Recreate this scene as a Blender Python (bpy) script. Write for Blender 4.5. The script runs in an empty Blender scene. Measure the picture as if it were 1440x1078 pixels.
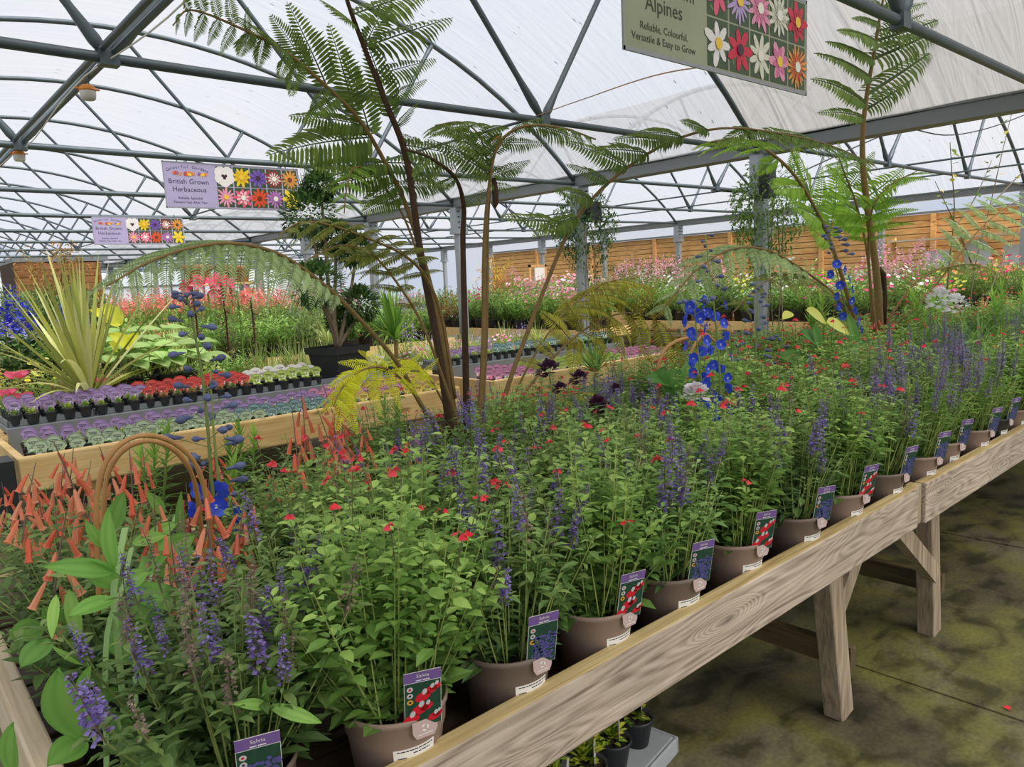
import bpy, math
import numpy as np
from mathutils import Matrix, Vector

scene = bpy.context.scene
COL = scene.collection
RNG = np.random.RandomState(7)
pi = math.pi
A = np.array

# ------------------------------------------------------------------ camera
H = 1.65
YAW, PITCH, ROLL, FPX = math.radians(48.795), math.radians(7.872), math.radians(-2.8015), 1047.3
cf = A([math.cos(PITCH) * math.cos(YAW), math.cos(PITCH) * math.sin(YAW), -math.sin(PITCH)])
cr = A([math.sin(YAW), -math.cos(YAW), 0.0])
cu = np.cross(cr, cf)
cr, cu = cr * math.cos(ROLL) + cu * math.sin(ROLL), -cr * math.sin(ROLL) + cu * math.cos(ROLL)
cam_d = bpy.data.cameras.new('camera')
cam_d.sensor_fit = 'HORIZONTAL'
cam_d.sensor_width = 36.0
cam_d.lens = 36.0 * FPX / 1440.0
cam_d.clip_start = 0.05
cam_d.clip_end = 500
cam = bpy.data.objects.new('camera', cam_d)
COL.objects.link(cam)
cam.matrix_world = Matrix(((cr[0], cu[0], -cf[0], 0), (cr[1], cu[1], -cf[1], 0), (cr[2], cu[2], -cf[2], H), (0, 0, 0, 1)))
scene.camera = cam

# ------------------------------------------------------------------ world, sun, exposure
scene.view_settings.view_transform = 'Standard'
scene.view_settings.look = 'None'
scene.view_settings.gamma = 1.0
scene.view_settings.use_curve_mapping = False
scene.view_settings.exposure = 0.36
world = bpy.data.worlds.new('world')
scene.world = world
world.use_nodes = True
wn, wl = world.node_tree.nodes, world.node_tree.links
wn.clear()
w_out = wn.new('ShaderNodeOutputWorld')
w_bg = wn.new('ShaderNodeBackground')
w_tc = wn.new('ShaderNodeTexCoord')
w_map = wn.new('ShaderNodeMapping')
w_map.inputs['Scale'].default_value = (1.0, 1.0, 2.2)
w_no = wn.new('ShaderNodeTexNoise')
w_no.inputs['Scale'].default_value = 2.2
w_no.inputs['Detail'].default_value = 5.0
w_rp = wn.new('ShaderNodeValToRGB')
w_rp.color_ramp.elements[0].position = 0.34
w_rp.color_ramp.elements[0].color = (0.70, 0.80, 0.98, 1)
w_rp.color_ramp.elements[1].position = 0.62
w_rp.color_ramp.elements[1].color = (0.97, 0.97, 1.0, 1)
wl.new(w_tc.outputs['Generated'], w_map.inputs['Vector'])
wl.new(w_map.outputs[0], w_no.inputs['Vector'])
wl.new(w_no.outputs['Fac'], w_rp.inputs[0])
wl.new(w_rp.outputs[0], w_bg.inputs['Color'])
w_bg.inputs['Strength'].default_value = 0.60
wl.new(w_bg.outputs[0], w_out.inputs['Surface'])
sun_d = bpy.data.lights.new('sun', 'SUN')
sun_d.energy = 7.0
sun_d.angle = math.radians(60)
sun_d.color = (1.0, 0.95, 0.86)
sun = bpy.data.objects.new('sun', sun_d)
COL.objects.link(sun)
sun.rotation_euler = Vector((0.10, -0.52, 0.85)).to_track_quat('Z', 'Y').to_euler()


# ------------------------------------------------------------------ picture helpers: a pixel of the photo on a world plane
CAM = A([0, 0, H])


def ray(px, py):
    return cf + (px - 720) / FPX * cr - (py - 539) / FPX * cu


def onx(px, py, x):
    d = ray(px, py)
    return CAM + d * (x / d[0])


def ony(px, py, y):
    d = ray(px, py)
    return CAM + d * (y / d[1])


def onz(px, py, z):
    d = ray(px, py)
    return CAM + d * ((z - H) / d[2])


def srgb(r, g, b):
    f = lambda c: (c / 12.92 if c <= 0.04045 else ((c + 0.055) / 1.055) ** 2.4)
    return (f(r / 255), f(g / 255), f(b / 255), 1.0)


# ------------------------------------------------------------------ mesh building
class MB:
    def __init__(s):
        s.v, s.f, s.m, s.t, s.n = [], [], [], [], 0

    def add(s, V, F, mi=0, tint=0.5):
        V = np.asarray(V, float).reshape(-1, 3)
        F = np.asarray(F, int)
        if F.size == 0:
            return s
        s.v.append(V)
        s.f.append(F + s.n)
        s.m.append(np.full(len(F), mi, int) if np.isscalar(mi) else np.asarray(mi))
        s.t.append(np.full(len(V), tint, float) if np.isscalar(tint) else np.asarray(tint, float))
        s.n += len(V)
        return s

    def tris(s):
        return sum(len(f) * (f.shape[1] - 2) for f in s.f)

    def mesh(s, name, mats, smooth=False):
        me = bpy.data.meshes.new(name)
        if s.n:
            V = np.concatenate(s.v)
            loops = np.concatenate([f.ravel() for f in s.f])
            tot = np.concatenate([np.full(len(f), f.shape[1], int) for f in s.f])
            start = np.concatenate([[0], np.cumsum(tot)[:-1]])
            me.vertices.add(len(V))
            me.vertices.foreach_set('co', V.ravel())
            me.loops.add(len(loops))
            me.loops.foreach_set('vertex_index', loops)
            me.polygons.add(len(tot))
            me.polygons.foreach_set('loop_start', start)
            me.polygons.foreach_set('loop_total', tot)
            me.polygons.foreach_set('material_index', np.concatenate(s.m))
            me.polygons.foreach_set('use_smooth', np.full(len(tot), bool(smooth)))
            at = me.attributes.new('tint', 'FLOAT', 'POINT')
            at.data.foreach_set('value', np.concatenate(s.t))
            me.update(calc_edges=True)
            me.validate()
        for m in (mats if isinstance(mats, (list, tuple)) else [mats]):
            me.materials.append(m)
        return me

    def obj(s, name, mats, parent=None, smooth=False):
        return link(name, s.mesh(name, mats, smooth), parent)


def link(name, me, parent=None, mat=None):
    o = bpy.data.objects.new(name, me)
    COL.objects.link(o)
    if parent is not None:
        o.parent = parent
    if mat is not None:
        o.matrix_basis = mat
    return o


def empty(name, loc=(0, 0, 0), rz=0.0, parent=None, scale=1.0):
    o = bpy.data.objects.new(name, None)
    COL.objects.link(o)
    o.location = tuple(float(c) for c in loc)
    o.rotation_euler = (0, 0, rz)
    o.scale = (scale,) * 3
    o.empty_display_size = 0.05
    if parent is not None:
        o.parent = parent
    return o


def tag(o, label=None, cat=None, group=None, kind=None):
    if label:
        o['label'] = label
    if cat:
        o['category'] = cat
    if group:
        o['group'] = group
    if kind:
        o['kind'] = kind
    return o


def stuff(o):
    o['kind'] = 'stuff'
    return o


CHILD = {}


def dup(o, parent=None, loc=None, rz=None, scale=None, label=None, group=None):
    c = o.copy()
    COL.objects.link(c)
    if parent is not None:
        c.parent = parent
    if loc is not None:
        c.location = tuple(float(q) for q in loc)
    if rz is not None:
        c.rotation_euler = (0, 0, rz)
    if scale is not None:
        c.scale = (scale,) * 3 if np.isscalar(scale) else scale
    if label:
        c['label'] = label
    if group:
        c['group'] = group
    for ch in kids(o):
        d = dup(ch, c)
    return c


def kids(o):
    k = CHILD.get(o.name)
    if k is None:
        k = list(o.children)
        CHILD[o.name] = k
    return k


_used = {}


def place(proto, loc, rz=0.0, scale=None, label=None, group=None):
    """the first placing moves the prototype itself, later ones copy it"""
    key = proto.name
    if key not in _used:
        _used[key] = 1
        kids(proto)
        for ch in kids(proto):
            kids(ch)
        proto.location = tuple(float(q) for q in loc)
        proto.rotation_euler = (0, 0, rz)
        if scale is not None:
            proto.scale = (scale,) * 3 if np.isscalar(scale) else scale
        if label:
            proto['label'] = label
        if group:
            proto['group'] = group
        return proto
    return dup(proto, None, loc, rz, scale, label, group)


def nrm(v):
    v = np.asarray(v, float)
    return v / np.maximum(np.linalg.norm(v, axis=-1, keepdims=True), 1e-9)


def frames(d, up=None):
    """(m,3,3) with columns: along d, across, normal"""
    X = nrm(d)
    if up is None:
        up = np.tile(A([0, 0, 1.0]), (len(X), 1))
    Y = np.cross(up, X)
    bad = np.linalg.norm(Y, axis=1) < 1e-3
    Y[bad] = np.cross(A([0.3, 0.9, 0.1]), X[bad])
    Y = nrm(Y)
    Z = np.cross(X, Y)
    return np.stack([X, Y, Z], axis=2)


def scatter(mb, T, M, P, S, mi=0, tint=0.5):
    """T=(verts,faces) template copied by frames M, positions P and scales S (m,3)"""
    TV, TF = T
    m, n = len(P), len(TV)
    if m == 0:
        return
    S = np.asarray(S, float)
    if S.ndim == 1:
        S = np.repeat(S[:, None], 3, 1)
    L = TV[None] * S[:, None, :]
    V = np.einsum('mij,mnj->mni', M, L) + P[:, None, :]
    TF = np.asarray(TF)
    F = (TF[None] + (np.arange(m) * n)[:, None, None]).reshape(-1, TF.shape[1])
    t = np.repeat(tint if not np.isscalar(tint) else np.full(m, tint), n)
    mb.add(V.reshape(-1, 3), F, mi, t)


def box(mb, lo, hi, mi=0, tint=0.5):
    x0, y0, z0 = lo
    x1, y1, z1 = hi
    V = [(x0, y0, z0), (x1, y0, z0), (x1, y1, z0), (x0, y1, z0), (x0, y0, z1), (x1, y0, z1), (x1, y1, z1), (x0, y1, z1)]
    F = [(0, 3, 2, 1), (4, 5, 6, 7), (0, 1, 5, 4), (1, 2, 6, 5), (2, 3, 7, 6), (3, 0, 4, 7)]
    return mb.add(V, F, mi, tint)


def obox(mb, p, q, w, h, up=(0, 0, 1), mi=0, tint=0.5):
    """bar of section w (across) x h (along the up side) from p to q"""
    p, q = np.asarray(p, float), np.asarray(q, float)
    X = nrm(q - p)
    Y = nrm(np.cross(np.asarray(up, float), X))
    Z = np.cross(X, Y)
    V = []
    for e in (p, q):
        for a, b in ((-1, -1), (1, -1), (1, 1), (-1, 1)):
            V.append(e + Y * a * w / 2 + Z * b * h / 2)
    F = [(0, 3, 2, 1), (4, 5, 6, 7), (0, 1, 5, 4), (1, 2, 6, 5), (2, 3, 7, 6), (3, 0, 4, 7)]
    return mb.add(V, F, mi, tint)


def tube(mb, pts, r, n=8, mi=0, tint=0.5, cap=True):
    pts = np.asarray(pts, float)
    k = len(pts)
    r = np.full(k, r) if np.isscalar(r) else np.asarray(r, float)
    T = np.gradient(pts, axis=0)
    T = nrm(T)
    ref = A([0, 0, 1.0]) if abs(T[:, 2]).mean() < 0.8 else A([1.0, 0.2, 0])
    Y = nrm(np.cross(ref, T))
    Z = np.cross(T, Y)
    a = np.linspace(0, 2 * pi, n, endpoint=False)
    V = pts[:, None] + r[:, None, None] * (np.cos(a)[None, :, None] * Y[:, None] + np.sin(a)[None, :, None] * Z[:, None])
    i = np.arange(k - 1)[:, None] * n
    j = np.arange(n)[None]
    j2 = (j + 1) % n
    F = np.stack([i + j, i + j2, i + n + j2, i + n + j], axis=2).reshape(-1, 4)
    t = tint if np.isscalar(tint) else np.repeat(tint, n)
    mb.add(V.reshape(-1, 3), F, mi, t)
    if cap:
        b = mb.n - k * n
        mb.f.append(A([[b + x for x in range(n)][::-1]]))
        mb.m.append(A([mi]))
        mb.f.append(A([[b + (k - 1) * n + x for x in range(n)]]))
        mb.m.append(A([mi]))
    return mb


def lathe(mb, prof, n=24, mi=0, c=(0, 0, 0), tint=0.5):
    prof = np.asarray(prof, float)
    k = len(prof)
    a = np.linspace(0, 2 * pi, n, endpoint=False)
    V = np.stack([prof[:, 0:1] * np.cos(a), prof[:, 0:1] * np.sin(a), np.repeat(prof[:, 1:2], n, 1)], 2) + np.asarray(c)
    i = np.arange(k - 1)[:, None] * n
    j = np.arange(n)[None]
    j2 = (j + 1) % n
    F = np.stack([i + j, i + j2, i + n + j2, i + n + j], axis=2).reshape(-1, 4)
    return mb.add(V.reshape(-1, 3), F, mi, tint)


def disc(mb, c, r, n=16, mi=0, ax=None, tint=0.5):
    X, Y = ax if ax is not None else (A([1, 0, 0]), A([0, 1, 0]))
    a = np.linspace(0, 2 * pi, n, endpoint=False)
    V = np.asarray(c) + r * (np.cos(a)[:, None] * X + np.sin(a)[:, None] * Y)
    return mb.add(V, [list(range(n))], mi, tint)


def spline(pts, n=24):
    """Catmull-Rom through the points"""
    P = np.asarray(pts, float)
    P = np.vstack([2 * P[0] - P[1], P, 2 * P[-1] - P[-2]])
    k = len(P) - 3
    out = []
    for u in np.linspace(0, k, n):
        i = min(int(u), k - 1)
        t = u - i
        a, b, c, d = P[i:i + 4]
        out.append(0.5 * ((2 * b) + (-a + c) * t + (2 * a - 5 * b + 4 * c - d) * t * t + (-a + 3 * b - 3 * c + d) * t ** 3))
    return A(out)


# templates (length 1 along X, full width 1 along Y)
LEAF = (A([(0, 0, 0), (.25, .42, .07), (.62, .40, .05), (1, 0, -.13), (.62, -.40, .05), (.25, -.42, .07), (.45, 0, 0)]), A([(0, 6, 1), (1, 6, 2), (2, 6, 3), (3, 6, 4), (4, 6, 5), (5, 6, 0)]))
PETAL = (A([(0, 0, 0), (.65, .5, .10), (1, .22, .04), (1, -.22, .04), (.65, -.5, .10)]), A([(0, 4, 1), (1, 4, 3), (1, 3, 2)]))
BLADE = (A([(0, .5, 0), (0, -.5, 0), (.5, .42, .03), (.5, -.42, .03), (1, 0, -.06)]), A([(0, 1, 3), (0, 3, 2), (2, 3, 4)]))
_o = 0.5
OCTA = (A([(0, 0, _o), (_o, 0, 0), (0, _o, 0), (-_o, 0, 0), (0, -_o, 0), (0, 0, -_o)]),
        A([(0, 1, 2), (0, 2, 3), (0, 3, 4), (0, 4, 1), (5, 2, 1), (5, 3, 2), (5, 4, 3), (5, 1, 4)]))


def _tubeflower():
    n = 6
    a = np.linspace(0, 2 * pi, n, endpoint=False)
    rings = [(0, .03), (.2, .07), (.8, .105), (.92, .112), (1.0, .155)]
    V = A([(x, r * math.cos(t), r * math.sin(t)) for x, r in rings for t in a])
    F = [(k * n + j, k * n + (j + 1) % n, (k + 1) * n + (j + 1) % n, (k + 1) * n + j) for k in range(len(rings) - 1) for j in range(n)]
    return V, A(F)


TUBEF = _tubeflower()
# two-lipped salvia floret: narrow tube, small hood, wide lower lip
LIP = (A([(0, .1, 0), (0, -.1, 0), (.45, .14, .1), (.45, -.14, .1), (.7, 0, .3), (.5, .45, -.2), (.95, .5, -.55), (1.05, 0, -.5), (.95, -.5, -.55), (.5, -.45, -.2)]),
       A([(0, 1, 3), (0, 3, 2), (2, 3, 4), (2, 5, 9), (2, 9, 3), (5, 6, 7), (5, 7, 9), (9, 7, 8)]))


def straps(mb, base, d, L, W, droop, nseg=6, mi=0, tint=None, fold=0.18):
    """arching strap leaves, vectorised"""
    base, d = np.asarray(base, float), nrm(d)
    m = len(base)
    L, W, droop = (np.broadcast_to(np.asarray(q, float), (m,)) for q in (L, W, droop))
    side = np.cross(d, A([0, 0, 1.0]))
    b = np.linalg.norm(side, axis=1) < 1e-2
    side[b] = A([1, 0, 0])
    side = nrm(side)
    up = np.cross(side, d)
    t = np.linspace(0, 1, nseg + 1)
    C = base[:, None] + d[:, None] * (L[:, None] * t)[..., None]
    C = C + A([0, 0, -1.0]) * (droop * L)[:, None, None] * (t ** 2)[None, :, None]
    w = W[:, None] * np.where(t < 0.35, 0.62 + 1.08 * t, np.clip((1 - t) / 0.65, 0, 1) ** 0.75)[None]
    w = np.maximum(w, 0.0004)
    l = C + side[:, None] * (w / 2)[..., None] + up[:, None] * (w * fold)[..., None]
    r = C - side[:, None] * (w / 2)[..., None] + up[:, None] * (w * fold)[..., None]
    V = np.stack([l, C, r], 2).reshape(m, -1, 3)
    k = nseg + 1
    F = []
    for i in range(nseg):
        a = i * 3
        F += [(a, a + 1, a + 4, a + 3), (a + 1, a + 2, a + 5, a + 4)]
    F = A(F)
    FF = (F[None] + (np.arange(m) * k * 3)[:, None, None]).reshape(-1, 4)
    if tint is None:
        tint = RNG.rand(m)
    mb.add(V.reshape(-1, 3), FF, mi, np.repeat(tint, k * 3))


def dirs(m, lo, hi, rng=RNG):
    """random directions with elevation between lo and hi (degrees)"""
    az = rng.rand(m) * 2 * pi
    el = np.radians(lo + (hi - lo) * rng.rand(m))
    return np.stack([np.cos(az) * np.cos(el), np.sin(az) * np.cos(el), np.sin(el)], 1)


# ------------------------------------------------------------------ materials
MAT = {}


def base_mat(name):
    m = bpy.data.materials.new(name)
    m.use_nodes = True
    n, l = m.node_tree.nodes, m.node_tree.links
    n.clear()
    o = n.new('ShaderNodeOutputMaterial')
    MAT[name] = m
    return m, n, l, o


def setc(p, c):
    p.default_value = c


def plain(name, c, rough=0.55, metal=0.0, spec=0.4, var=0.12, scale=9.0, bump=0.0):
    """colour with a little procedural mottling"""
    if name in MAT:
        return MAT[name]
    m, n, l, o = base_mat(name)
    b = n.new('ShaderNodeBsdfPrincipled')
    tc = n.new('ShaderNodeTexCoord')
    no = n.new('ShaderNodeTexNoise')
    no.inputs['Scale'].default_value = scale
    no.inputs['Detail'].default_value = 4
    mr = n.new('ShaderNodeMapRange')
    mr.inputs['To Min'].default_value = 1 - var
    mr.inputs['To Max'].default_value = 1 + var
    mx = n.new('ShaderNodeMix')
    mx.data_type = 'RGBA'
    mx.blend_type = 'MULTIPLY'
    mx.inputs['Factor'].default_value = 1.0
    mx.inputs['A'].default_value = c
    l.new(tc.outputs['Object'], no.inputs['Vector'])
    l.new(no.outputs['Fac'], mr.inputs['Value'])
    l.new(mr.outputs[0], mx.inputs['B'])
    l.new(mx.outputs['Result'], b.inputs['Base Color'])
    b.inputs['Roughness'].default_value = rough
    b.inputs['Metallic'].default_value = metal
    b.inputs['Specular IOR Level'].default_value = spec
    if bump:
        bp = n.new('ShaderNodeBump')
        bp.inputs['Strength'].default_value = bump
        bp.inputs['Distance'].default_value = 0.01
        l.new(no.outputs['Fac'], bp.inputs['Height'])
        l.new(bp.outputs[0], b.inputs['Normal'])
    l.new(b.outputs[0], o.inputs['Surface'])
    return m


GAIN = 1.6


def leafm(name, c1, c2, c3=None, tr=0.32, rough=0.5, rnd=0.22, spec=0.35):
    """leaf or petal: the tint attribute runs c1 -> c2 (-> c3); some light comes through"""
    if name in MAT:
        return MAT[name]
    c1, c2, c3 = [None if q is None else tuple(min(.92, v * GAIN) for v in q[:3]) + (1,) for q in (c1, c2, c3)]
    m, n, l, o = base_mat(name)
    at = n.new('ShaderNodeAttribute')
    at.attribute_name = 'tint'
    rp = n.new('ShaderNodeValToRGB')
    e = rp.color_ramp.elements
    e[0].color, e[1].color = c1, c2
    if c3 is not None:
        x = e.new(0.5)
        x.color = c2
        e[2].color = c3
    oi = n.new('ShaderNodeObjectInfo')
    mr = n.new('ShaderNodeMapRange')
    mr.inputs['To Min'].default_value = 1 - rnd
    mr.inputs['To Max'].default_value = 1 + rnd
    mx = n.new('ShaderNodeMix')
    mx.data_type = 'RGBA'
    mx.blend_type = 'MULTIPLY'
    mx.inputs['Factor'].default_value = 1.0
    l.new(at.outputs['Fac'], rp.inputs[0])
    l.new(oi.outputs['Random'], mr.inputs['Value'])
    l.new(rp.outputs[0], mx.inputs['A'])
    l.new(mr.outputs[0], mx.inputs['B'])
    b = n.new('ShaderNodeBsdfPrincipled')
    b.inputs['Roughness'].default_value = rough
    b.inputs['Specular IOR Level'].default_value = spec
    t = n.new('ShaderNodeBsdfTranslucent')
    ms = n.new('ShaderNodeMixShader')
    ms.inputs[0].default_value = tr
    l.new(mx.outputs['Result'], b.inputs['Base Color'])
    l.new(mx.outputs['Result'], t.inputs['Color'])
    l.new(b.outputs[0], ms.inputs[1])
    l.new(t.outputs[0], ms.inputs[2])
    l.new(ms.outputs[0], o.inputs['Surface'])
    return m


def woodm(name, c1, c2, c3, along=0, ring=26.0, warp=2.2, rough=0.7, knots=True, bump=0.35, offset=True):
    """sawn board: grain lines along one axis, cathedral bends and knots"""
    if name in MAT:
        return MAT[name]
    m, n, l, o = base_mat(name)
    tc = n.new('ShaderNodeTexCoord')
    oi = n.new('ShaderNodeObjectInfo')
    ad = n.new('ShaderNodeVectorMath')
    ad.operation = 'MULTIPLY_ADD'
    ad.inputs[1].default_value = (7.3, 3.1, 5.7)
    cmb = n.new('ShaderNodeCombineXYZ')
    for k in range(3):
        l.new(oi.outputs['Random'], cmb.inputs[k])
    l.new(cmb.outputs[0], ad.inputs[0])
    l.new(tc.outputs['Object'], ad.inputs[2])
    mp = n.new('ShaderNodeMapping')
    sc = [1.0, 1.0, 1.0]
    sc[along] = 0.16
    mp.inputs['Scale'].default_value = tuple(sc)
    l.new(ad.outputs[0], mp.inputs['Vector'])
    n1 = n.new('ShaderNodeTexNoise')
    n1.inputs['Scale'].default_value = 7.0
    n1.inputs['Detail'].default_value = 1.5
    l.new(mp.outputs[0], n1.inputs['Vector'])
    # cells for knots, long along the board
    vo = n.new('ShaderNodeTexVoronoi')
    vo.inputs['Scale'].default_value = 4.6
    mp2 = n.new('ShaderNodeMapping')
    sc2 = [1.6, 1.6, 1.6]
    sc2[along] = 0.42
    mp2.inputs['Scale'].default_value = tuple(sc2)
    l.new(ad.outputs[0], mp2.inputs['Vector'])
    l.new(mp2.outputs[0], vo.inputs['Vector'])
    kn = n.new('ShaderNodeMapRange')
    kn.inputs['From Min'].default_value = 0.05
    kn.inputs['From Max'].default_value = 0.42
    kn.inputs['To Min'].default_value = 1.0
    kn.inputs['To Max'].default_value = 0.0
    kn.interpolation_type = 'SMOOTHSTEP'
    l.new(vo.outputs['Distance'], kn.inputs['Value'])
    s1 = n.new('ShaderNodeMath')
    s1.operation = 'MULTIPLY_ADD'
    s1.inputs[1].default_value = warp * 0.30 if knots else 0.0
    l.new(kn.outputs[0], s1.inputs[0])
    s2 = n.new('ShaderNodeMath')
    s2.operation = 'MULTIPLY'
    s2.inputs[1].default_value = warp
    l.new(n1.outputs['Fac'], s2.inputs[0])
    l.new(s2.outputs[0], s1.inputs[2])
    s3 = n.new('ShaderNodeMath')
    s3.operation = 'MULTIPLY'
    s3.inputs[1].default_value = ring
    l.new(s1.outputs[0], s3.inputs[0])
    sn = n.new('ShaderNodeMath')
    sn.operation = 'SINE'
    l.new(s3.outputs[0], sn.inputs[0])
    # fine fibre
    n2 = n.new('ShaderNodeTexNoise')
    n2.inputs['Scale'].default_value = 120.0
    n2.inputs['Detail'].default_value = 3.0
    mp3 = n.new('ShaderNodeMapping')
    sc3 = [1.0, 1.0, 1.0]
    sc3[along] = 0.03
    mp3.inputs['Scale'].default_value = tuple(sc3)
    l.new(ad.outputs[0], mp3.inputs['Vector'])
    l.new(mp3.outputs[0], n2.inputs['Vector'])
    mixf = n.new('ShaderNodeMath')
    mixf.operation = 'MULTIPLY_ADD'
    mixf.inputs[1].default_value = 0.12
    l.new(sn.outputs[0], mixf.inputs[0])
    l.new(n2.outputs['Fac'], mixf.inputs[2])
    rp = n.new('ShaderNodeValToRGB')
    e = rp.color_ramp.elements
    e[0].position, e[0].color = 0.18, c1
    e[1].position, e[1].color = 0.82, c3
    x = e.new(0.5)
    x.color = c2
    l.new(mixf.outputs[0], rp.inputs[0])
    core = n.new('ShaderNodeMapRange')
    core.inputs['From Min'].default_value = 0.05
    core.inputs['From Max'].default_value = 0.13
    core.inputs['To Min'].default_value = 0.75 if knots else 0.0
    core.inputs['To Max'].default_value = 0.0
    l.new(vo.outputs['Distance'], core.inputs['Value'])
    mk = n.new('ShaderNodeMix')
    mk.data_type = 'RGBA'
    mk.inputs['B'].default_value = tuple(q * 0.35 for q in c1[:3]) + (1,)
    l.new(core.outputs[0], mk.inputs['Factor'])
    l.new(rp.outputs[0], mk.inputs['A'])
    # weather stains
    n3 = n.new('ShaderNodeTexNoise')
    n3.inputs['Scale'].default_value = 3.0
    n3.inputs['Detail'].default_value = 5.0
    l.new(ad.outputs[0], n3.inputs['Vector'])
    mr3 = n.new('ShaderNodeMapRange')
    mr3.inputs['To Min'].default_value = 0.72
    mr3.inputs['To Max'].default_value = 1.25
    l.new(n3.outputs['Fac'], mr3.inputs['Value'])
    mm = n.new('ShaderNodeMix')
    mm.data_type = 'RGBA'
    mm.blend_type = 'MULTIPLY'
    mm.inputs['Factor'].default_value = 1.0
    l.new(mk.outputs['Result'], mm.inputs['A'])
    l.new(mr3.outputs[0], mm.inputs['B'])
    b = n.new('ShaderNodeBsdfPrincipled')
    b.inputs['Roughness'].default_value = rough
    b.inputs['Specular IOR Level'].default_value = 0.25
    l.new(mm.outputs['Result'], b.inputs['Base Color'])
    bp = n.new('ShaderNodeBump')
    bp.inputs['Strength'].default_value = bump
    bp.inputs['Distance'].default_value = 0.004
    l.new(mixf.outputs[0], bp.inputs['Height'])
    l.new(bp.outputs[0], b.inputs['Normal'])
    l.new(b.outputs[0], o.inputs['Surface'])
    return m


def filmm(name, tint, trans, back, wr=0.5, specks=0.0):
    """polythene: lets the sky through, glows a little from the light on its other side"""
    m, n, l, o = base_mat(name)
    tc = n.new('ShaderNodeTexCoord')
    mp = n.new('ShaderNodeMapping')
    mp.inputs['Scale'].default_value = (0.5, 5.0, 0.5)
    no = n.new('ShaderNodeTexNoise')
    no.inputs['Scale'].default_value = 1.3
    no.inputs['Detail'].default_value = 4.0
    no.inputs['Distortion'].default_value = 1.2
    l.new(tc.outputs['Object'], mp.inputs['Vector'])
    l.new(mp.outputs[0], no.inputs['Vector'])
    mr = n.new('ShaderNodeMapRange')
    mr.inputs['From Min'].default_value = 0.3
    mr.inputs['From Max'].default_value = 0.7
    mr.inputs['To Min'].default_value = trans - 0.10 * wr
    mr.inputs['To Max'].default_value = trans + 0.10 * wr
    l.new(no.outputs['Fac'], mr.inputs['Value'])
    tp = n.new('ShaderNodeBsdfTransparent')
    tp.inputs['Color'].default_value = tint
    tl = n.new('ShaderNodeBsdfTranslucent')
    tl.inputs['Color'].default_value = back
    bp = n.new('ShaderNodeBump')
    bp.inputs['Strength'].default_value = 0.6 * wr
    bp.inputs['Distance'].default_value = 0.08
    l.new(no.outputs['Fac'], bp.inputs['Height'])
    l.new(bp.outputs[0], tl.inputs['Normal'])
    ms = n.new('ShaderNodeMixShader')
    l.new(mr.outputs[0], ms.inputs[0])
    l.new(tl.outputs[0], ms.inputs[1])
    l.new(tp.outputs[0], ms.inputs[2])
    last = ms
    if specks:
        vo = n.new('ShaderNodeTexVoronoi')
        vo.inputs['Scale'].default_value = 5.0
        mp2 = n.new('ShaderNodeMapping')
        mp2.inputs['Scale'].default_value = (0.35, 1.6, 0.6)
        mp2.inputs['Rotation'].default_value = (0, 0, 0.5)
        l.new(tc.outputs['Object'], mp2.inputs['Vector'])
        l.new(mp2.outputs[0], vo.inputs['Vector'])
        r2 = n.new('ShaderNodeMapRange')
        r2.inputs['From Min'].default_value = 0.05
        r2.inputs['From Max'].default_value = 0.075
        r2.inputs['To Min'].default_value = specks
        r2.inputs['To Max'].default_value = 0.0
        l.new(vo.outputs['Distance'], r2.inputs['Value'])
        dk = n.new('ShaderNodeBsdfDiffuse')
        dk.inputs['Color'].default_value = (0.12, 0.12, 0.11, 1)
        m2 = n.new('ShaderNodeMixShader')
        l.new(r2.outputs[0], m2.inputs[0])
        l.new(ms.outputs[0], m2.inputs[1])
        l.new(dk.outputs[0], m2.inputs[2])
        last = m2
    l.new(last.outputs[0], o.inputs['Surface'])
    return m


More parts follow.
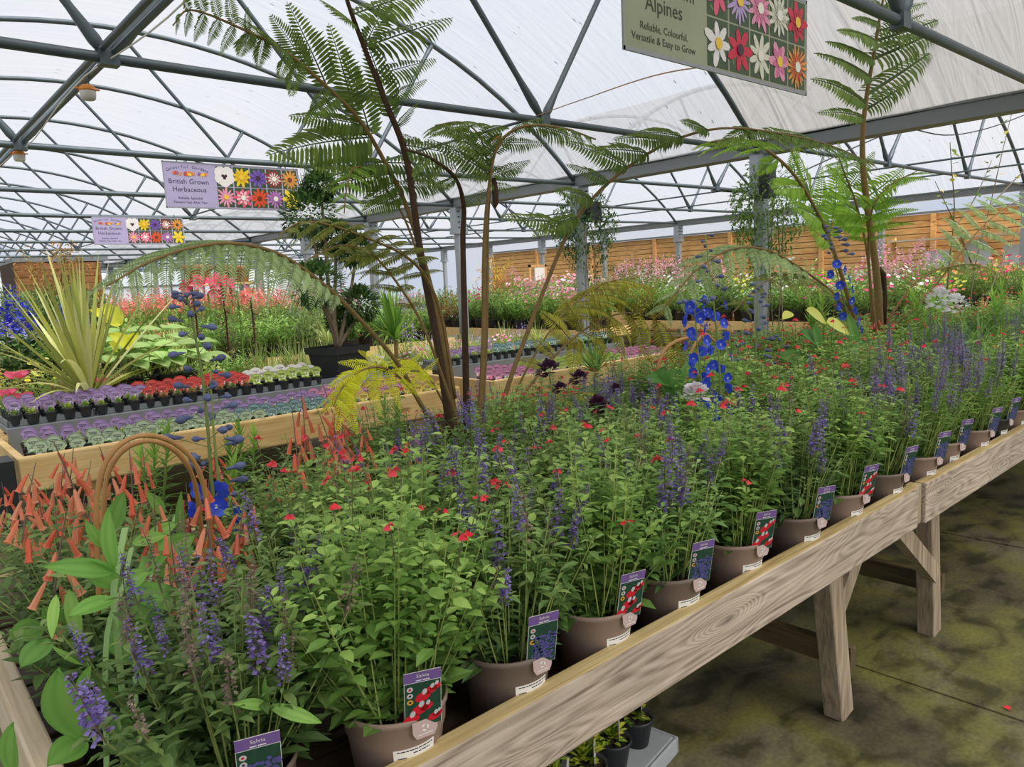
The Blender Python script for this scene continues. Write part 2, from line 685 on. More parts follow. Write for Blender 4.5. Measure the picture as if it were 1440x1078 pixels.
def floorm():
    m, n, l, o = base_mat('algae_ground_cover')
    tc = n.new('ShaderNodeTexCoord')

    def noise(s, d, dist=0.0, sc=(1, 1, 1)):
        mp = n.new('ShaderNodeMapping')
        mp.inputs['Scale'].default_value = sc
        x = n.new('ShaderNodeTexNoise')
        x.inputs['Scale'].default_value = s
        x.inputs['Detail'].default_value = d
        x.inputs['Distortion'].default_value = dist
        l.new(tc.outputs['Object'], mp.inputs['Vector'])
        l.new(mp.outputs[0], x.inputs['Vector'])
        return x

    def ramp(src, stops):
        r = n.new('ShaderNodeValToRGB')
        e = r.color_ramp.elements
        e[0].position, e[0].color = stops[0]
        e[1].position, e[1].color = stops[-1]
        for p, c in stops[1:-1]:
            q = e.new(p)
            q.color = c
        l.new(src, r.inputs[0])
        return r

    big = noise(1.15, 6, 0.7)
    mid = noise(5.0, 6, 0.4, (1.0, 1.5, 1))
    fine = noise(60, 4)
    r1 = ramp(big.outputs['Fac'], [(0.30, srgb(64, 60, 48)), (0.43, srgb(88, 84, 60)), (0.53, srgb(102, 101, 56)), (0.60, srgb(106, 101, 78)), (0.78, srgb(98, 92, 77))])
    r2 = ramp(mid.outputs['Fac'], [(0.36, (0.28, 0.29, 0.22, 1)), (0.50, (1, 1, 1, 1)), (0.68, (1.35, 1.35, 1.0, 1))])
    r3 = ramp(fine.outputs['Fac'], [(0.3, (0.75, 0.75, 0.75, 1)), (0.7, (1.2, 1.2, 1.2, 1))])
    m1 = n.new('ShaderNodeMix')
    m1.data_type = 'RGBA'
    m1.blend_type = 'MULTIPLY'
    m1.inputs['Factor'].default_value = 0.85
    l.new(r1.outputs[0], m1.inputs['A'])
    l.new(r2.outputs[0], m1.inputs['B'])
    m2 = n.new('ShaderNodeMix')
    m2.data_type = 'RGBA'
    m2.blend_type = 'MULTIPLY'
    m2.inputs['Factor'].default_value = 0.9
    l.new(m1.outputs['Result'], m2.inputs['A'])
    l.new(r3.outputs[0], m2.inputs['B'])
    b = n.new('ShaderNodeBsdfPrincipled')
    b.inputs['Roughness'].default_value = 0.62
    b.inputs['Specular IOR Level'].default_value = 0.3
    l.new(m2.outputs['Result'], b.inputs['Base Color'])
    bp = n.new('ShaderNodeBump')
    bp.inputs['Strength'].default_value = 0.3
    bp.inputs['Distance'].default_value = 0.01
    l.new(mid.outputs['Fac'], bp.inputs['Height'])
    l.new(bp.outputs[0], b.inputs['Normal'])
    l.new(b.outputs[0], o.inputs['Surface'])
    return m


M_floor = floorm()
M_film = filmm('clear_polythene', (0.97, 0.98, 1.0, 1), 0.45, (0.335, 0.345, 0.372, 1), wr=0.5, specks=0.6)
M_white_film = filmm('white_polythene', (0.95, 0.95, 0.96, 1), 0.12, (0.225, 0.222, 0.222, 1), wr=0.8, specks=0.2)
M_steel = plain('galvanised_steel', srgb(92, 103, 109), 0.45, 0.45, var=0.2, scale=14)
M_post = plain('galvanised_post', srgb(165, 172, 176), 0.42, 0.55, var=0.16, scale=11)
M_gutter = plain('galvanised_gutter', srgb(124, 128, 129), 0.45, 0.4, var=0.10, scale=5)
M_black = plain('black_plastic', srgb(44, 47, 50), 0.45, var=0.15)
M_grey = plain('grey_plastic_tray', srgb(122, 128, 132), 0.5, var=0.12)
M_cable = plain('black_cable', srgb(38, 40, 44), 0.5)
M_oldwood = woodm('weathered_board', srgb(130, 114, 100), srgb(180, 164, 147), srgb(206, 191, 174), 0, 58, 2.2)
M_oldwood_z = woodm('weathered_leg', srgb(122, 106, 88), srgb(158, 142, 120), srgb(182, 165, 142), 2, 30, 1.6, knots=False)
M_oldtop = woodm('worn_board_top', srgb(150, 128, 84), srgb(196, 172, 120), srgb(216, 196, 150), 0, 24, 1.2, knots=False)
M_slat = woodm('damp_dark_slat', srgb(52, 42, 33), srgb(78, 64, 50), srgb(98, 82, 64), 0, 22, 1.5, rough=0.5)
M_stretch = woodm('mossy_rail', srgb(70, 60, 44), srgb(96, 84, 58), srgb(112, 100, 66), 1, 22, 1.5, knots=False)
M_newwood = woodm('new_pine_board', srgb(206, 168, 106), srgb(222, 188, 128), srgb(233, 204, 150), 0, 16, 0.9, rough=0.55, bump=0.1)
M_fence = woodm('orange_fence_board', srgb(196, 140, 82), srgb(222, 172, 112), srgb(236, 194, 138), 1, 18, 1.4, rough=0.7, bump=0.15)
M_soil = plain('dark_compost', srgb(46, 36, 30), 0.9, var=0.5, scale=90, bump=0.6)
M_taupe = plain('taupe_pot', srgb(150, 128, 116), 0.48, var=0.05)
M_taupe_dark = plain('dark_taupe_pot', srgb(118, 103, 94), 0.5, var=0.05)
M_tab = plain('pink_grey_tab', srgb(192, 168, 164), 0.45, var=0.03)
M_white = plain('white_print', srgb(238, 236, 232), 0.5, var=0.02)
M_ink = plain('black_ink', srgb(40, 40, 42), 0.6)
M_purpleh = plain('purple_label_header', srgb(122, 92, 158), 0.4, var=0.05)
M_picgreen = plain('label_picture_green', srgb(34, 72, 56), 0.4, var=0.5, scale=60)
M_picred = plain('label_picture_red', srgb(214, 30, 52), 0.4, var=0.15, scale=80)
M_picwhite = plain('label_picture_white', srgb(206, 200, 204), 0.4, var=0.1)
M_picpurple = plain('label_picture_purple', srgb(88, 84, 150), 0.4, var=0.35, scale=90)
M_picyellow = plain('label_icon_yellow', srgb(226, 170, 60), 0.4)
M_cane = plain('willow_cane', srgb(184, 136, 84), 0.45, var=0.22, scale=18)

L_salvia = leafm('salvia_leaf', srgb(66, 92, 44), srgb(106, 138, 68), srgb(160, 184, 98))
L_salvia_dk = leafm('dark_salvia_leaf', srgb(58, 82, 46), srgb(92, 120, 66), srgb(140, 162, 94))
L_stem = leafm('green_stem', srgb(96, 112, 60), srgb(140, 152, 84), tr=0.1)
L_calyx = leafm('dusky_calyx', srgb(84, 70, 64), srgb(112, 96, 88), srgb(112, 112, 78), tr=0.15)
L_purple = leafm('purple_floret', srgb(82, 66, 122), srgb(110, 93, 156), srgb(142, 128, 184), tr=0.3, rnd=0.1)
L_lav = leafm('lavender_floret', srgb(84, 76, 116), srgb(110, 101, 144), srgb(140, 132, 172), tr=0.3, rnd=0.1)
L_red = leafm('red_floret', srgb(212, 26, 48), srgb(236, 54, 66), srgb(240, 84, 92), tr=0.35, rnd=0.08)
L_coral = leafm('coral_tube', srgb(226, 92, 70), srgb(240, 122, 92), srgb(244, 150, 118), tr=0.35, rnd=0.08)
L_lily = leafm('bright_lily_leaf', srgb(66, 100, 38), srgb(98, 138, 52), srgb(140, 174, 78), tr=0.4)
L_pea = leafm('broad_pea_leaf', srgb(70, 114, 50), srgb(104, 148, 70), srgb(140, 176, 88), tr=0.35)
L_peastem = leafm('winged_pale_stem', srgb(120, 150, 96), srgb(152, 180, 118), tr=0.3)
L_strap = leafm('strap_leaf', srgb(70, 104, 48), srgb(104, 142, 66), srgb(140, 172, 92), tr=0.35)
L_fern = leafm('fern_green', srgb(66, 86, 40), srgb(92, 114, 52), srgb(126, 144, 72), tr=0.42, rnd=0.15)
L_fern_bright = leafm('fern_fresh_green', srgb(88, 122, 40), srgb(120, 156, 52), srgb(156, 184, 78), tr=0.45, rnd=0.15)
L_fern_silver = leafm('fern_silvery', srgb(104, 128, 82), srgb(140, 160, 108), srgb(176, 192, 146), tr=0.4, rnd=0.12)
L_fern_yellow = leafm('fern_lime_yellow', srgb(168, 176, 36), srgb(204, 208, 48), srgb(226, 222, 84), tr=0.5, rnd=0.12)
L_fern_brown = leafm('fern_browning', srgb(112, 78, 40), srgb(142, 140, 52), srgb(172, 172, 66), tr=0.4, rnd=0.2)
L_fern_dim = leafm('fern_dusky_green', srgb(92, 96, 50), srgb(118, 124, 62), srgb(146, 150, 86), tr=0.4, rnd=0.15)
M_stipe = plain('brown_stipe', srgb(136, 110, 66), 0.7, var=0.35, scale=40)
M_stipe_dark = plain('dark_scaly_stipe', srgb(74, 54, 38), 0.8, var=0.45, scale=60)
L_delph = leafm('delphinium_blue', srgb(28, 44, 146), srgb(42, 66, 180), srgb(78, 102, 204), tr=0.3, rnd=0.08)
L_bud = leafm('slate_bud', srgb(62, 66, 92), srgb(84, 92, 126), srgb(104, 116, 140), tr=0.15)
L_white = leafm('white_petal', srgb(226, 224, 214), srgb(244, 242, 236), tr=0.3, rnd=0.04)
L_dark = leafm('dark_purple_petal', srgb(50, 28, 46), srgb(82, 44, 74), tr=0.2)
L_yel = leafm('pale_yellow_leaf', srgb(196, 200, 84), srgb(220, 220, 112), tr=0.35, rnd=0.06)
L_big = leafm('broad_green_leaf', srgb(64, 104, 50), srgb(90, 132, 66), srgb(116, 154, 86), tr=0.3)


# ------------------------------------------------------------------ lettering (made first, while the scene is small)
TEXT = {}


def _raw_text(s, spacing=1.0):
    c = bpy.data.curves.new('lettering', 'FONT')
    c.body = s
    c.size = 1.0
    c.align_x = 'CENTER'
    c.align_y = 'CENTER'
    c.resolution_u = 2
    c.space_character = spacing
    o = bpy.data.objects.new('lettering', c)
    COL.objects.link(o)
    me = bpy.data.meshes.new_from_object(o.evaluated_get(bpy.context.evaluated_depsgraph_get()))
    bpy.data.objects.remove(o)
    bpy.data.curves.remove(c)
    return me


for _s in ['Salvia', 'British Grown', 'Herbaceous', 'Reliable, Splendid', 'Flowers Year After Year', 'Alpines', 'Reliable, Colourful,', 'Versatile & Easy to Grow'] + sorted(set('ColourfulGardens')):
    TEXT[_s] = _raw_text(_s)


def text_mesh(s, size, mat, spacing=1.0):
    me = TEXT[s].copy()
    me.transform(Matrix.Scale(size, 4))
    me.materials.clear()
    me.materials.append(mat)
    return me


# ================================================================== THE SETTING
GX, GX2, LX = 7.25, 16.5, -1.95          # gutter lines of the two tunnels
CH = 2.84                                # height of the tie bars
Y0, DY = 4.2, 2.58
KS = list(range(-3, 14))
YS = [Y0 + DY * k for k in KS]
YEND = YS[-1]

mb = MB()
n_ = 24
gx = np.linspace(-8, 22, 13)
gy = np.linspace(-8, 52, 25)
V = A([(x, y, 0.0) for y in gy for x in gx])
F = [(j * 13 + i, j * 13 + i + 1, (j + 1) * 13 + i + 1, (j + 1) * 13 + i) for j in range(24) for i in range(12)]
mb.add(V, F)
tag(mb.obj('floor', M_floor), 'dark ground cover fabric stained green with algae', kind='structure')
# the woven sheets of ground cover overlap in low ridges along the aisle
fl = bpy.data.objects['floor']
for k, x in enumerate((1.05, 2.95, 4.85)):
    m_ = MB()
    pts = [(x + .02 * math.sin(t * 1.7 + k), t, .003) for t in np.linspace(-3, 5.2, 26)]
    for i in range(25):
        obox(m_, pts[i], pts[i + 1], .035, .007)
    m_.obj('fabric_seam', M_floor, fl)


def arc_pts(x0, x1, zb, rise, n=18):
    h = (x1 - x0) / 2
    R = (h * h + rise * rise) / (2 * rise)
    c = (x0 + x1) / 2
    xs = np.linspace(x0, x1, n)
    return [(x, zb + rise - R + math.sqrt(R * R - (x - c) ** 2)) for x in xs]


ceil = tag(empty('ceiling', (0, 0, 0)), 'clear polythene roof stretched over steel arches', kind='structure')
TUN = [(LX, GX, 2.80, 1.83), (GX, GX2, 2.86, 1.75)]
for (x0, x1, zb, rise) in TUN:
    ap = arc_pts(x0, x1, zb, rise, 18)
    for i in range(len(YS) - 1):
        ya, yb = YS[i], YS[i + 1]
        m_ = MB()
        ny = 5
        V, F = [], []
        for j in range(ny):
            y = ya + (yb - ya) * j / (ny - 1)
            for q, (x, z) in enumerate(ap):
                V.append((x, y, z + .035 + .012 * math.sin(q * 2.1 + j * 1.7 + i)))
        n = len(ap)
        F = [(j * n + q, j * n + q + 1, (j + 1) * n + q + 1, (j + 1) * n + q) for j in range(ny - 1) for q in range(n - 1)]
        m_.add(V, F)
        white = yb < Y0 + .1 and x0 == LX
        m_.obj('polythene_sheet', M_white_film if white else M_film, ceil, smooth=True)

# trusses: one of everything, then copies along the house
for ti, (x0, x1, zb, rise) in enumerate(TUN):
    xc = (x0 + x1) / 2 if ti else 2.62
    ch = CH if ti == 0 else 2.92
    ap = arc_pts(x0, x1, zb, rise, 30)
    root = empty('roof_truss', (0, Y0, 0))
    m_ = MB()
    tube(m_, [(x, 0, z) for x, z in ap], .028, 8)
    m_.obj('arch_pipe', M_steel, root, True)
    m_ = MB()
    tube(m_, [(x0 + .1, 0, ch), (xc - 1.9, 0, ch), (xc, 0, ch - .01), (xc + 1.9, 0, ch), (x1 - .1, 0, ch)], .027, 8)
    m_.obj('tie_bar', M_steel, root, True)
    zap = zb + rise - .03

    def az(x):
        return float(np.interp(x, [q[0] for q in ap], [q[1] for q in ap]))
    for s in (-1, 1):
        j = xc + s * 1.5
        for tx in (xc - s * .0, xc + s * 2.4):
            m_ = MB()
            p, q = A([j, 0, ch]), A([tx, 0, az(tx) - .02])
            if tx != xc:
                pass
            d = q - p
            tube(m_, [p, p + d * .06, p + d * .16, q - d * .08, q], [.02, .034, .022, .022, .030], 8)
            m_.obj('brace', M_steel, root, True)
        m_ = MB()
        box(m_, (j - .045, -.035, ch - .04), (j + .045, .035, ch + .035))
        m_.obj('joint_clamp', M_steel, root)
    for i, y in enumerate(YS):
        o = root if i == 0 else dup(root)
        o.location = (0, y, 0)
        tag(o, 'grey steel arch and tie bar of the %s tunnel roof' % ('near' if ti == 0 else 'second'),
            group='roof arches of the %s tunnel' % ('near' if ti == 0 else 'second'), kind='structure')

# pipes along the roof
for x, z, n in ((1.09, CH + .035, 2), (4.1, CH + .03, 1)):
    pl = empty('trim_%d' % (1 if n == 2 else 2), (0, 0, 0))
    tag(pl, 'long steel pipe carrying the lamps along the near tunnel', kind='structure')
    for q in range(n):
        m_ = MB()
        if n == 2 or True:
            tube(m_, [(x + q * .055, y, z - q * .012) for y in np.linspace(-1 if n == 2 else Y0, YEND, 20)], .016 if n == 2 else .012, 8)
        m_.obj('pipe', M_steel, pl, True)
    m_ = MB()
    t = np.linspace(0, 1, 160)
    tube(m_, np.stack([x + .03 + .03 * np.sin(t * 70), (-1 if n == 2 else Y0) + t * (YEND - (-1 if n == 2 else Y0)), z - .03 - .04 * np.abs(np.sin(t * 44))], 1), .004, 5)
    m_.obj('white_cable', M_white, pl, True)
for k, x in enumerate((11.0, 12.8)):
    m_ = MB()
    tube(m_, [(x, y, 2.94) for y in np.linspace(0, YEND, 6)], .014, 6)
    tag(m_.obj('trim_%d' % (3 + k), M_steel), 'thin pipe along the second tunnel', kind='structure')

# gutters and posts
for gi, (x, z0, z1) in enumerate(((GX, 2.80, 2.94), (GX2, 2.84, 2.97))):
    g = MB()
    obox(g, (x, -3, (z0 + z1) / 2), (x, YEND + 2, (z0 + z1) / 2), .20, z1 - z0)
    box(g, (x - .12, -3, z1 - .015), (x + .12, YEND + 2, z1 + .012))
    tag(g.obj('beam_%d' % (gi + 1), M_gutter), 'grey steel gutter between two tunnels' if gi == 0 else 'far grey steel gutter in front of the fence', kind='structure')
post = empty('column', (0, 0, 0))
m_ = MB()
box(m_, (-.055, -.055, 0), (.055, .055, 2.80))
m_.obj('post', M_post, post)
m_ = MB()
box(m_, (-.10, -.075, 2.44), (.10, .075, 2.80))
box(m_, (-.115, -.085, 2.40), (.115, .085, 2.47))
m_.obj('bracket', M_post, post)
m_ = MB()
for z in (2.5, 2.58, 2.66, 2.74):
    for sx in (-.05, .05):
        tube(m_, [(sx, -.10, z), (sx, .10, z)], .012, 6)
m_.obj('bolt', M_steel, post)
first = True
for gi, x in enumerate((GX, GX2)):
    for k, y in zip(KS, YS):
        if y < 3 and gi == 0 or y < -2:
            continue
        o = post if first else dup(post)
        first = False
        o.location = (x, y, 0 if gi == 0 else .04)
        tag(o, 'square galvanised steel post under the %s gutter' % ('near' if gi == 0 else 'far'), group='steel posts of the %s gutter' % ('near' if gi == 0 else 'far'), kind='structure')

# fence wall at the right, board by board
wall = tag(empty('wall_right', (0, 0, 0)), 'orange wooden board fence', kind='structure')
FX, FH = 17.4, 2.63
bm_ = MB()
box(bm_, (FX - .012, 0, 0), (FX + .012, 2.40, .124))
plank = bm_.mesh('fence_board', M_fence)
k = 0
NB = 8
for b in range(NB):
    for r in range(19):
        o = link('fence_board', plank, wall)
        o.location = (RNG.uniform(-.004, .004), 1.2 + b * 2.44, .02 + r * .1375)
        k += 1
for b in range(NB + 1):
    m_ = MB()
    box(m_, (-.05, -.05, 0), (.03, .05, FH - .01))
    o = m_.obj('fence_post', M_fence, wall)
    o.location = (FX - .03, 1.2 + b * 2.44 - .02, 0)
m_ = MB()
box(m_, (FX - .07, 1.1, FH), (FX + .05, 1.2 + NB * 2.44, FH + .04))
m_.obj('capping', M_grey, wall)
M_darkgap = plain('fence_backing', srgb(70, 52, 36), 0.9)
m_ = MB()
box(m_, (FX + .014, 1.15, 0), (FX + .03, 1.2 + NB * 2.44, FH - .02))
m_.obj('backing', M_darkgap, wall)

# far end wall of white polythene with a light frame
we = tag(empty('wall_back', (0, 0, 0)), 'far white polythene end wall with thin posts', kind='structure')
M_endfilm = plain('end_polythene', srgb(214, 224, 236), 0.6, var=0.06, scale=1.5)
m_ = MB()
box(m_, (-3, YEND + .9, 0), (17.3, YEND + .93, 2.9))
m_.obj('end_sheet', M_endfilm, we)
for x in np.arange(-2, 17, 1.55):
    m_ = MB()
    box(m_, (x - .03, YEND + .82, 0), (x + .03, YEND + .90, 2.9))
    m_.obj('frame_post', M_steel, we)
for z in (1.2, 2.2):
    m_ = MB()
    box(m_, (-3, YEND + .84, z), (17.3, YEND + .89, z + .05))
    m_.obj('frame_rail', M_steel, we)

# ================================================================== THE FRONT BENCH
BY0, BY1 = 1.089, 2.86
BZ = .664
bench = tag(empty('display_bench', (3.0, 1.1, 0)), 'weathered timber plant bench running along the front, grey board on angled legs', 'bench')


def bpart(m_, name, mat):
    o = m_.obj(name, mat, bench)
    o.matrix_basis = Matrix.Translation((-3.0, -1.1, 0))
    return o


def board(name, lo, hi, mats, cham=.006):
    m_ = MB()
    box(m_, lo, hi)
    b = m_.m[-1]
    b[1] = 1
    o = bpart(m_, name, mats)
    md = o.modifiers.new('bevel', 'BEVEL')
    md.width = cham
    md.segments = 2
    return o


board('front_board', (.10, BY0, .606), (3.045, BY0 + .048, .772), [M_oldwood, M_oldtop])
board('front_board', (3.115, BY0 - .003, .604), (6.9, BY0 + .045, .772), [M_oldwood, M_oldtop])
board('front_board', (6.93, BY0, .606), (9.6, BY0 + .045, .772), [M_oldwood, M_oldtop])
board('joint_batten', (3.05, BY0 + .012, .606), (3.11, BY0 + .06, .77), [M_oldwood_z, M_oldtop])
M_pale = woodm('pale_end_board', srgb(206, 184, 150), srgb(226, 208, 178), srgb(238, 224, 200), 1, 16, 1.2, knots=False, bump=.1)
board('end_board', (.15, BY0 + .05, .60), (.198, BY1, .772), [M_pale, M_pale])
board('back_board', (.10, BY1, .606), (9.6, BY1 + .045, .772), [M_oldwood, M_oldtop])
for i in range(11):
    y = 1.145 + i * .157
    if i < 9 or True:
        board('slat', (.20, y, .618), (9.55, y + .137, BZ + RNG.uniform(-.002, .002)), [M_slat, M_slat], .004)
for x in (.6, 2.47, 3.42, 5.6, 6.5, 8.6):
    m_ = MB()
    box(m_, (x - .02, BY0 + .06, .53), (x + .025, BY1, .616))
    bpart(m_, 'bearer', M_stretch)


def leg(pt, pb, w=.088, d=.05):
    m_ = MB()
    obox(m_, pb, pt, w, d, up=(0, 1, 0))
    o = bpart(m_, 'leg', M_oldwood_z)
    md = o.modifiers.new('bevel', 'BEVEL')
    md.width = .004
    return o


leg((2.445, 1.172, .612), (2.56, 1.172, 0.0), .092, .072)
leg((3.37, 1.172, .612), (3.44, 1.172, 0.0), .085, .072)
leg((.55, 1.172, .612), (.50, 1.172, 0))
for x in (5.6, 6.5, 8.6):
    leg((x, 1.172, .612), (x + .05, 1.172, 0))
for x in (.55, 2.5, 3.4, 5.6, 6.5):
    leg((x, 2.80, .612), (x + .03, 2.80, 0))


def brace(p, q):
    m_ = MB()
    obox(m_, p, q, .075, .045, up=(0, 1, 0))
    bpart(m_, 'brace', M_oldwood_z)


brace((2.58, 1.225, .30), (2.86, 1.225, .615))
brace((3.40, 1.150, .29), (3.00, 1.150, .60))
brace((5.65, 1.2, .30), (5.95, 1.2, .61))
for x, y0 in ((2.60, 1.14), (3.50, 1.14)):
    m_ = MB()
    obox(m_, (x, y0, .215), (x - .02, 2.82, .20), .042, .085)
    bpart(m_, 'stretcher', M_stretch)

# ================================================================== POTS, LABELS, SALVIAS


def fquad(mb, x0, x1, z0, z1, y, mi):
    """flat rectangle facing -Y"""
    mb.add([(x0, y, z0), (x1, y, z0), (x1, y, z1), (x0, y, z1)], [(0, 1, 2, 3)], mi)


def fdisc(mb, x, z, r, y, mi, n=10, sx=1.0, sz=1.0, rot=0.0):
    a = np.linspace(0, 2 * pi, n, endpoint=False)
    u, w = r * sx * np.cos(a), r * sz * np.sin(a)
    V = np.stack([x + u * math.cos(rot) - w * math.sin(rot), np.full(n, y), z + u * math.sin(rot) + w * math.cos(rot)], 1)
    mb.add(V, [list(range(n))], mi)


_lab = {}


def label_meshes(kind):
    """picture care label of a pot: card with purple header, icons, printed flowers; a tab folds over the rim"""
    if kind in _lab:
        return _lab[kind]
    w, h = .066, .125
    card = MB()
    box(card, (-w / 2, 0, 0), (w / 2, .0012, h))
    fquad(card, -w / 2, w / 2, h - .022, h, -.0006, 1)
    fquad(card, -w / 2 + .001, w / 2 - .001, .001, h - .0235, -.0006, 2)
    for i, mi in enumerate((3, 3, 4)):
        fdisc(card, -w / 2 + .010, h - .036 - i * .0145, .0058, -.0010, mi)
        fdisc(card, -w / 2 + .010, h - .036 - i * .0145, .0026, -.0013, 5 if i else 6, 6)
    r = np.random.RandomState(3)
    if kind == 'red':
        for (x, z, q) in ((.014, .080, .9), (.000, .068, 1.1), (.022, .086, .8), (-.006, .040, 1.2), (-.022, .020, 1.2), (.006, .044, .9), (.020, .018, .9), (.026, .024, .7)):
            fdisc(card, x, z, .0115 * q, -.0010, 6, 9, 1.25, .8, .5)
            fdisc(card, x + .003, z + .010 * q, .006 * q, -.0013, 3, 7, .7, 1.1, -.3)
    else:
        for i in range(8):
            x0 = -.020 + i * .0062
            for j in range(7):
                fdisc(card, x0 + r.uniform(-.002, .002) + j * .0008, .008 + j * .0095 + r.uniform(0, .012), .0042, -.0010, 7, 6)
        for i in range(9):
            fdisc(card, r.uniform(-.026, .028), r.uniform(.008, .085), .004, -.0008, 8, 5, .6, 1.6)
    cm = card.mesh('plant_label', [M_white, M_purpleh, M_picgreen, M_picwhite, M_picyellow, M_ink, M_picred, M_picpurple, L_salvia])
    tab = MB()
    V = [(-.024, 0, .0), (.024, 0, .0), (.024, 0, -.022), (.017, 0, -.034), (-.017, 0, -.034), (-.024, 0, -.022)]
    tab.add(V, [(5, 4, 3, 2, 1, 0)], 0)
    for i in range(3):
        a = i * 2 * pi / 3 + pi / 2
        b = a + 1.35
        c = A([math.cos((a + b) / 2), math.sin((a + b) / 2)])
        for s0, s1 in ((0, .55), (.55, 1.0)):
            a0, a1 = a + (b - a) * s0, a + (b - a) * s1
            ro, ri = (.0070, .0046) if s0 == 0 else (.0082, .0034)
            tab.add([(ro * math.cos(a0), -.0006, -.015 + ro * math.sin(a0)), (ri * math.cos(a0), -.0006, -.015 + ri * math.sin(a0)),
                     (.0058 * math.cos(a1) if s0 else ri * math.cos(a1), -.0006, -.015 + (.0058 * math.sin(a1) if s0 else ri * math.sin(a1))),
                     (.0058 * math.cos(a1) if s0 else ro * math.cos(a1), -.0006, -.015 + (.0058 * math.sin(a1) if s0 else ro * math.sin(a1)))], [(0, 1, 2, 3)], 1)
    fquad(tab, -.014, .014, -.0275, -.0262, -.0006, 1)
    tm = tab.mesh('rim_tab', [M_tab, M_white])
    tx = text_mesh('Salvia', .0105, M_white)
    sm = MB()
    for xa, xb in ((-.012, -.002), (.000, .012)):
        sm.add([(xa, -.0012, 0), (xb, -.0012, 0), (xb, .0012, 0), (xa, .0012, 0)], [(0, 1, 2, 3)], 0)
    tx2 = sm.mesh('small_print', M_white)
    _lab[kind] = (cm, tm, tx, tx2)
    return _lab[kind]


_stk = []


def sticker_mesh(R):
    """curved white price sticker with bar code and lines of small print"""
    if _stk:
        return _stk[0]
    m_ = MB()
    w, z0, z1 = .072, .045, .100

    def arcq(x0, x1, za, zb, r, mi, n):
        xs = np.linspace(x0, x1, n + 1)
        V = []
        for x in xs:
            a = x / R
            for z in (za, zb):
                rr = r + z * .108
                V.append((rr * math.sin(a), -rr * math.cos(a), z))
        m_.add(V, [(2 * i, 2 * i + 2, 2 * i + 3, 2 * i + 1) for i in range(n)], mi)
    arcq(-w / 2, w / 2, z0, z1, .0806, 0, 8)
    x = -w / 2 + .008
    for i, bw in enumerate((2, 1, 3, 1, 1, 2, 1, 3, 1, 2)):
        pass
    for i in range(9):
        zz = z0 + .010 + i * .0032
        arcq(-w / 2 + .006, -w / 2 + .021, zz, zz + (.0018 if i % 3 else .0026), .0810, 1, 3)
    for j, (xa, xb, zz) in enumerate(((-.030, .032, .094), (-.004, .026, .087))):
        xx = xa
        rr = np.random.RandomState(5 + j)
        while xx < xb:
            L = rr.uniform(.003, .008)
            arcq(xx, min(xx + L, xb), zz, zz + .0024, .0810, 1, 1)
            xx += L + .0014
    arcq(.022, .031, .062, .068, .0810, 1, 1)
    _stk.append(m_.mesh('price_sticker', [M_white, M_ink]))
    return _stk[0]


PR = .098


def pot_mesh(name, mat):
    m_ = MB()
    lathe(m_, [(.0, .002), (.074, .002), (.077, .006), (.0900, .126), (.0925, .130), (.0925, .134), (.0945, .137), (.0968, .172), (.101, .176), (.1015, .186), (.0985, .188), (.0955, .184), (.0935, .150), (.088, .120)], 32)
    return m_.mesh(name, mat, True)


def soil_mesh(r=.0925, z=.158, name='compost'):
    m_ = MB()
    rr = np.random.RandomState(2)
    n = 20
    a = np.linspace(0, 2 * pi, n, endpoint=False)
    V = [(0, 0, z + .006)]
    for q in (.4, .75, 1.0):
        for t in a:
            V.append((r * q * math.cos(t), r * q * math.sin(t), z + rr.uniform(-.004, .006)))
    F3 = [(0, 1 + i, 1 + (i + 1) % n) for i in range(n)]
    m_.add(V, F3)
    F4 = [(1 + k * n + i, 1 + (k + 1) * n + i, 1 + (k + 1) * n + (i + 1) % n, 1 + k * n + (i + 1) % n) for k in range(2) for i in range(n)]
    m_.f.append(A(F4))
    m_.m.append(np.zeros(len(F4), int))
    # bark flakes
    P = A([(r * .9 * math.sqrt(rr.rand()) * math.cos(t), r * .9 * math.sqrt(rr.rand()) * math.sin(t), z + .008) for t in rr.rand(26) * 6.28])
    scatter(m_, OCTA, frames(dirs(26, -20, 20, rr)), P, np.stack([rr.uniform(.008, .02, 26), rr.uniform(.005, .009, 26), np.full(26, .004)], 1))
    return m_.mesh(name, M_soil)


POT_T, POT_D, POT_B = pot_mesh('pot', M_taupe), pot_mesh('pot', M_taupe_dark), pot_mesh('pot', M_black)
SOIL = soil_mesh()


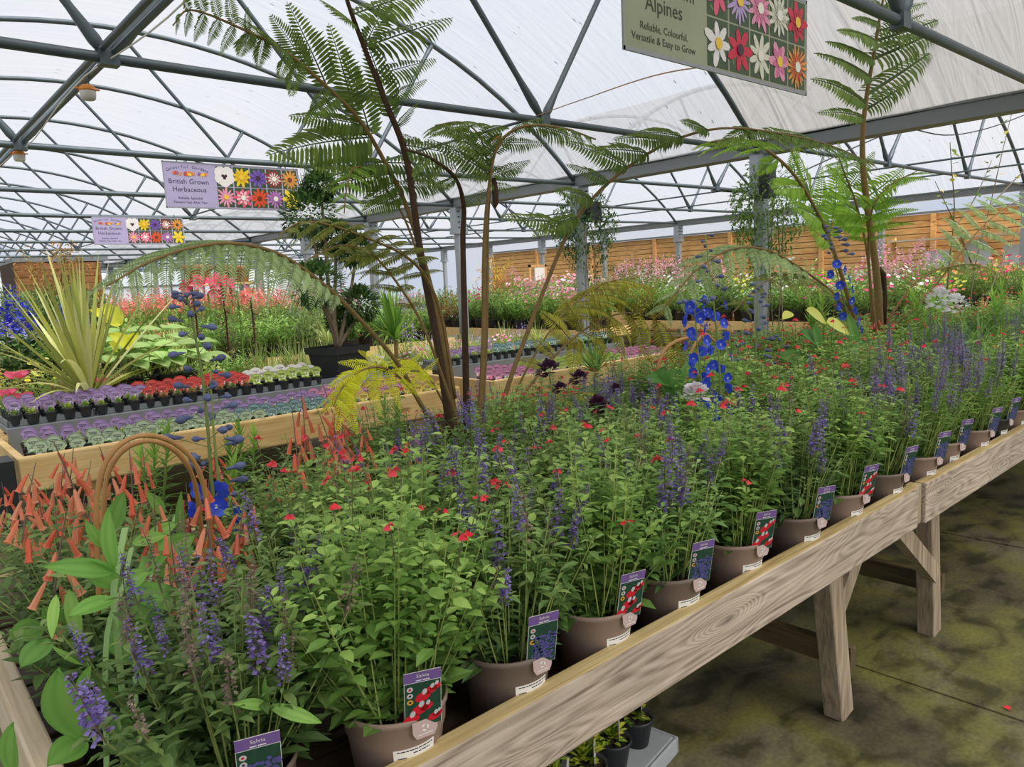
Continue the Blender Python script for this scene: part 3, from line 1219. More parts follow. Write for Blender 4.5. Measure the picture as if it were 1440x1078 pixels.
def bush(seed, n_st=34, h=.46, spread=.20, leaf=.045, nodes=9, z0=.16, lean=.10, axil=2, wide=.62, r0=.07, rise=.6, clear=False):
    """leafy stems from the pot: returns stems, leaves and the stem tips (position, direction)"""
    r = np.random.RandomState(seed)
    st, lf = MB(), MB()
    LP, LD, LU, LS, LT = [], [], [], [], []
    tips = []
    for i in range(n_st):
        az = i * 2.399 + r.uniform(-.3, .3)
        q = math.sqrt((i + .5) / n_st)
        b = A([r0 * q * math.cos(az), r0 * q * math.sin(az), z0])
        hh = h * r.uniform(.72, 1.08) * (1 - .30 * q * q)
        out = spread * q * r.uniform(.75, 1.15)
        if clear and math.sin(az) < -.6 and q > .3:
            out *= .45
        top = b + A([out * math.cos(az) + r.uniform(-lean, lean) * .4, out * math.sin(az) + r.uniform(-lean, lean) * .4, hh])
        mid = b + (top - b) * .5 + A([math.cos(az), math.sin(az), 0]) * out * .16 + A([0, 0, .02])
        t = np.linspace(0, 1, 5)[:, None]
        C = (1 - t) ** 2 * b + 2 * t * (1 - t) * mid + t * t * top
        tube(st, C, np.linspace(.0020, .0010, 5), 4, 0, r.uniform(.2, .9), cap=False)
        d_end = nrm(C[-1] - C[-2])
        tips.append((top, d_end, q))
        for k in range(nodes):
            u = (k + .6 + r.uniform(-.2, .2)) / nodes
            p = (1 - u) ** 2 * b + 2 * u * (1 - u) * mid + u * u * top
            size = leaf * (1.30 - .80 * u) * r.uniform(.75, 1.2)
            a0 = k * pi / 2 + i
            for s in range(2 + axil):
                a = a0 + s * pi + (0 if s < 2 else pi / 2 + r.uniform(-.6, .6))
                sz = size * (1 if s < 2 else .55)
                LP.append(p + A([math.cos(a), math.sin(a), 0]) * .008)
                LD.append((math.cos(a), math.sin(a), r.uniform(-.15, .65)))
                LU.append((r.uniform(-.3, .3), r.uniform(-.3, .3), 1))
                LS.append((sz, sz * wide, sz))
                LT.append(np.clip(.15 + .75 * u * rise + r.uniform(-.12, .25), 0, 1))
    P, D, U, S, T = map(A, (LP, LD, LU, LS, LT))
    if clear:
        E = P + D * S[:, :1]
        hit = np.zeros(len(P), bool)
        for q in (P, E):
            hit |= (np.abs(q[:, 0] + .02) < .085) & (q[:, 1] < -.055) & (q[:, 2] < .32)
        P, D, U, S, T = P[~hit], D[~hit], U[~hit], S[~hit], T[~hit]
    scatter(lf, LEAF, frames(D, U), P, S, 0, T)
    return st, lf, tips


def spike(seed, L=.15, r=.013, n=70, mats=None, name='flower_spike'):
    """upright spike of whorled florets with dusky calyces"""
    rr = np.random.RandomState(seed)
    m_ = MB()
    C = A([(0, 0, 0), (.002, 0, L * .5), (rr.uniform(-.01, .01), rr.uniform(-.01, .01), L)])
    tube(m_, spline(C, 6), np.linspace(.0018, .0007, 6), 4, 1, .3, cap=False)
    u = (np.floor(rr.rand(n) * 16) / 16) * .86 + .14
    a = rr.rand(n) * 2 * pi
    rad = r * (1.05 - .75 * u)
    D = np.stack([np.cos(a), np.sin(a), rr.uniform(.1, .6, n)], 1)
    P = np.stack([np.cos(a) * rad * .4, np.sin(a) * rad * .4, u * L], 1)
    P[:, :2] += (C[-1, :2] * u[:, None] ** 2)
    s = (.011 * (1.1 - .6 * u)) * rr.uniform(.8, 1.2, n)
    flo = rr.rand(n) < np.where(u < .25, .4, .8)
    scatter(m_, LIP, frames(D[flo]), P[flo], np.stack([s[flo] * 1.25, s[flo] * .8, s[flo]], 1), 0, rr.rand(flo.sum()))
    c = ~flo
    k = np.concatenate([np.where(c)[0], np.where(flo)[0][::3]])
    scatter(m_, PETAL, frames(D[k]), P[k], np.stack([s[k] * .8, s[k] * .6, s[k] * .6], 1), 1, rr.rand(len(k)))
    return m_.mesh(name, mats)


def red_flower(seed):
    rr = np.random.RandomState(seed)
    m_ = MB()
    n = 3
    D = dirs(n, -15, 30, rr)
    P = D * .003
    scatter(m_, LIP, frames(D), P, np.stack([np.full(n, .022), np.full(n, .024), np.full(n, .024)], 1) * rr.uniform(.85, 1.2, (n, 1)), 0, rr.rand(n))
    scatter(m_, PETAL, frames(D), P - D * .004, np.tile(A([.010, .007, .007]), (n, 1)), 1, rr.rand(n))
    return m_.mesh('flower', [L_red, L_calyx])


SPIKES = [spike(10 + i, .13 + .02 * i, .019, 130, [L_purple, L_calyx]) for i in range(4)]
LSPIKES = [spike(30 + i, .16 + .03 * i, .019, 140, [L_lav, L_calyx]) for i in range(3)]
FADED = [spike(20 + i, .15 + .02 * i, .010, 60, [L_calyx, L_calyx], 'faded_spike') for i in range(2)]
REDS = [red_flower(i) for i in range(4)]


def add_label(root, kind, ang, r=PR, zr=.186, turn=-.36):
    cm, tm, tx, tx2 = label_meshes(kind)
    dx, dy = math.sin(ang), -math.cos(ang)
    o = link('plant_label', cm, root)
    o.matrix_basis = Matrix.Translation((dx * (r + .003), dy * (r + .003), zr - .016)) @ Matrix.Rotation(ang + turn, 4, 'Z') @ Matrix.Rotation(math.radians(12), 4, 'X')
    for q, z, s in ((tx, .1165, 1), (tx2, .107, 1)):
        t = link('lettering', q, o)
        t.matrix_basis = Matrix.Translation((0, -.0014, z)) @ Matrix.Rotation(pi / 2, 4, 'X')
    t = link('rim_tab', tm, root)
    t.matrix_basis = Matrix.Translation((dx * (r + .0075), dy * (r + .0075), zr - .002)) @ Matrix.Rotation(ang + turn * .4, 4, 'Z') @ Matrix.Rotation(math.radians(-3), 4, 'X')
    return o


def make_salvia(kind, seed, pot=None, front=True):
    root = empty('potted_salvia', (0, 0, 0))
    tag(root, 'salvia', 'plant')
    link('pot', pot or POT_T, root)
    link('compost', SOIL, root)
    r = np.random.RandomState(seed)
    if kind == 'red':
        st, lf, tips = bush(seed, 56, .46, .185, .050, 11, leaf_z(), .12, 3, wide=.64, clear=front)
        stuff(st.obj('stems', L_stem, root))
        stuff(lf.obj('leaves', L_salvia, root))
        k = 0
        sm = MB()
        for i in r.permutation(len(tips))[:9 if front else 11]:
            p, d, q = tips[i]
            e = p + d * r.uniform(.02, .09) + A([r.uniform(-.02, .02), r.uniform(-.02, .02), 0])
            tube(sm, [p - d * .02, (p + e) / 2, e], .0011, 4, 0, .2, cap=False)
            o = link('flower', REDS[k % 4], root)
            o.matrix_basis = Matrix.Translation(tuple(e)) @ Matrix.Rotation(r.uniform(0, 6.28), 4, 'Z') @ Matrix.Scale(r.uniform(.45, .8), 4)
            k += 1
        stuff(sm.obj('flower_stalks', L_calyx, root))
    else:
        sp = SPIKES if kind == 'purple' else LSPIKES
        st, lf, tips = bush(seed, 50, .36 if kind == 'purple' else .38, .17, .056, 10, leaf_z(), .08, 2, wide=.42 if kind == 'purple' else .2, clear=front)
        stuff(st.obj('stems', L_stem, root))
        stuff(lf.obj('leaves', L_salvia_dk if kind == 'purple' else L_salvia, root))
        for k, i in enumerate(r.permutation(len(tips))[:(40 if seed == 100 else (18 if kind == 'lavender' else 15)) if front else (12 if kind == 'lavender' else 8)]):
            p, d, q = tips[i]
            old = kind == 'purple' and r.rand() < (.42 if seed == 100 else .25)
            o = link('faded_spike' if old else 'flower_spike', FADED[k % 2] if old else sp[k % len(sp)], root)
            M = A(frames(A([d * .7 + A([0, 0, .5])]))[0])
            R_ = Matrix(((M[0, 2], M[0, 1], M[0, 0]), (M[1, 2], M[1, 1], M[1, 0]), (M[2, 2], M[2, 1], M[2, 0]))).to_4x4()
            o.matrix_basis = Matrix.Translation(tuple(p - d * .04)) @ R_ @ Matrix.Rotation(r.uniform(0, 6.28), 4, 'Z') @ Matrix.Scale(r.uniform(.6, 1.05) * (.82 if seed == 100 else 1), 4)
    return root


def leaf_z():
    return .158


front = [(.42, 'purple', 'D'), (.727, 'red', 'T'), (1.025, 'purple', 'D'), (1.315, 'red', 'T'), (1.605, 'purple', 'D'), (1.935, 'red', 'T'), (2.27, 'purple', 'D'),
         (2.60, 'red', 'T'), (2.95, 'purple', 'D'), (3.29, 'lavender', 'T'), (3.60, 'lavender', 'T'), (3.95, 'lavender', 'T'), (4.27, 'lavender', 'B'), (4.58, 'red', 'T'), (4.9, 'purple', 'D'), (5.25, 'red', 'T'), (5.6, 'purple', 'T')]
ords = ['first', 'second', 'third', 'fourth', 'fifth', 'sixth', 'seventh', 'eighth', 'ninth', 'tenth', 'eleventh', 'twelfth', 'thirteenth', 'fourteenth', 'fifteenth', 'sixteenth', 'seventeenth']
desc = {'red': 'red-flowered salvia', 'purple': 'purple-spiked salvia', 'lavender': 'lavender-blue spiked plant'}
pname = {'T': 'taupe', 'D': 'dark taupe', 'B': 'black'}
for i, (x, kind, pt) in enumerate(front):
    r_ = make_salvia(kind, 100 + i, {'T': POT_T, 'D': POT_D, 'B': POT_B}[pt])
    y = 1.209 + (RNG.uniform(-.006, .010) if i else .03)
    r_.location = (x - .018, y, BZ)
    r_.scale = (1.05, 1.05, 1.0)
    ang = math.radians([2, -2, 4, 6, 2, -2, 0, 4, 6, 2, 0, 2, 4, 2, 4, 2, 2][i])
    add_label(r_, 'red' if kind == 'red' else 'purple', ang)
    s = link('price_sticker', sticker_mesh(.0795), r_)
    s.matrix_basis = Matrix.Rotation(ang - .14, 4, 'Z') @ Matrix.Translation((0, 0, .028))
    tag(r_, '%s in a %s pot, %s along the front row from the near end' % (desc[kind], pname[pt], ords[i]), 'plant', 'potted salvias in the front row')


_units = ['', 'first', 'second', 'third', 'fourth', 'fifth', 'sixth', 'seventh', 'eighth', 'ninth', 'tenth', 'eleventh', 'twelfth', 'thirteenth', 'fourteenth', 'fifteenth', 'sixteenth', 'seventeenth', 'eighteenth', 'nineteenth']


def ordinal(n):
    if n < 20:
        return _units[n]
    tens = {2: 'twent', 3: 'thirt', 4: 'fort', 5: 'fift'}[n // 10]
    return tens + 'ieth' if n % 10 == 0 else tens + 'y-' + _units[n % 10]



# ================================================================== THE INSIDE ROWS OF THE FRONT BENCH
_proto = {}


def salvia_proto(kind, i):
    k = (kind, i)
    if k not in _proto:
        _proto[k] = make_salvia(kind, 300 + i + (50 if kind == 'red' else 0), POT_T if i % 2 else POT_D, front=False)
    return _proto[k]


# ---- lily: unopened stems with whorls of narrow bright leaves
def make_lily(seed, n=3, h=.40):
    r = np.random.RandomState(seed)
    root = tag(empty('potted_lily', (0, 0, 0)), 'lily', 'plant')
    link('pot', POT_B, root)
    link('compost', SOIL, root)
    for i in range(n):
        az = r.rand() * 6.28
        b = A([.03 * math.cos(az), .03 * math.sin(az), .16])
        top = b + A([.07 * math.cos(az), .07 * math.sin(az), h * r.uniform(.8, 1.1)])
        m_ = MB()
        C = spline([b, (b + top) / 2 + A([0, 0, .01]), top], 8)
        tube(m_, C, .004, 6, 0, .5)
        m_.obj('stem', L_stem, root, True)
        k = 46
        u = np.linspace(.12, 1, k) ** .8
        P = b + (top - b) * u[:, None]
        a = np.arange(k) * 2.399
        el = np.radians(10 + 62 * u ** 3)
        D = np.stack([np.cos(a) * np.cos(el), np.sin(a) * np.cos(el), np.sin(el)], 1)
        m_ = MB()
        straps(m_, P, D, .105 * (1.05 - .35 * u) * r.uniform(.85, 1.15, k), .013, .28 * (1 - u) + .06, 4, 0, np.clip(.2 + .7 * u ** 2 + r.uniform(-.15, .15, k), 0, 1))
        stuff(m_.obj('leaf_whorls', L_lily, root))
    return root


# ---- strappy clump (agapanthus like)
def make_strap(seed, n=34, L=.48):
    r = np.random.RandomState(seed)
    root = tag(empty('strap_leaved_plant', (0, 0, 0)), 'strap', 'plant')
    link('pot', POT_B, root)
    link('compost', SOIL, root)
    D = dirs(n, 35, 82, r)
    P = D * A([.05, .05, 0]) + A([0, 0, .165])
    for q in range(n):
        m_ = MB()
        straps(m_, P[q:q + 1], D[q:q + 1], L * r.uniform(.7, 1.15), .017, r.uniform(.25, .75), 8, 0, r.uniform(.1, .9, 1))
        m_.obj('leaf', L_strap, root, True)
    return root


# ---- cape fuchsia: coral tubes hanging in loose spires
def coral_spire(seed, L=.20, n=8):
    r = np.random.RandomState(seed)
    m_ = MB()
    C = spline([(0, 0, 0), (.006, 0, L * .5), (.014, .004, L)], 8)
    tube(m_, C, np.linspace(.0024, .0012, 8), 5, 1, .5, cap=False)
    for i in range(n):
        u = .05 + .9 * i / n
        p = A([np.interp(u, np.linspace(0, 1, 8), C[:, k]) for k in range(3)])
        a = i * 2.4 + r.uniform(-.3, .3)
        o = A([math.cos(a), math.sin(a), .25]) * .018 * (1.1 - .5 * u)
        tube(m_, [p, p + o], .0008, 4, 1, .5, cap=False)
        d = A([math.cos(a) * .35, math.sin(a) * .35, -1.0]) + r.uniform(-.2, .2, 3)
        s = .064 * (1.12 - .5 * u) * r.uniform(.85, 1.1)
        scatter(m_, TUBEF, frames(A([d])), A([p + o]), A([[s, s * 1.2, s * 1.2]]), 0, A([r.rand()]))
    return m_.mesh('flower_spire', [L_coral, L_calyx])


CORAL = [coral_spire(i, .19 + .02 * i) for i in range(3)]


def make_coral(seed, h=.34, ns=4):
    r = np.random.RandomState(seed)
    root = tag(empty('coral_tube_flower_plant', (0, 0, 0)), 'coral', 'plant')
    link('pot', POT_B, root)
    link('compost', SOIL, root)
    st, lf, tips = bush(seed, 26, h, .17, .058, 7, .158, .10, 2, wide=.45)
    stuff(st.obj('stems', L_stem, root))
    stuff(lf.obj('leaves', L_salvia_dk, root))
    for k, i in enumerate(r.permutation(len(tips))[:ns]):
        p, d, q = tips[i]
        o = link('flower_spire', CORAL[k % 3], root)
        o.matrix_basis = Matrix.Translation(tuple(p - d * .03)) @ Matrix.Rotation(r.uniform(-.25, .25), 4, 'X') @ Matrix.Rotation(r.uniform(-.2, .2), 4, 'Y') @ Matrix.Rotation(r.uniform(0, 6.28), 4, 'Z') @ Matrix.Scale(r.uniform(.8, 1.15), 4)
    return root


# ---- delphinium
def delph_flower():
    m_ = MB()
    for q in range(5):
        a = q * 2 * pi / 5
        scatter(m_, PETAL, frames(A([[.35, math.cos(a), math.sin(a)]]), A([[-1, .2 * math.cos(a), .2 * math.sin(a)]])), A([[0, 0, 0]]), A([[.021, .023, .02]]), 0, A([.3 + .12 * q]))
    for q in range(3):
        a = q * 2.1
        scatter(m_, PETAL, frames(A([[.9, .5 * math.cos(a), .5 * math.sin(a)]])), A([[.001, 0, 0]]), A([[.009, .007, .007]]), 1, A([.6]))
    scatter(m_, TUBEF, frames(A([[-1, 0, .25]])), A([[0, 0, 0]]), A([[.018, .012, .012]]), 0, A([.2]))
    return m_.mesh('flower', [L_delph, L_white])


DELPH = delph_flower()
_m = MB()
lathe(_m, [(.0, .0), (.006, .002), (.0088, .009), (.0078, .017), (.003, .023), (.0, .024)], 8)
lathe(_m, [(.0045, .002), (.0035, -.008), (.0012, -.017), (0, -.018)], 6)
_m.v = [q[:, [2, 1, 0]] * A([1, 1, -1]) for q in _m.v]
BUD = _m.mesh('bud', L_bud, True)


def along(C, u):
    t = np.linspace(0, 1, len(C))
    return A([np.interp(u, t, C[:, k]) for k in range(3)])


def delph_stem(root, C, nfl, nbud, u0=.30, u1=.62, sc=1.0, seed=0, side=None):
    """one flower stem: open flowers from u0 to u1, then buds up to the tip on little stalks"""
    r = np.random.RandomState(seed)
    m_ = MB()
    tube(m_, C, np.linspace(.0055, .0018, len(C)), 6, 0, .4)
    for i in range(nfl + nbud):
        fl = i < nfl
        u = u0 + (u1 - u0) * i / max(nfl, 1) if fl else u1 + (1 - u1) * (i - nfl + .5) / nbud
        p = along(C, u)
        a = i * 2.4 + r.uniform(-.4, .4)
        if side is not None:
            a = side + (-1) ** i * r.uniform(.2, 1.5)
        L = (.034 if fl else .05 * (1.15 - .9 * (u - u1) / max(1 - u1, .01))) * sc * r.uniform(.8, 1.25)
        e = p + A([math.cos(a), math.sin(a), .45]) * L
        tube(m_, [p, e], .0011, 4, 0, .4, cap=False)
        o = link('flower' if fl else 'bud', DELPH if fl else BUD, root)
        s = sc * (1.05 if fl else .95 * r.uniform(.75, 1.1) * (1.1 - .5 * max(0, u - u1)))
        o.matrix_basis = Matrix.Translation(tuple(e)) @ Matrix.Rotation(a, 4, 'Z') @ Matrix.Rotation(r.uniform(-.3, .25), 4, 'Y') @ Matrix.Scale(s, 4)
    m_.obj('stem', L_stem, root, True)


def leaves_at(root, name, mat, P, D, L, W, droop, tint=None, parts=True, fold=.14, nseg=6):
    P, D = np.asarray(P, float), np.asarray(D, float)
    if parts:
        for i in range(len(P)):
            m_ = MB()
            straps(m_, P[i:i + 1], D[i:i + 1], L[i] if not np.isscalar(L) else L, W[i] if not np.isscalar(W) else W, droop[i] if not np.isscalar(droop) else droop, nseg, 0, None if tint is None else tint[i:i + 1], fold)
            m_.obj(name, mat, root, True)


# rows behind the front row; each cell gets the plant the photo shows there
def pix(x, y, z):
    v = A([x, y, z]) - CAM
    d = v @ cf
    return 720 + FPX * (v @ cr) / d, 539 - FPX * (v @ cu) / d


lilies = [make_lily(s, 3, h) for s, h in ((1, .40), (2, .46), (3, .36))]
strapps = [make_strap(s) for s in (1, 2)]
corals = [make_coral(s) for s in (11, 12, 13)]
rows = (1.52, 1.82, 2.12, 2.42, 2.68)
RO = {1.52: 'second', 1.82: 'third', 2.12: 'fourth', 2.42: 'fifth', 2.68: 'back'}
cnt = {}
nth = {}
skip = [(1.78, 2.42), (0.48, 1.55), (.42, 1.82), (3.02, 2.12), (5.95, 2.42), (2.9, 2.42)]
for ri, y in enumerate(rows):
    x = .36 + .14 * (ri % 2)
    while x < 9.2:
        X, Y = x + RNG.uniform(-.03, .03), y + RNG.uniform(-.02, .02)
        x += .315
        if any(abs(X - a) < .17 and abs(Y - b) < .15 for a, b in skip):
            continue
        px, py = pix(X, Y, 1.1)
        u = RNG.rand()
        sc = RNG.uniform(.92, 1.06)
        sink = 1.0
        if X < .75 and y > 1.6:
            kind = 'coral' if (px < 150 or u < .5) else 'lily'
            sc *= .9
        elif 400 < px < 615 and y > 2.0 and y < 2.5:
            kind = 'coral' if u < .62 else 'red'
        elif y > 2.3 and px < 640:
            kind = 'lily' if u < .55 else ('strap' if u < .8 else 'red')
            sc *= .84
        elif px > 1280 and y < 2.0 and X > 4.2:
            kind = 'strap' if u < .62 else ('lily' if u < .78 else 'lavender')
        elif px > 1050 and y > 1.9:
            kind = 'lily' if u < .2 else ('strap' if u < .42 else ('coral' if u < .55 else 'red'))
        elif y < 1.7:
            kind = 'purple' if (int(x / .315) % 2) else 'red'
            if X > 3.2:
                kind = 'lavender' if u < .55 else 'red'
        else:
            kind = 'red' if u < .68 else 'purple'
        if y > 2.3 and 640 < px < 1000:
            sc *= .9
        n = cnt.get(kind, 0)
        cnt[kind] = n + 1
        nth[(kind, y)] = nth.get((kind, y), 0) + 1
        w_ = ordinal(nth[(kind, y)])
        if kind in ('red', 'purple', 'lavender'):
            p = salvia_proto(kind, n % 4)
            d_ = {'red': 'red-flowered salvia', 'purple': 'purple-spiked salvia', 'lavender': 'lavender-blue spiked plant'}[kind]
        elif kind == 'lily':
            p, d_ = lilies[n % 3], 'bright unopened lily'
        elif kind == 'strap':
            p, d_ = strapps[n % 2], 'arching strap-leaved clump'
        else:
            p, d_ = corals[n % 3], 'coral tube-flowered plant'
        lab = '%s, %s of its kind in the %s row of the bench' % (d_, w_, RO[y])
        grp = '%ss in the %s row of the front bench' % (d_, RO[y])
        if X > 4.4 and y < 2.2 and kind in ('strap', 'lily'):
            sc *= 1.22
        place(p, (X, Y, BZ), RNG.uniform(0, 6.28), sc, lab, grp)

for (x, y, k, sc) in ((.33, 1.72, 0, 1.0), (.34, 2.0, 1, 1.05), (.62, 1.83, 2, .8)):
    place(corals[k], (x, y, BZ), RNG.uniform(0, 6), sc, 'dark-leaved coral tube-flowered plant beside the cane hoop, %s of three outwards' % ordinal(k + 1), 'coral tube plants round the cane hoop')
# ================================================================== TREE FERNS


def pinna_mesh(seed, mat, n=22, droop=.16, w=.36, curl=0.0, ptw=1.0):
    """one side branch of a frond, unit length along X: thin rib with pairs of narrow toothed leaflets"""
    r = np.random.RandomState(seed)
    m_ = MB()
    t = np.linspace(0, 1, 8)
    C = np.stack([t - .06 * t ** 3, .05 * t ** 2, .07 * t - droop * t ** 2.2 - curl * t ** 5], 1)
    tube(m_, C, np.linspace(.010, .003, 8), 4, 0, .25, cap=False)
    P, D, U, S, T = [], [], [], [], []
    for i in range(n):
        u = .03 + .96 * i / n
        p = along(C, u)
        tg = nrm(along(C, min(u + .04, 1)) - along(C, max(u - .04, 0)))
        L = w * .5 * (1 - .10 * math.cos(u * 9)) * (min(1, .72 + u * 1.6)) * (1 - u ** 2.4 * .93)
        for s in (-1, 1):
            d = nrm(A([0, s * 1.0, 0]) + tg * (.34 + .25 * u) + A([0, 0, -.26 - .2 * r.rand()]))
            P.append(p)
            D.append(d)
            U.append((0, r.uniform(-.2, .2), 1))
            S.append((L * r.uniform(.9, 1.08), .054 * ptw * (1.15 - .65 * u) * r.uniform(.9, 1.1), L))
            T.append(np.clip(.4 + .3 * u + r.uniform(-.25, .25), 0, 1))
    scatter(m_, LEAF, frames(A(D), A(U)), A(P), A(S), 0, A(T))
    return m_.mesh('pinna', [mat, M_stipe])


PIN = {}


def pinnae(mat, curl=0.0, droop=.16, k=3, w=1.0, ptw=1.0):
    key = (mat.name, curl, droop, w, ptw)
    if key not in PIN:
        PIN[key] = [pinna_mesh(60 + i, mat, 21 + i, droop, (.34 + .04 * i) * w, curl, ptw) for i in range(k)]
    return PIN[key]


def frond(root, pts, r0, r1, mat, start, n, Lmax, side='face', prof=None, ang=28, curl=0.0, droop=.16, stem=None, dropz=-.10, scale_l=1.0, scale_r=1.0, hairy=False, seed=0, tip=.25, pw=1.0, ptw=1.0, at=None, yo=0.0):
    """rachis through 3D points with pairs of pinnae from `start` to the tip"""
    r = np.random.RandomState(seed + 5)
    C = spline(pts, 40)
    base = root.location
    m_ = MB()
    rad = np.linspace(r0, r1, 40)
    tube(m_, C - A(base), rad, 8, 0, .5)
    if hairy:
        k = 420
        i = r.randint(0, 24, k)
        a = r.rand(k) * 6.28
        d = np.stack([np.cos(a), np.sin(a), r.uniform(-.3, .6, k)], 1)
        P = C[i] - A(base) + (C[i + 1] - C[i]) * r.rand(k, 1) + d * rad[i][:, None] * .9
        scatter(m_, BLADE, frames(d), P, np.stack([r.uniform(.010, .022, k), np.full(k, .0016), np.full(k, .01)], 1), 0, r.rand(k))
    f = m_.obj('frond', stem or M_stipe, root, True)
    ms = pinnae(mat, curl, droop, 3, pw, ptw)
    if at is not None:
        mx_ = pinnae(mat, 0.0, .07, 3, pw, ptw)
        pr = A([pix(*c) for c in C])
        for (bx, by, tx, ty) in at:
            k = int(np.argmin((pr[:, 0] - bx) ** 2 + (pr[:, 1] - by) ** 2))
            p = C[k]
            q = ony(tx, ty, p[1] + r.uniform(-.10, .02) + yo)
            N = nrm(-cf + A([0, 0, .35]) + r.uniform(-.15, .15, 3))
            d = q - p
            Ls = float(np.linalg.norm(d))
            M = frames(A([d]), A([N]))[0]
            o = link('pinna', mx_[r.randint(len(mx_))], f)
            o.matrix_basis = Matrix([[M[i, 0] * Ls, M[i, 1] * Ls, M[i, 2] * Ls, p[i] - base[i]] for i in range(3)] + [[0, 0, 0, 1]])
    L_ = np.concatenate([[0], np.cumsum(np.linalg.norm(np.diff(C, axis=0), axis=1))])
    L_ /= L_[-1]
    for i in range(n):
        u = start + (1 - start) * (i + .3) / n
        q = (i + .3) / n
        p = A([np.interp(u, L_, C[:, k]) for k in range(3)])
        p2 = A([np.interp(min(u + .03, 1), L_, C[:, k]) for k in range(3)])
        p1 = A([np.interp(max(u - .03, 0), L_, C[:, k]) for k in range(3)])
        T = nrm(p2 - p1)
        if side == 'face':
            S = cr - T * (cr @ T)
        elif side == 'flat':
            S = np.cross(T, A([0, 0, 1.0]))
        else:
            S = A(side) - T * (A(side) @ T)
        S = nrm(S)
        Lq = Lmax * (prof(q) if prof else (min(1, .55 + q * 2.2) * (1 - q ** 2.2) + tip * q ** 2.2))
        for s in (-1, 1):
            Ls = Lq * (scale_r if s > 0 else scale_l) * r.uniform(.9, 1.08)
            if Ls < .02:
                continue
            a = math.radians(ang + r.uniform(-5, 5))
            d = nrm(s * S * math.cos(a) + T * math.sin(a) + A([0, 0, dropz]))
            N = np.cross(S, T) if True else None
            if N[2] < 0:
                N = -N
            N = nrm(N + A([0, 0, .35]) + r.uniform(-.15, .15, 3))
            M = frames(A([d]), A([N]))[0]
            o = link('pinna', ms[r.randint(len(ms))], f)
            sgn = 1 if r.rand() < .5 else -1
            mm = Matrix(((M[0, 0] * Ls, M[0, 1] * Ls, M[0, 2] * Ls, p[0] - base[0]), (M[1, 0] * Ls, M[1, 1] * Ls, M[1, 2] * Ls, p[1] - base[1]), (M[2, 0] * Ls, M[2, 1] * Ls, M[2, 2] * Ls, p[2] - base[2]), (0, 0, 0, 1)))
            o.matrix_basis = mm
    return f


def Y(*pts):
    """pixels with the world y of the plane they lie in"""
    return [ony(px, py, y) for px, py, y in pts]


fernA = tag(empty('tree_fern', (1.80, 2.42, BZ)), 'tall tree fern with many stalks rising from the middle of the front bench', 'fern')
fernA.location = (1.80, 2.42, BZ)
m_ = MB()
lathe(m_, [(0, .0), (.10, .0), (.105, .01), (.128, .20), (.135, .20), (.136, .225), (.128, .225), (.12, .19)], 24)
m_.obj('pot', M_black, fernA, True)
link('compost', soil_mesh(.12, .20), fernA)
m_ = MB()
lathe(m_, [(.0, .15), (.050, .15), (.058, .24), (.050, .33), (.030, .40), (.0, .43)], 12)
rr = np.random.RandomState(4)
k = 300
a = rr.rand(k) * 6.28
zz = rr.uniform(.2, .40, k)
d = np.stack([np.cos(a), np.sin(a), rr.uniform(.2, 1, k)], 1)
scatter(m_, BLADE, frames(d), np.stack([.05 * np.cos(a), .05 * np.sin(a), zz], 1), np.stack([rr.uniform(.03, .06, k), np.full(k, .004), np.full(k, .02)], 1))
m_.obj('trunk', M_stipe_dark, fernA)

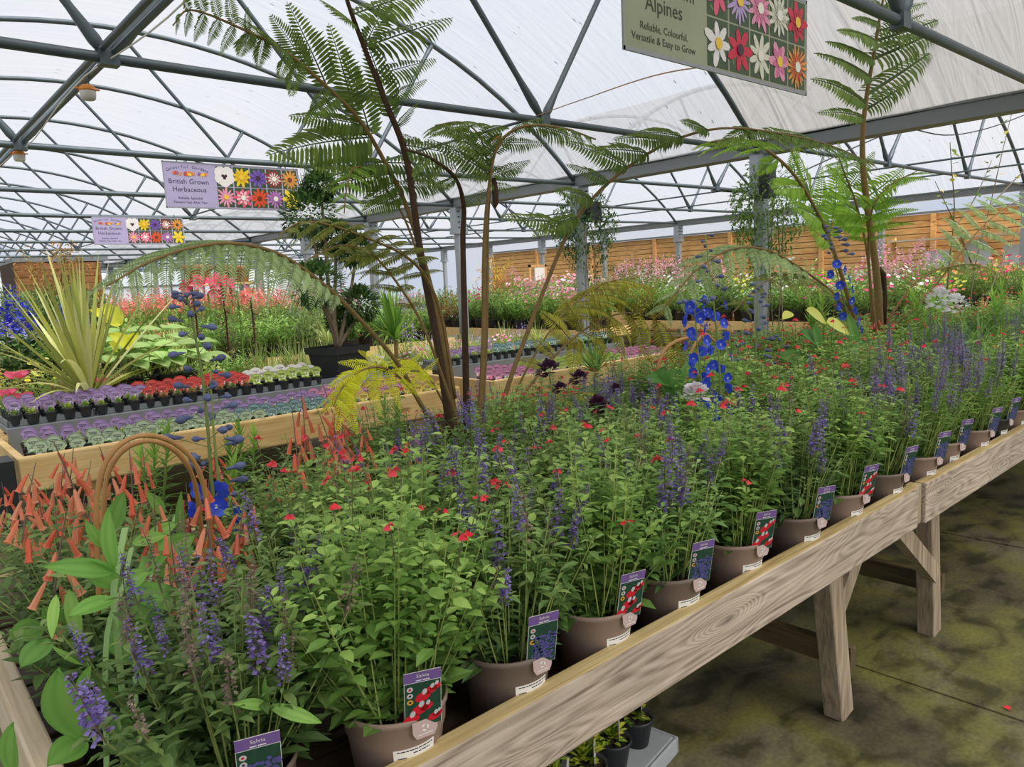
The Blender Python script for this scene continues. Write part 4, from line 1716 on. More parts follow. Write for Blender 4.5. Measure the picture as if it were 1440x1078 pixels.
FR = [
    # left tall pair
    dict(pts=Y((638, 640, 2.40), (618, 500, 2.40), (592, 360, 2.38), (572, 225, 2.34), (545, 150, 2.30), (518, 82, 2.26), (488, 0, 2.20), (470, -70, 2.14)), r0=.017, r1=.005, mat=L_fern, start=.9, n=0, Lmax=.3, stem=M_stipe_dark, hairy=True, pw=1.25, ptw=.8,
         at=[(530, 61, 650, 28), (538, 97, 622, 86), (551, 137, 606, 112), (561, 178, 592, 142), (568, 205, 668, 226), (556, 160, 512, 30), (500, 41, 442, -6), (510, 60, 560, -20), (495, 20, 620, -14), (574, 235, 640, 268), (565, 195, 610, 210)]),
    dict(pts=Y((646, 640, 2.46), (636, 560, 2.46), (610, 420, 2.48), (575, 300, 2.50), (545, 235, 2.50), (505, 168, 2.48), (455, 118, 2.46), (400, 72, 2.42), (330, 36, 2.38), (268, 14, 2.34), (243, 36, 2.32)), r0=.013, r1=.002, mat=L_fern, start=.86, n=6, Lmax=.12, side=(.55, -.25, .80), ang=30, droop=.24, dropz=-.25, tip=.3, pw=1.4, ptw=.86,
         at=[(503, 165, 466, 22), (464, 125, 406, -8), (430, 95, 380, 12), (520, 190, 486, 60), (510, 175, 396, 158), (525, 202, 358, 213), (538, 222, 428, 231), (550, 244, 440, 264), (545, 235, 650, 238), (560, 265, 640, 262), (480, 140, 420, 175), (455, 118, 430, 165), (425, 92, 405, 140), (400, 72, 388, 118), (372, 56, 360, 100), (345, 42, 332, 82), (400, 72, 350, 30), (372, 56, 322, 14), (555, 255, 500, 290), (565, 280, 500, 300)]),
    # middle fronds
    dict(pts=Y((657, 625, 2.44), (654, 480, 2.44), (651, 340, 2.44), (652, 290, 2.42), (640, 250, 2.36), (605, 222, 2.26), (570, 210, 2.14)), r0=.015, r1=.004, mat=L_fern, start=.8, n=0, Lmax=.26, stem=M_stipe_dark, hairy=True, pw=1.2, ptw=.8,
         at=[(650, 285, 700, 262), (640, 250, 668, 210), (620, 230, 600, 262), (605, 222, 575, 250), (640, 250, 600, 275)]),
    dict(pts=Y((672, 625, 2.36), (680, 480, 2.36), (681, 350, 2.36), (688, 262, 2.34), (700, 205, 2.30), (735, 178, 2.22), (790, 180, 2.10), (838, 196, 2.0)), r0=.011, r1=.003, mat=L_fern, start=.9, n=3, Lmax=.14, side='flat', droop=.30, tip=.25, ang=20, pw=1.1, ptw=.8,
         at=[(690, 245, 592, 186), (694, 232, 618, 164), (698, 215, 640, 172), (692, 250, 752, 226), (704, 205, 775, 205), (735, 178, 812, 186), (720, 188, 770, 166), (690, 250, 640, 250), (690, 258, 735, 268), (700, 215, 735, 172), (694, 240, 660, 215), (760, 178, 830, 205), (692, 240, 740, 245)]),
    dict(pts=Y((676, 620, 2.40), (684, 480, 2.40), (686, 330, 2.40), (688, 250, 2.40), (676, 195, 2.40), (650, 172, 2.36), (612, 176, 2.3)), r0=.007, r1=.002, mat=L_fern, start=.70, n=7, Lmax=.22, side='flat', droop=.3, tip=.25),
    # long arching one to the right
    dict(pts=Y((700, 590, 2.34), (722, 520, 2.32), (760, 420, 2.28), (800, 325, 2.22), (840, 272, 2.16), (890, 230, 2.08), (950, 196, 2.0), (1020, 180, 1.92), (1100, 188, 1.86), (1170, 205, 1.82), (1230, 232, 1.78)), r0=.011, r1=.0025, mat=L_fern, start=.62, n=13, Lmax=.26, side=(-.62, -.70, -.36), ang=30, droop=.22, tip=.25, pw=.85, ptw=.75,
         at=[(801, 320, 692, 296), (812, 306, 740, 330), (838, 275, 772, 262), (862, 252, 790, 225), (879, 238, 786, 190), (915, 215, 818, 206), (940, 200, 850, 190), (956, 194, 886, 182), (1003, 182, 950, 165), (1035, 180, 1100, 196), (1085, 186, 1150, 200), (1050, 183, 1000, 205)]),
    # low arching one to the left, pale below
    dict(pts=Y((618, 614, 2.36), (590, 565, 2.34), (555, 505, 2.30), (490, 432, 2.24), (440, 388, 2.18), (390, 356, 2.12), (330, 342, 2.06), (270, 348, 2.0), (210, 368, 1.95), (150, 402, 1.9)), r0=.010, r1=.002, mat=L_fern_silver, start=.46, n=17, Lmax=.27, side=(.35, -.75, -.55), ang=46, droop=.30, tip=.3, dropz=-.30, pw=.85, ptw=.75),
    # dull brown-green one across the middle
    dict(pts=Y((640, 560, 2.40), (622, 450, 2.38), (600, 392, 2.34), (570, 360, 2.30), (525, 338, 2.26), (470, 318, 2.22), (425, 312, 2.18), (392, 330, 2.14)), r0=.008, r1=.002, mat=L_fern_dim, start=.42, n=11, Lmax=.20, side=(.3, -.8, .3), ang=24, droop=.30, tip=.3, dropz=-.2),
    # lime one going over at the left
    dict(pts=Y((625, 610, 2.34), (600, 580, 2.30), (575, 545, 2.26), (548, 520, 2.22), (515, 518, 2.16), (485, 540, 2.10), (468, 572, 2.06)), r0=.006, r1=.002, mat=L_fern_yellow, start=.85, n=3, Lmax=.12, side=(.6, -.7, .2), ang=25, droop=.30, tip=.35, dropz=-.15, pw=.9, ptw=.62,
         at=[(575, 545, 622, 502), (560, 530, 600, 492), (548, 520, 502, 488), (530, 518, 470, 505), (515, 518, 452, 545), (505, 525, 448, 582), (495, 533, 466, 612), (485, 545, 500, 618), (520, 520, 532, 592), (545, 522, 562, 584), (560, 532, 592, 562), (510, 522, 480, 575), (535, 520, 516, 570), (550, 524, 585, 520)]),
    dict(pts=Y((640, 605, 2.46), (620, 560, 2.48), (600, 525, 2.50), (575, 505, 2.52), (545, 512, 2.52)), r0=.005, r1=.002, mat=L_fern_yellow, start=.4, n=7, Lmax=.18, side='flat', ang=25, droop=.3, tip=.35),
    # browning one to the right, hanging
    dict(pts=Y((700, 600, 2.42), (735, 555, 2.44), (780, 500, 2.46), (830, 458, 2.48), (880, 440, 2.50), (925, 452, 2.50), (960, 490, 2.50)), r0=.008, r1=.002, mat=L_fern_brown, start=.34, n=9, Lmax=.26, side=(.55, .55, .62), ang=28, droop=.34, curl=.25, tip=.4, dropz=-.12, pw=.95, ptw=.68,
         at=[(780, 500, 738, 462), (800, 480, 758, 430), (820, 465, 790, 408), (845, 452, 832, 398), (870, 442, 882, 384), (895, 442, 932, 388), (915, 448, 958, 412), (830, 458, 852, 522), (860, 447, 882, 520), (890, 442, 915, 520), (920, 450, 950, 530), (945, 470, 962, 545), (810, 472, 800, 540), (765, 515, 720, 500)]),
    dict(pts=Y((705, 600, 2.5), (735, 530, 2.52), (770, 470, 2.54), (810, 425, 2.56), (860, 395, 2.58), (905, 400, 2.6)), r0=.006, r1=.002, mat=L_fern_brown, start=.45, n=11, Lmax=.30, side='flat', ang=28, droop=.4, curl=.3, tip=.4),
    # small yellowing one near the crown
    dict(pts=Y((690, 625, 2.30), (735, 590, 2.24), (780, 562, 2.20), (825, 552, 2.16), (862, 570, 2.12)), r0=.006, r1=.002, mat=L_fern_brown, start=.25, n=8, Lmax=.12, side='face', ang=30, droop=.25, tip=.35),
    # fresh lime pinna tuft below the big crown, and a dusky one
    dict(pts=Y((600, 400, 2.5), (570, 310, 2.5), (530, 250, 2.48), (500, 235, 2.44), (488, 262, 2.40), (484, 300, 2.38)), r0=.005, r1=.002, mat=L_fern_bright, start=.62, n=7, Lmax=.11, side='face', ang=20, droop=.3, tip=.3),
    dict(pts=Y((650, 610, 2.34), (600, 470, 2.30), (560, 400, 2.28), (520, 355, 2.26), (478, 345, 2.24), (440, 362, 2.2)), r0=.006, r1=.002, mat=L_fern_dim, start=.5, n=7, Lmax=.16, side='flat', ang=25, droop=.3, tip=.35),
]
for i, d in enumerate(FR):
    frond(fernA, d.pop('pts'), d.pop('r0'), d.pop('r1'), d.pop('mat'), d.pop('start'), d.pop('n'), d.pop('Lmax'), seed=i, **d)
# unfurling brown bud hanging in the crown
m_ = MB()
b = ony(694, 250, 2.34) - A(fernA.location)
tube(m_, [b, b + A([.006, 0, -.05]), b + A([.004, 0, -.10]), b + A([0, 0, -.12])], [.008, .014, .012, .003], 8)
m_.obj('curled_bud', M_stipe_dark, fernA, True)

fernB = tag(empty('tree_fern', (5.95, 2.42, BZ)), 'slender tree fern with one tall upright frond at the far end of the front bench', 'fern')
fernB.location = (5.95, 2.42, BZ)
m_ = MB()
lathe(m_, [(0, .0), (.10, .0), (.105, .01), (.128, .20), (.135, .20), (.136, .225), (.128, .225), (.12, .19)], 24)
m_.obj('pot', M_black, fernB, True)
link('compost', soil_mesh(.12, .20), fernB)
yb = 2.42
FB = [
    dict(pts=Y((1238, 478, yb), (1233, 390, yb), (1221, 300, yb), (1214, 240, yb), (1213, 190, yb - .02), (1218, 140, yb - .05), (1228, 80, yb - .1), (1238, 20, yb - .16), (1244, -12, yb - .2)), r0=.030, r1=.006, mat=L_fern, start=.93, n=3, Lmax=.2, ang=24, droop=.24, dropz=.06, tip=.5, pw=.62, ptw=.85,
         at=[(1215, 167, 1141, 151), (1217, 139, 1130, 98), (1219, 110, 1130, 64), (1222, 82, 1149, 51), (1227, 56, 1165, 36), (1234, 38, 1190, 22), (1221, 159, 1293, 116), (1222, 136, 1331, 74), (1226, 85, 1341, 46), (1230, 60, 1335, 34), (1234, 41, 1308, 24), (1239, 20, 1312, 8), (1242, 2, 1290, -14)],
         prof=lambda q: (.86 if q < .12 else 1.06 - .45 * max(0, q - .35) ** 1.0) * (1 if q < .8 else .7)),
    dict(pts=Y((1208, 470, yb), (1178, 370, yb), (1155, 310, yb), (1120, 250, yb - .1), (1080, 212, yb - .2), (1040, 195, yb - .3), (1000, 200, yb - .4)), r0=.016, r1=.004, mat=L_fern_bright, start=.72, n=6, Lmax=.28, side='face', ang=32, droop=.28, tip=.35, pw=1.2, ptw=.85,
         at=[(1141, 285, 1120, 205), (1167, 330, 1184, 226), (1160, 310, 1106, 280), (1150, 300, 1160, 230), (1172, 345, 1135, 315), (1128, 260, 1080, 262), (1110, 238, 1128, 190), (1095, 224, 1060, 245)]),
    dict(pts=Y((1228, 470, yb + .1), (1220, 360, yb + .1), (1205, 290, yb + .1), (1190, 250, yb + .1), (1180, 222, yb + .05)), r0=.012, r1=.004, mat=L_fern_bright, start=.9, n=2, Lmax=.2, side='face', ang=34, droop=.28, tip=.5, pw=1.2, ptw=.85,
         at=[(1205, 290, 1282, 238), (1200, 275, 1158, 225), (1195, 262, 1236, 212), (1210, 310, 1160, 300), (1212, 320, 1262, 302), (1190, 250, 1180, 195), (1208, 300, 1150, 265)]),
    dict(pts=Y((1232, 470, yb - .1), (1222, 370, yb - .1), (1225, 300, yb - .2), (1250, 262, yb - .3), (1290, 240, yb - .4)), r0=.010, r1=.003, mat=L_fern_bright, start=.5, n=8, Lmax=.34, side='flat', ang=28, droop=.3, tip=.3),
    dict(pts=Y((1240, 470, yb), (1262, 430, yb - .05), (1290, 395, yb - .1), (1330, 376, yb - .16), (1375, 372, yb - .2), (1415, 392, yb - .24)), r0=.010, r1=.003, mat=L_fern_dim, start=.3, n=10, Lmax=.24, side=(.3, -.8, -.1), ang=26, droop=.4, tip=.35, dropz=-.2),
    dict(pts=Y((1242, 470, yb + .1), (1290, 430, yb), (1340, 370, yb - .1), (1380, 320, yb - .2), (1420, 288, yb - .3), (1460, 270, yb - .4)), r0=.010, r1=.003, mat=L_fern_silver, start=.42, n=10, Lmax=.36, side='face', ang=28, droop=.26, tip=.35),
    dict(pts=Y((1210, 470, yb), (1180, 420, yb), (1130, 380, yb), (1080, 352, yb), (1030, 350, yb), (985, 375, yb), (950, 412, yb), (925, 445, yb)), r0=.010, r1=.003, mat=L_fern_silver, start=.36, n=13, Lmax=.30, side=(.3, -.6, -.4), ang=42, droop=.30, tip=.35, dropz=-.25),
    dict(pts=Y((1212, 470, yb + .1), (1170, 415, yb), (1120, 385, yb - .05), (1070, 400, yb - .1), (1030, 440, yb - .1)), r0=.008, r1=.003, mat=L_fern_dim, start=.36, n=8, Lmax=.26, side=(.4, -.7, -.3), ang=28, droop=.34, tip=.35, dropz=-.2),
]
for i, d in enumerate(FB):
    frond(fernB, d.pop('pts'), d.pop('r0'), d.pop('r1'), d.pop('mat'), d.pop('start'), d.pop('n'), d.pop('Lmax'), seed=40 + i, **d)
for (px, py, q) in ((1204, 470, 390), (1224, 470, 300)):
    pass
m_ = MB()
pts = A(Y((1243, 470, yb), (1245, 420, yb), (1242, 385, yb), (1236, 378, yb)))
tube(m_, pts - A(fernB.location), [.014, .016, .022, .02], 8)
m_.obj('curled_frond', M_stipe_dark, fernB, True)

# ================================================================== THE ALPINE BENCH
AY = 5.06
for bi, (x0, x1) in enumerate(((.62, 3.84), (4.24, 6.98))):
    b = empty('alpine_bench', (x0, AY, 0))
    tag(b, 'new pine alpine bench crowded with small pots, %s' % ('left of the fern trunks' if bi == 0 else 'behind the fern trunks'), 'bench')

    def ap(m_, name, mat, bev=.006):
        o = m_.obj(name, mat, b)
        o.matrix_basis = Matrix.Translation((-x0, -AY, 0))
        if bev:
            md = o.modifiers.new('bevel', 'BEVEL')
            md.width = bev
            md.segments = 2
        return o
    m_ = MB()
    box(m_, (x0, AY, .556), (x1, AY + .048, .772))
    ap(m_, 'front_board', M_newwood, .014)
    for x in (x0, x1 - .045):
        m_ = MB()
        box(m_, (x, AY + .05, .556), (x + .045, 8.1, .76))
        ap(m_, 'end_board', M_newwood)
    for q in range(10):
        m_ = MB()
        box(m_, (x0 + .05, AY + .055 + q * .305, .62), (x1 - .05, AY + .055 + q * .305 + .28, .645))
        ap(m_, 'slat', M_newwood, 0)
    for x in (x0 + .35, x1 - .4):
        for y in (AY + .1, 7.9):
            m_ = MB()
            box(m_, (x, y, 0), (x + .09, y + .06, .62))
            ap(m_, 'leg', M_newwood, .004)
    m_ = MB()
    box(m_, (x0 + .06, 5.84, .645), (x1 - .06, 5.88, .84))
    box(m_, (x0 + .06, 5.88, .80), (x1 - .06, 6.44, .84))
    ap(m_, 'raised_shelf', M_grey, .004)
# black sheet hanging at the near end of the alpine bench
m_ = MB()
box(m_, (.36, 5.07, .35), (.60, 5.10, .74))
box(m_, (.36, 5.07, .74), (.60, 5.30, .76))
tag(m_.obj('plastic_crate', M_black), 'black plastic crate side by the near end of the pine alpine bench', 'crate')

# trays under the pots
m_ = MB()
tw, td = .52, .40
lathe_ = None
box(m_, (0, 0, 0), (tw, td, .008))
for lo, hi in (((0, 0, 0), (tw, .012, .045)), ((0, td - .012, 0), (tw, td, .045)), ((0, 0, 0), (.012, td, .045)), ((tw - .012, 0, 0), (tw, td, .045))):
    box(m_, lo, hi)
tray_root = tag(empty('carry_tray', (0, 0, 0)), 'grey plastic carry tray under the small alpine pots', 'tray', 'grey trays on the alpine bench')
m_.obj('tray', M_grey, tray_root)

TIERS = {0: [(5.14, .688), (5.27, .700), (5.40, .712), (5.53, .724)], 1: [(5.91, .862), (6.03, .868), (6.15, .876)]}
for bi, (x0, x1) in enumerate(((.62, 3.84), (4.24, 6.98))):
    for ty, tz, nm in ((5.115, .664, 'front'), (5.89, .842, 'raised')):
        n = int((x1 - x0 - .12) / .535)
        for i in range(n):
            place(tray_root, (x0 + .07 + i * .535, ty, tz - .004), 0, None, 'grey tray of small alpine pots, %s along the %s shelf of the %s pine bench' % (ordinal(i + 1), nm, 'near' if bi == 0 else 'farther'))


def card(name, c1, c2, seed, shape='arch'):
    """rounded picture label that stands in a little pot"""
    r = np.random.RandomState(seed)
    w, h = .094, .104
    m_ = MB()
    a = np.linspace(0, pi, 9)
    V = [(-w * .30, 0), (w * .30, 0), (w * .34, h * .45), (w / 2, h * .62)] + [(w / 2 * math.cos(t), h * .66 + h * .34 * math.sin(t)) for t in a] + [(-w / 2, h * .62), (-w * .34, h * .45)]
    n = len(V)
    P = [(x, -.0006, z) for x, z in V] + [(x, .0006, z) for x, z in V]
    m_.add(P[:n], [list(range(n))], 0)
    b0 = m_.n - n
    m_.add(P, [(i, (i + 1) % n, n + (i + 1) % n, n + i)[::-1] for i in range(n)], 0)
    m_.add(P[n:], [list(range(n))[::-1]], 3)
    # coloured rim band, lettering strokes, flower picture
    for i in range(8):
        t0, t1 = a[i], a[i + 1]
        q = [(w / 2 * k * math.cos(t), -.0012, h * .66 + h * .34 * k * math.sin(t)) for k, t in ((.97, t0), (.80, t0), (.80, t1), (.97, t1))]
        m_.add(q, [(3, 2, 1, 0)], 1)
    for j, (u0, u1, z) in enumerate(((-.026, .026, .072), (-.020, .022, .062))):
        x = u0
        while x < u1:
            L = r.uniform(.004, .010)
            fquad(m_, x, min(x + L, u1), z, z + .005, -.0014, 2)
            x += L + .002
    for k in range(16):
        fdisc(m_, r.uniform(-.022, .022), r.uniform(.008, .052), r.uniform(.005, .010), -.0010 - .0001 * k, 1 if r.rand() < .6 else 3, 7)
    return m_.mesh('label', [plain(name + '_card', c1, .4, var=.06), plain(name + '_print', c2, .4, var=.25, scale=60), M_ink, M_white])


CARDS = {'lilac': card('lilac', srgb(172, 146, 190), srgb(140, 106, 166), 1), 'green': card('pale_green', srgb(182, 200, 168), srgb(130, 150, 112), 2),
         'teal': card('teal', srgb(136, 170, 168), srgb(92, 112, 128), 3), 'red': card('red', srgb(214, 86, 78), srgb(196, 48, 50), 4),
         'white': card('white', srgb(236, 228, 224), srgb(214, 196, 196), 5), 'lime': card('lime', srgb(178, 196, 104), srgb(148, 170, 76), 6),
         'gold': card('gold', srgb(222, 196, 108), srgb(206, 160, 72), 7), 'pink': card('pink', srgb(204, 148, 178), srgb(184, 106, 146), 8)}
L_rosette = leafm('blue_green_rosette', srgb(112, 138, 108), srgb(150, 176, 138), srgb(186, 204, 166), tr=.2)
L_rose_lime = leafm('lime_rosette', srgb(120, 148, 62), srgb(158, 180, 82), srgb(196, 208, 116), tr=.25)
L_rose_red = leafm('reddish_rosette', srgb(110, 72, 62), srgb(142, 118, 74), srgb(170, 160, 96), tr=.25)
L_gold = leafm('golden_flower', srgb(212, 170, 60), srgb(230, 200, 90), srgb(238, 222, 140), tr=.25)
L_pinkf = leafm('pink_flower', srgb(212, 110, 140), srgb(232, 146, 166), srgb(242, 184, 196), tr=.3)
L_salmon = leafm('salmon_flower', srgb(206, 84, 82), srgb(222, 112, 104), srgb(232, 150, 136), tr=.3)
L_magenta = leafm('magenta_flower', srgb(196, 36, 100), srgb(218, 62, 124), srgb(234, 110, 156), tr=.3)
L_yellow = leafm('yellow_flower', srgb(226, 190, 40), srgb(240, 212, 66), srgb(246, 228, 120), tr=.3)
L_deepblue = leafm('deep_blue_flower', srgb(38, 40, 150), srgb(52, 58, 178), srgb(84, 90, 200), tr=.25)
L_lilacf = leafm('lilac_flower', srgb(134, 116, 186), srgb(160, 144, 204), srgb(190, 178, 220), tr=.3)

m_ = MB()
s = .042
for i in range(8):
    pass
lathe(m_, [(0, .0), (.030, .0), (.034, .004), (.041, .058), (.044, .060), (.044, .068), (.041, .069), (.039, .060)], 12)
APOT = m_.mesh('pot', M_black, False)
m_ = MB()
disc(m_, (0, 0, .060), .0395, 12)
ASOIL = m_.mesh('compost', M_soil)


def rosette(seed, mat, kind):
    r = np.random.RandomState(seed)
    m_ = MB()
    if kind == 'rosette':
        for (x, y, sc) in ((0, 0, 1), (.022, .012, .6), (-.02, .016, .6), (.004, -.024, .55)):
            k = 22
            a = np.arange(k) * 2.399
            el = np.radians(10 + 68 * np.arange(k) / k)
            D = np.stack([np.cos(a) * np.cos(el), np.sin(a) * np.cos(el), np.sin(el)], 1)
            P = np.tile(A([x, y, .062]), (k, 1))
            S = .032 * sc * (1.15 - .5 * np.arange(k) / k)
            scatter(m_, LEAF, frames(D), P, np.stack([S, S * .55, S], 1), 0, np.clip(.2 + .6 * np.arange(k) / k + r.uniform(-.15, .15, k), 0, 1))
    else:
        k = 150
        D = dirs(k, 10, 88, r)
        P = D * A([.030, .030, .03]) * r.uniform(.3, 1.05, (k, 1)) + A([0, 0, .062])
        s = r.uniform(.010, .018, k)
        scatter(m_, LEAF, frames(D + r.uniform(-.4, .4, (k, 3))), P, np.stack([s, s * .6, s], 1), 0, r.rand(k))
    return m_.mesh('foliage', mat)


ROS = {'lilac': [rosette(1, L_salvia, 'mat'), rosette(2, L_rose_lime, 'mat')], 'green': [rosette(3, L_rosette, 'rosette'), rosette(4, L_rosette, 'rosette')], 'teal': [rosette(5, L_rosette, 'rosette'), rosette(6, L_rosette, 'mat')],
       'red': [rosette(7, L_salvia_dk, 'mat'), rosette(8, L_rose_red, 'mat')], 'white': [rosette(9, L_rose_lime, 'mat')], 'lime': [rosette(10, L_rose_lime, 'rosette')], 'gold': [rosette(11, L_gold, 'mat'), rosette(12, L_rose_lime, 'mat')], 'pink': [rosette(13, L_pinkf, 'mat'), rosette(14, L_rosette, 'mat')]}
APROTO = {}
for c in CARDS:
    for v in range(len(ROS[c])):
        p = tag(empty('alpine_pot', (0, 0, 0)), 'x', 'potted plant')
        link('pot', APOT, p)
        link('compost', ASOIL, p)
        stuff(link('foliage', ROS[c][v], p))
        o = link('label', CARDS[c], p)
        o.matrix_basis = Matrix.Translation((.002, .022, .052)) @ Matrix.Rotation(math.radians(-28), 4, 'Z') @ Matrix.Rotation(math.radians(-8), 4, 'X')
        APROTO[(c, v)] = p
cname = {'lilac': 'lilac-labelled', 'green': 'pale-green-labelled', 'teal': 'teal-labelled', 'red': 'red-labelled', 'white': 'white-labelled', 'lime': 'lime-labelled', 'gold': 'golden-labelled', 'pink': 'pink-labelled'}
line_no = 0
for bi, (x0, x1) in enumerate(((.62, 3.84), (4.24, 6.98))):
    lines = [(t, j, y, z) for t in (0, 1) for j, (y, z) in enumerate(TIERS[t])]
    if bi:
        lines = [lines[0], lines[1], lines[2], lines[4]]
    for (t, j, y, z) in lines:
        n = int((x1 - x0 - .16) / .105)
        for i in range(n):
            x = x0 + .12 + i * .105 + RNG.uniform(-.008, .008)
            if t == 1 and 3.0 < x < 3.60 and bi == 0:
                continue
            if bi == 0:
                if t == 0:
                    c = ('green' if x < 2.15 else ('teal' if x < 2.75 else 'gold')) if j < 2 else ('lilac' if x < 2.7 else ('pink' if x < 3.1 else 'gold'))
                    if j == 1 and x > 2.0:
                        c = 'teal' if x < 2.7 else 'pink'
                else:
                    c = 'lilac' if x < 1.58 else ('red' if x < 2.35 else ('lime' if j == 0 else 'white'))
            else:
                c = ('pink' if x < 4.8 else ('lime' if x < 6.1 else 'pink')) if t == 0 else ('lilac' if x < 4.9 else 'teal')
            v = ROS[c]
            kx = i % len(v)
            place(APROTO[(c, kx)], (x, y + RNG.uniform(-.008, .008), z - .014 + (0 if t == 0 else 0)), RNG.uniform(-.35, .35), RNG.uniform(.95, 1.08),
                  '%s alpine pot, %s along the %s line, %s pine bench' % (cname[c], ordinal(i + 1), ordinal(j + 1) + (' front' if t == 0 else ' raised'), 'near' if bi == 0 else 'farther'),
                  'small labelled alpine pots on the pine benches')
for k_, p in APROTO.items():
    if p.name not in _used:
        for c in list(p.children):
            bpy.data.objects.remove(c)
        bpy.data.objects.remove(p)

# ================================================================== LARGER PLANTS BEHIND THE ALPINE POTS


_gn = {1: 'salmon_perennial', 2: 'pink_perennial', 3: 'pink_spired_perennial', 4: 'white_perennial', 5: 'yellow_perennial', 6: 'blue_perennial', 7: 'magenta_perennial', 8: 'green_perennial', 9: 'dark_shrub', 10: 'variegated_plant', 11: 'grass_clump', 12: 'golden_grass', 13: 'bronze_plant', 14: 'silver_mound', 15: 'coral_perennial'}


def gen(seed, h=.5, r=.24, n=260, leaf=.06, wide=.5, lm=None, fl=None, kind='round', pot=True, name='perennial', el=(-10, 60)):
    """bushy pot plant: loose dome of leaves with stems, flowers carried as the kind says"""
    rr = np.random.RandomState(seed)
    root = tag(empty(_gn[seed], (0, 0, 0)), 'plant', 'plant', None, 'thing')
    if pot:
        link('pot', POT_B, root)
        link('compost', SOIL, root)
    z0 = .16 if pot else 0.0
    m_, st = MB(), MB()
    nst = 16
    tips = []
    for i in range(nst):
        a = i * 2.399
        q = math.sqrt((i + .5) / nst)
        b = A([.05 * q * math.cos(a), .05 * q * math.sin(a), z0])
        t = A([r * q * math.cos(a), r * q * math.sin(a), z0 + h * (1 - .35 * q * q) * rr.uniform(.85, 1.1)])
        tips.append((b, t))
        tube(st, [b, (b + t) / 2 + A([math.cos(a), math.sin(a), 0]) * r * q * .12, t], .003, 4, 0, .4, cap=False)
    stuff(st.obj('stems', L_stem, root))
    i = rr.randint(0, nst, n)
    u = rr.uniform(.12, 1.0, n)
    B, T = A([tips[k][0] for k in i]), A([tips[k][1] for k in i])
    P = B + (T - B) * u[:, None] + rr.normal(0, .012, (n, 3))
    D = dirs(n, el[0], el[1], rr)
    s = leaf * rr.uniform(.7, 1.25, n) * (1.15 - .4 * u)
    if kind == 'grass':
        n2 = 90
        D = dirs(n2, 40, 86, rr)
        straps(m_, D * A([.05, .05, 0]) + A([0, 0, z0]), D, h * rr.uniform(.7, 1.2, n2), .012, rr.uniform(.1, .55, n2), 6)
    else:
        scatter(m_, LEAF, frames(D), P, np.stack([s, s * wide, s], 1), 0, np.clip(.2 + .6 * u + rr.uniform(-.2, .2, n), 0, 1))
    stuff(m_.obj('leaves', lm or L_salvia, root))
    if fl:
        mat, nf, fs, how = fl
        f_ = MB()
        if how == 'spike':
            per = 9
            for k in range(nf):
                b, t = tips[k % nst]
                d = nrm(t - b)
                e = t + A([rr.uniform(-.05, .05), rr.uniform(-.05, .05), 0])
                L = rr.uniform(.10, .2)
                pu = rr.rand(per * 2)
                P = e + A([0, 0, 1.0]) * (pu * L)[:, None] + rr.normal(0, .008, (per * 2, 3))
                scatter(f_, PETAL, frames(dirs(per * 2, -30, 50, rr)), P, fs * (1.2 - .6 * pu), 0, rr.rand(per * 2))
        else:
            for k in range(nf):
                b, t = tips[rr.randint(nst)]
                e = b + (t - b) * rr.uniform(.82, 1.14) + rr.normal(0, .025, 3)
                k5 = 6
                a = np.arange(k5) * 2 * pi / k5 + rr.rand()
                ax = nrm(A([rr.uniform(-.5, .5), -.6 + rr.uniform(-.4, .4), 1.0]))
                X = nrm(np.cross(ax, A([1, 0, 0])))
                Z = np.cross(X, ax)
                D = X * np.cos(a)[:, None] + Z * np.sin(a)[:, None] + ax * .35
                scatter(f_, PETAL, frames(D, np.tile(ax, (k5, 1))), np.tile(e, (k5, 1)), A([[fs, fs * .85, fs]] * k5) * rr.uniform(.8, 1.2), 0, np.full(k5, rr.rand()))
        stuff(f_.obj('flowers', mat, root))
    return root


def table(x0, x1, y0, y1, lab, z=.72, long='x', wood=None, hz=.14):
    b = tag(empty('plant_table', (x0, y0, 0)), lab, 'bench')
    wood = wood or M_newwood

    def ap(lo, hi, name, mat):
        m_ = MB()
        box(m_, lo, hi)
        o = m_.obj(name, mat, b)
        o.matrix_basis = Matrix.Translation((-x0, -y0, 0))
    ap((x0, y0, z - .05), (x1, y0 + .04, z + hz - .05), 'front_board', wood)
    ap((x0, y1 - .04, z - .05), (x1, y1, z + hz - .05), 'back_board', wood)
    ap((x0, y0 + .04, z - .05), (x0 + .04, y1 - .04, z + hz - .05), 'end_board', wood)
    ap((x1 - .04, y0 + .04, z - .05), (x1, y1 - .04, z + hz - .05), 'end_board', wood)
    ns = max(3, int((y1 - y0 if long == 'x' else x1 - x0) / .3))
    for i in range(ns):
        if long == 'x':
            w = (y1 - y0 - .1) / ns
            ap((x0 + .05, y0 + .05 + i * w, z - .03), (x1 - .05, y0 + .05 + (i + .9) * w, z), 'slat', wood)
        else:
            w = (x1 - x0 - .1) / ns
            ap((x0 + .05 + i * w, y0 + .05, z - .03), (x0 + .05 + (i + .9) * w, y1 - .05, z), 'slat', wood)
    nx, ny = max(2, int((x1 - x0) / 2.2) + 1), max(2, int((y1 - y0) / 2.2) + 1)
    for x in np.linspace(x0 + .1, x1 - .18, nx):
        for y in np.linspace(y0 + .08, y1 - .16, ny):
            ap((x, y, 0), (x + .08, y + .08, z - .04), 'leg', M_post)
    return b


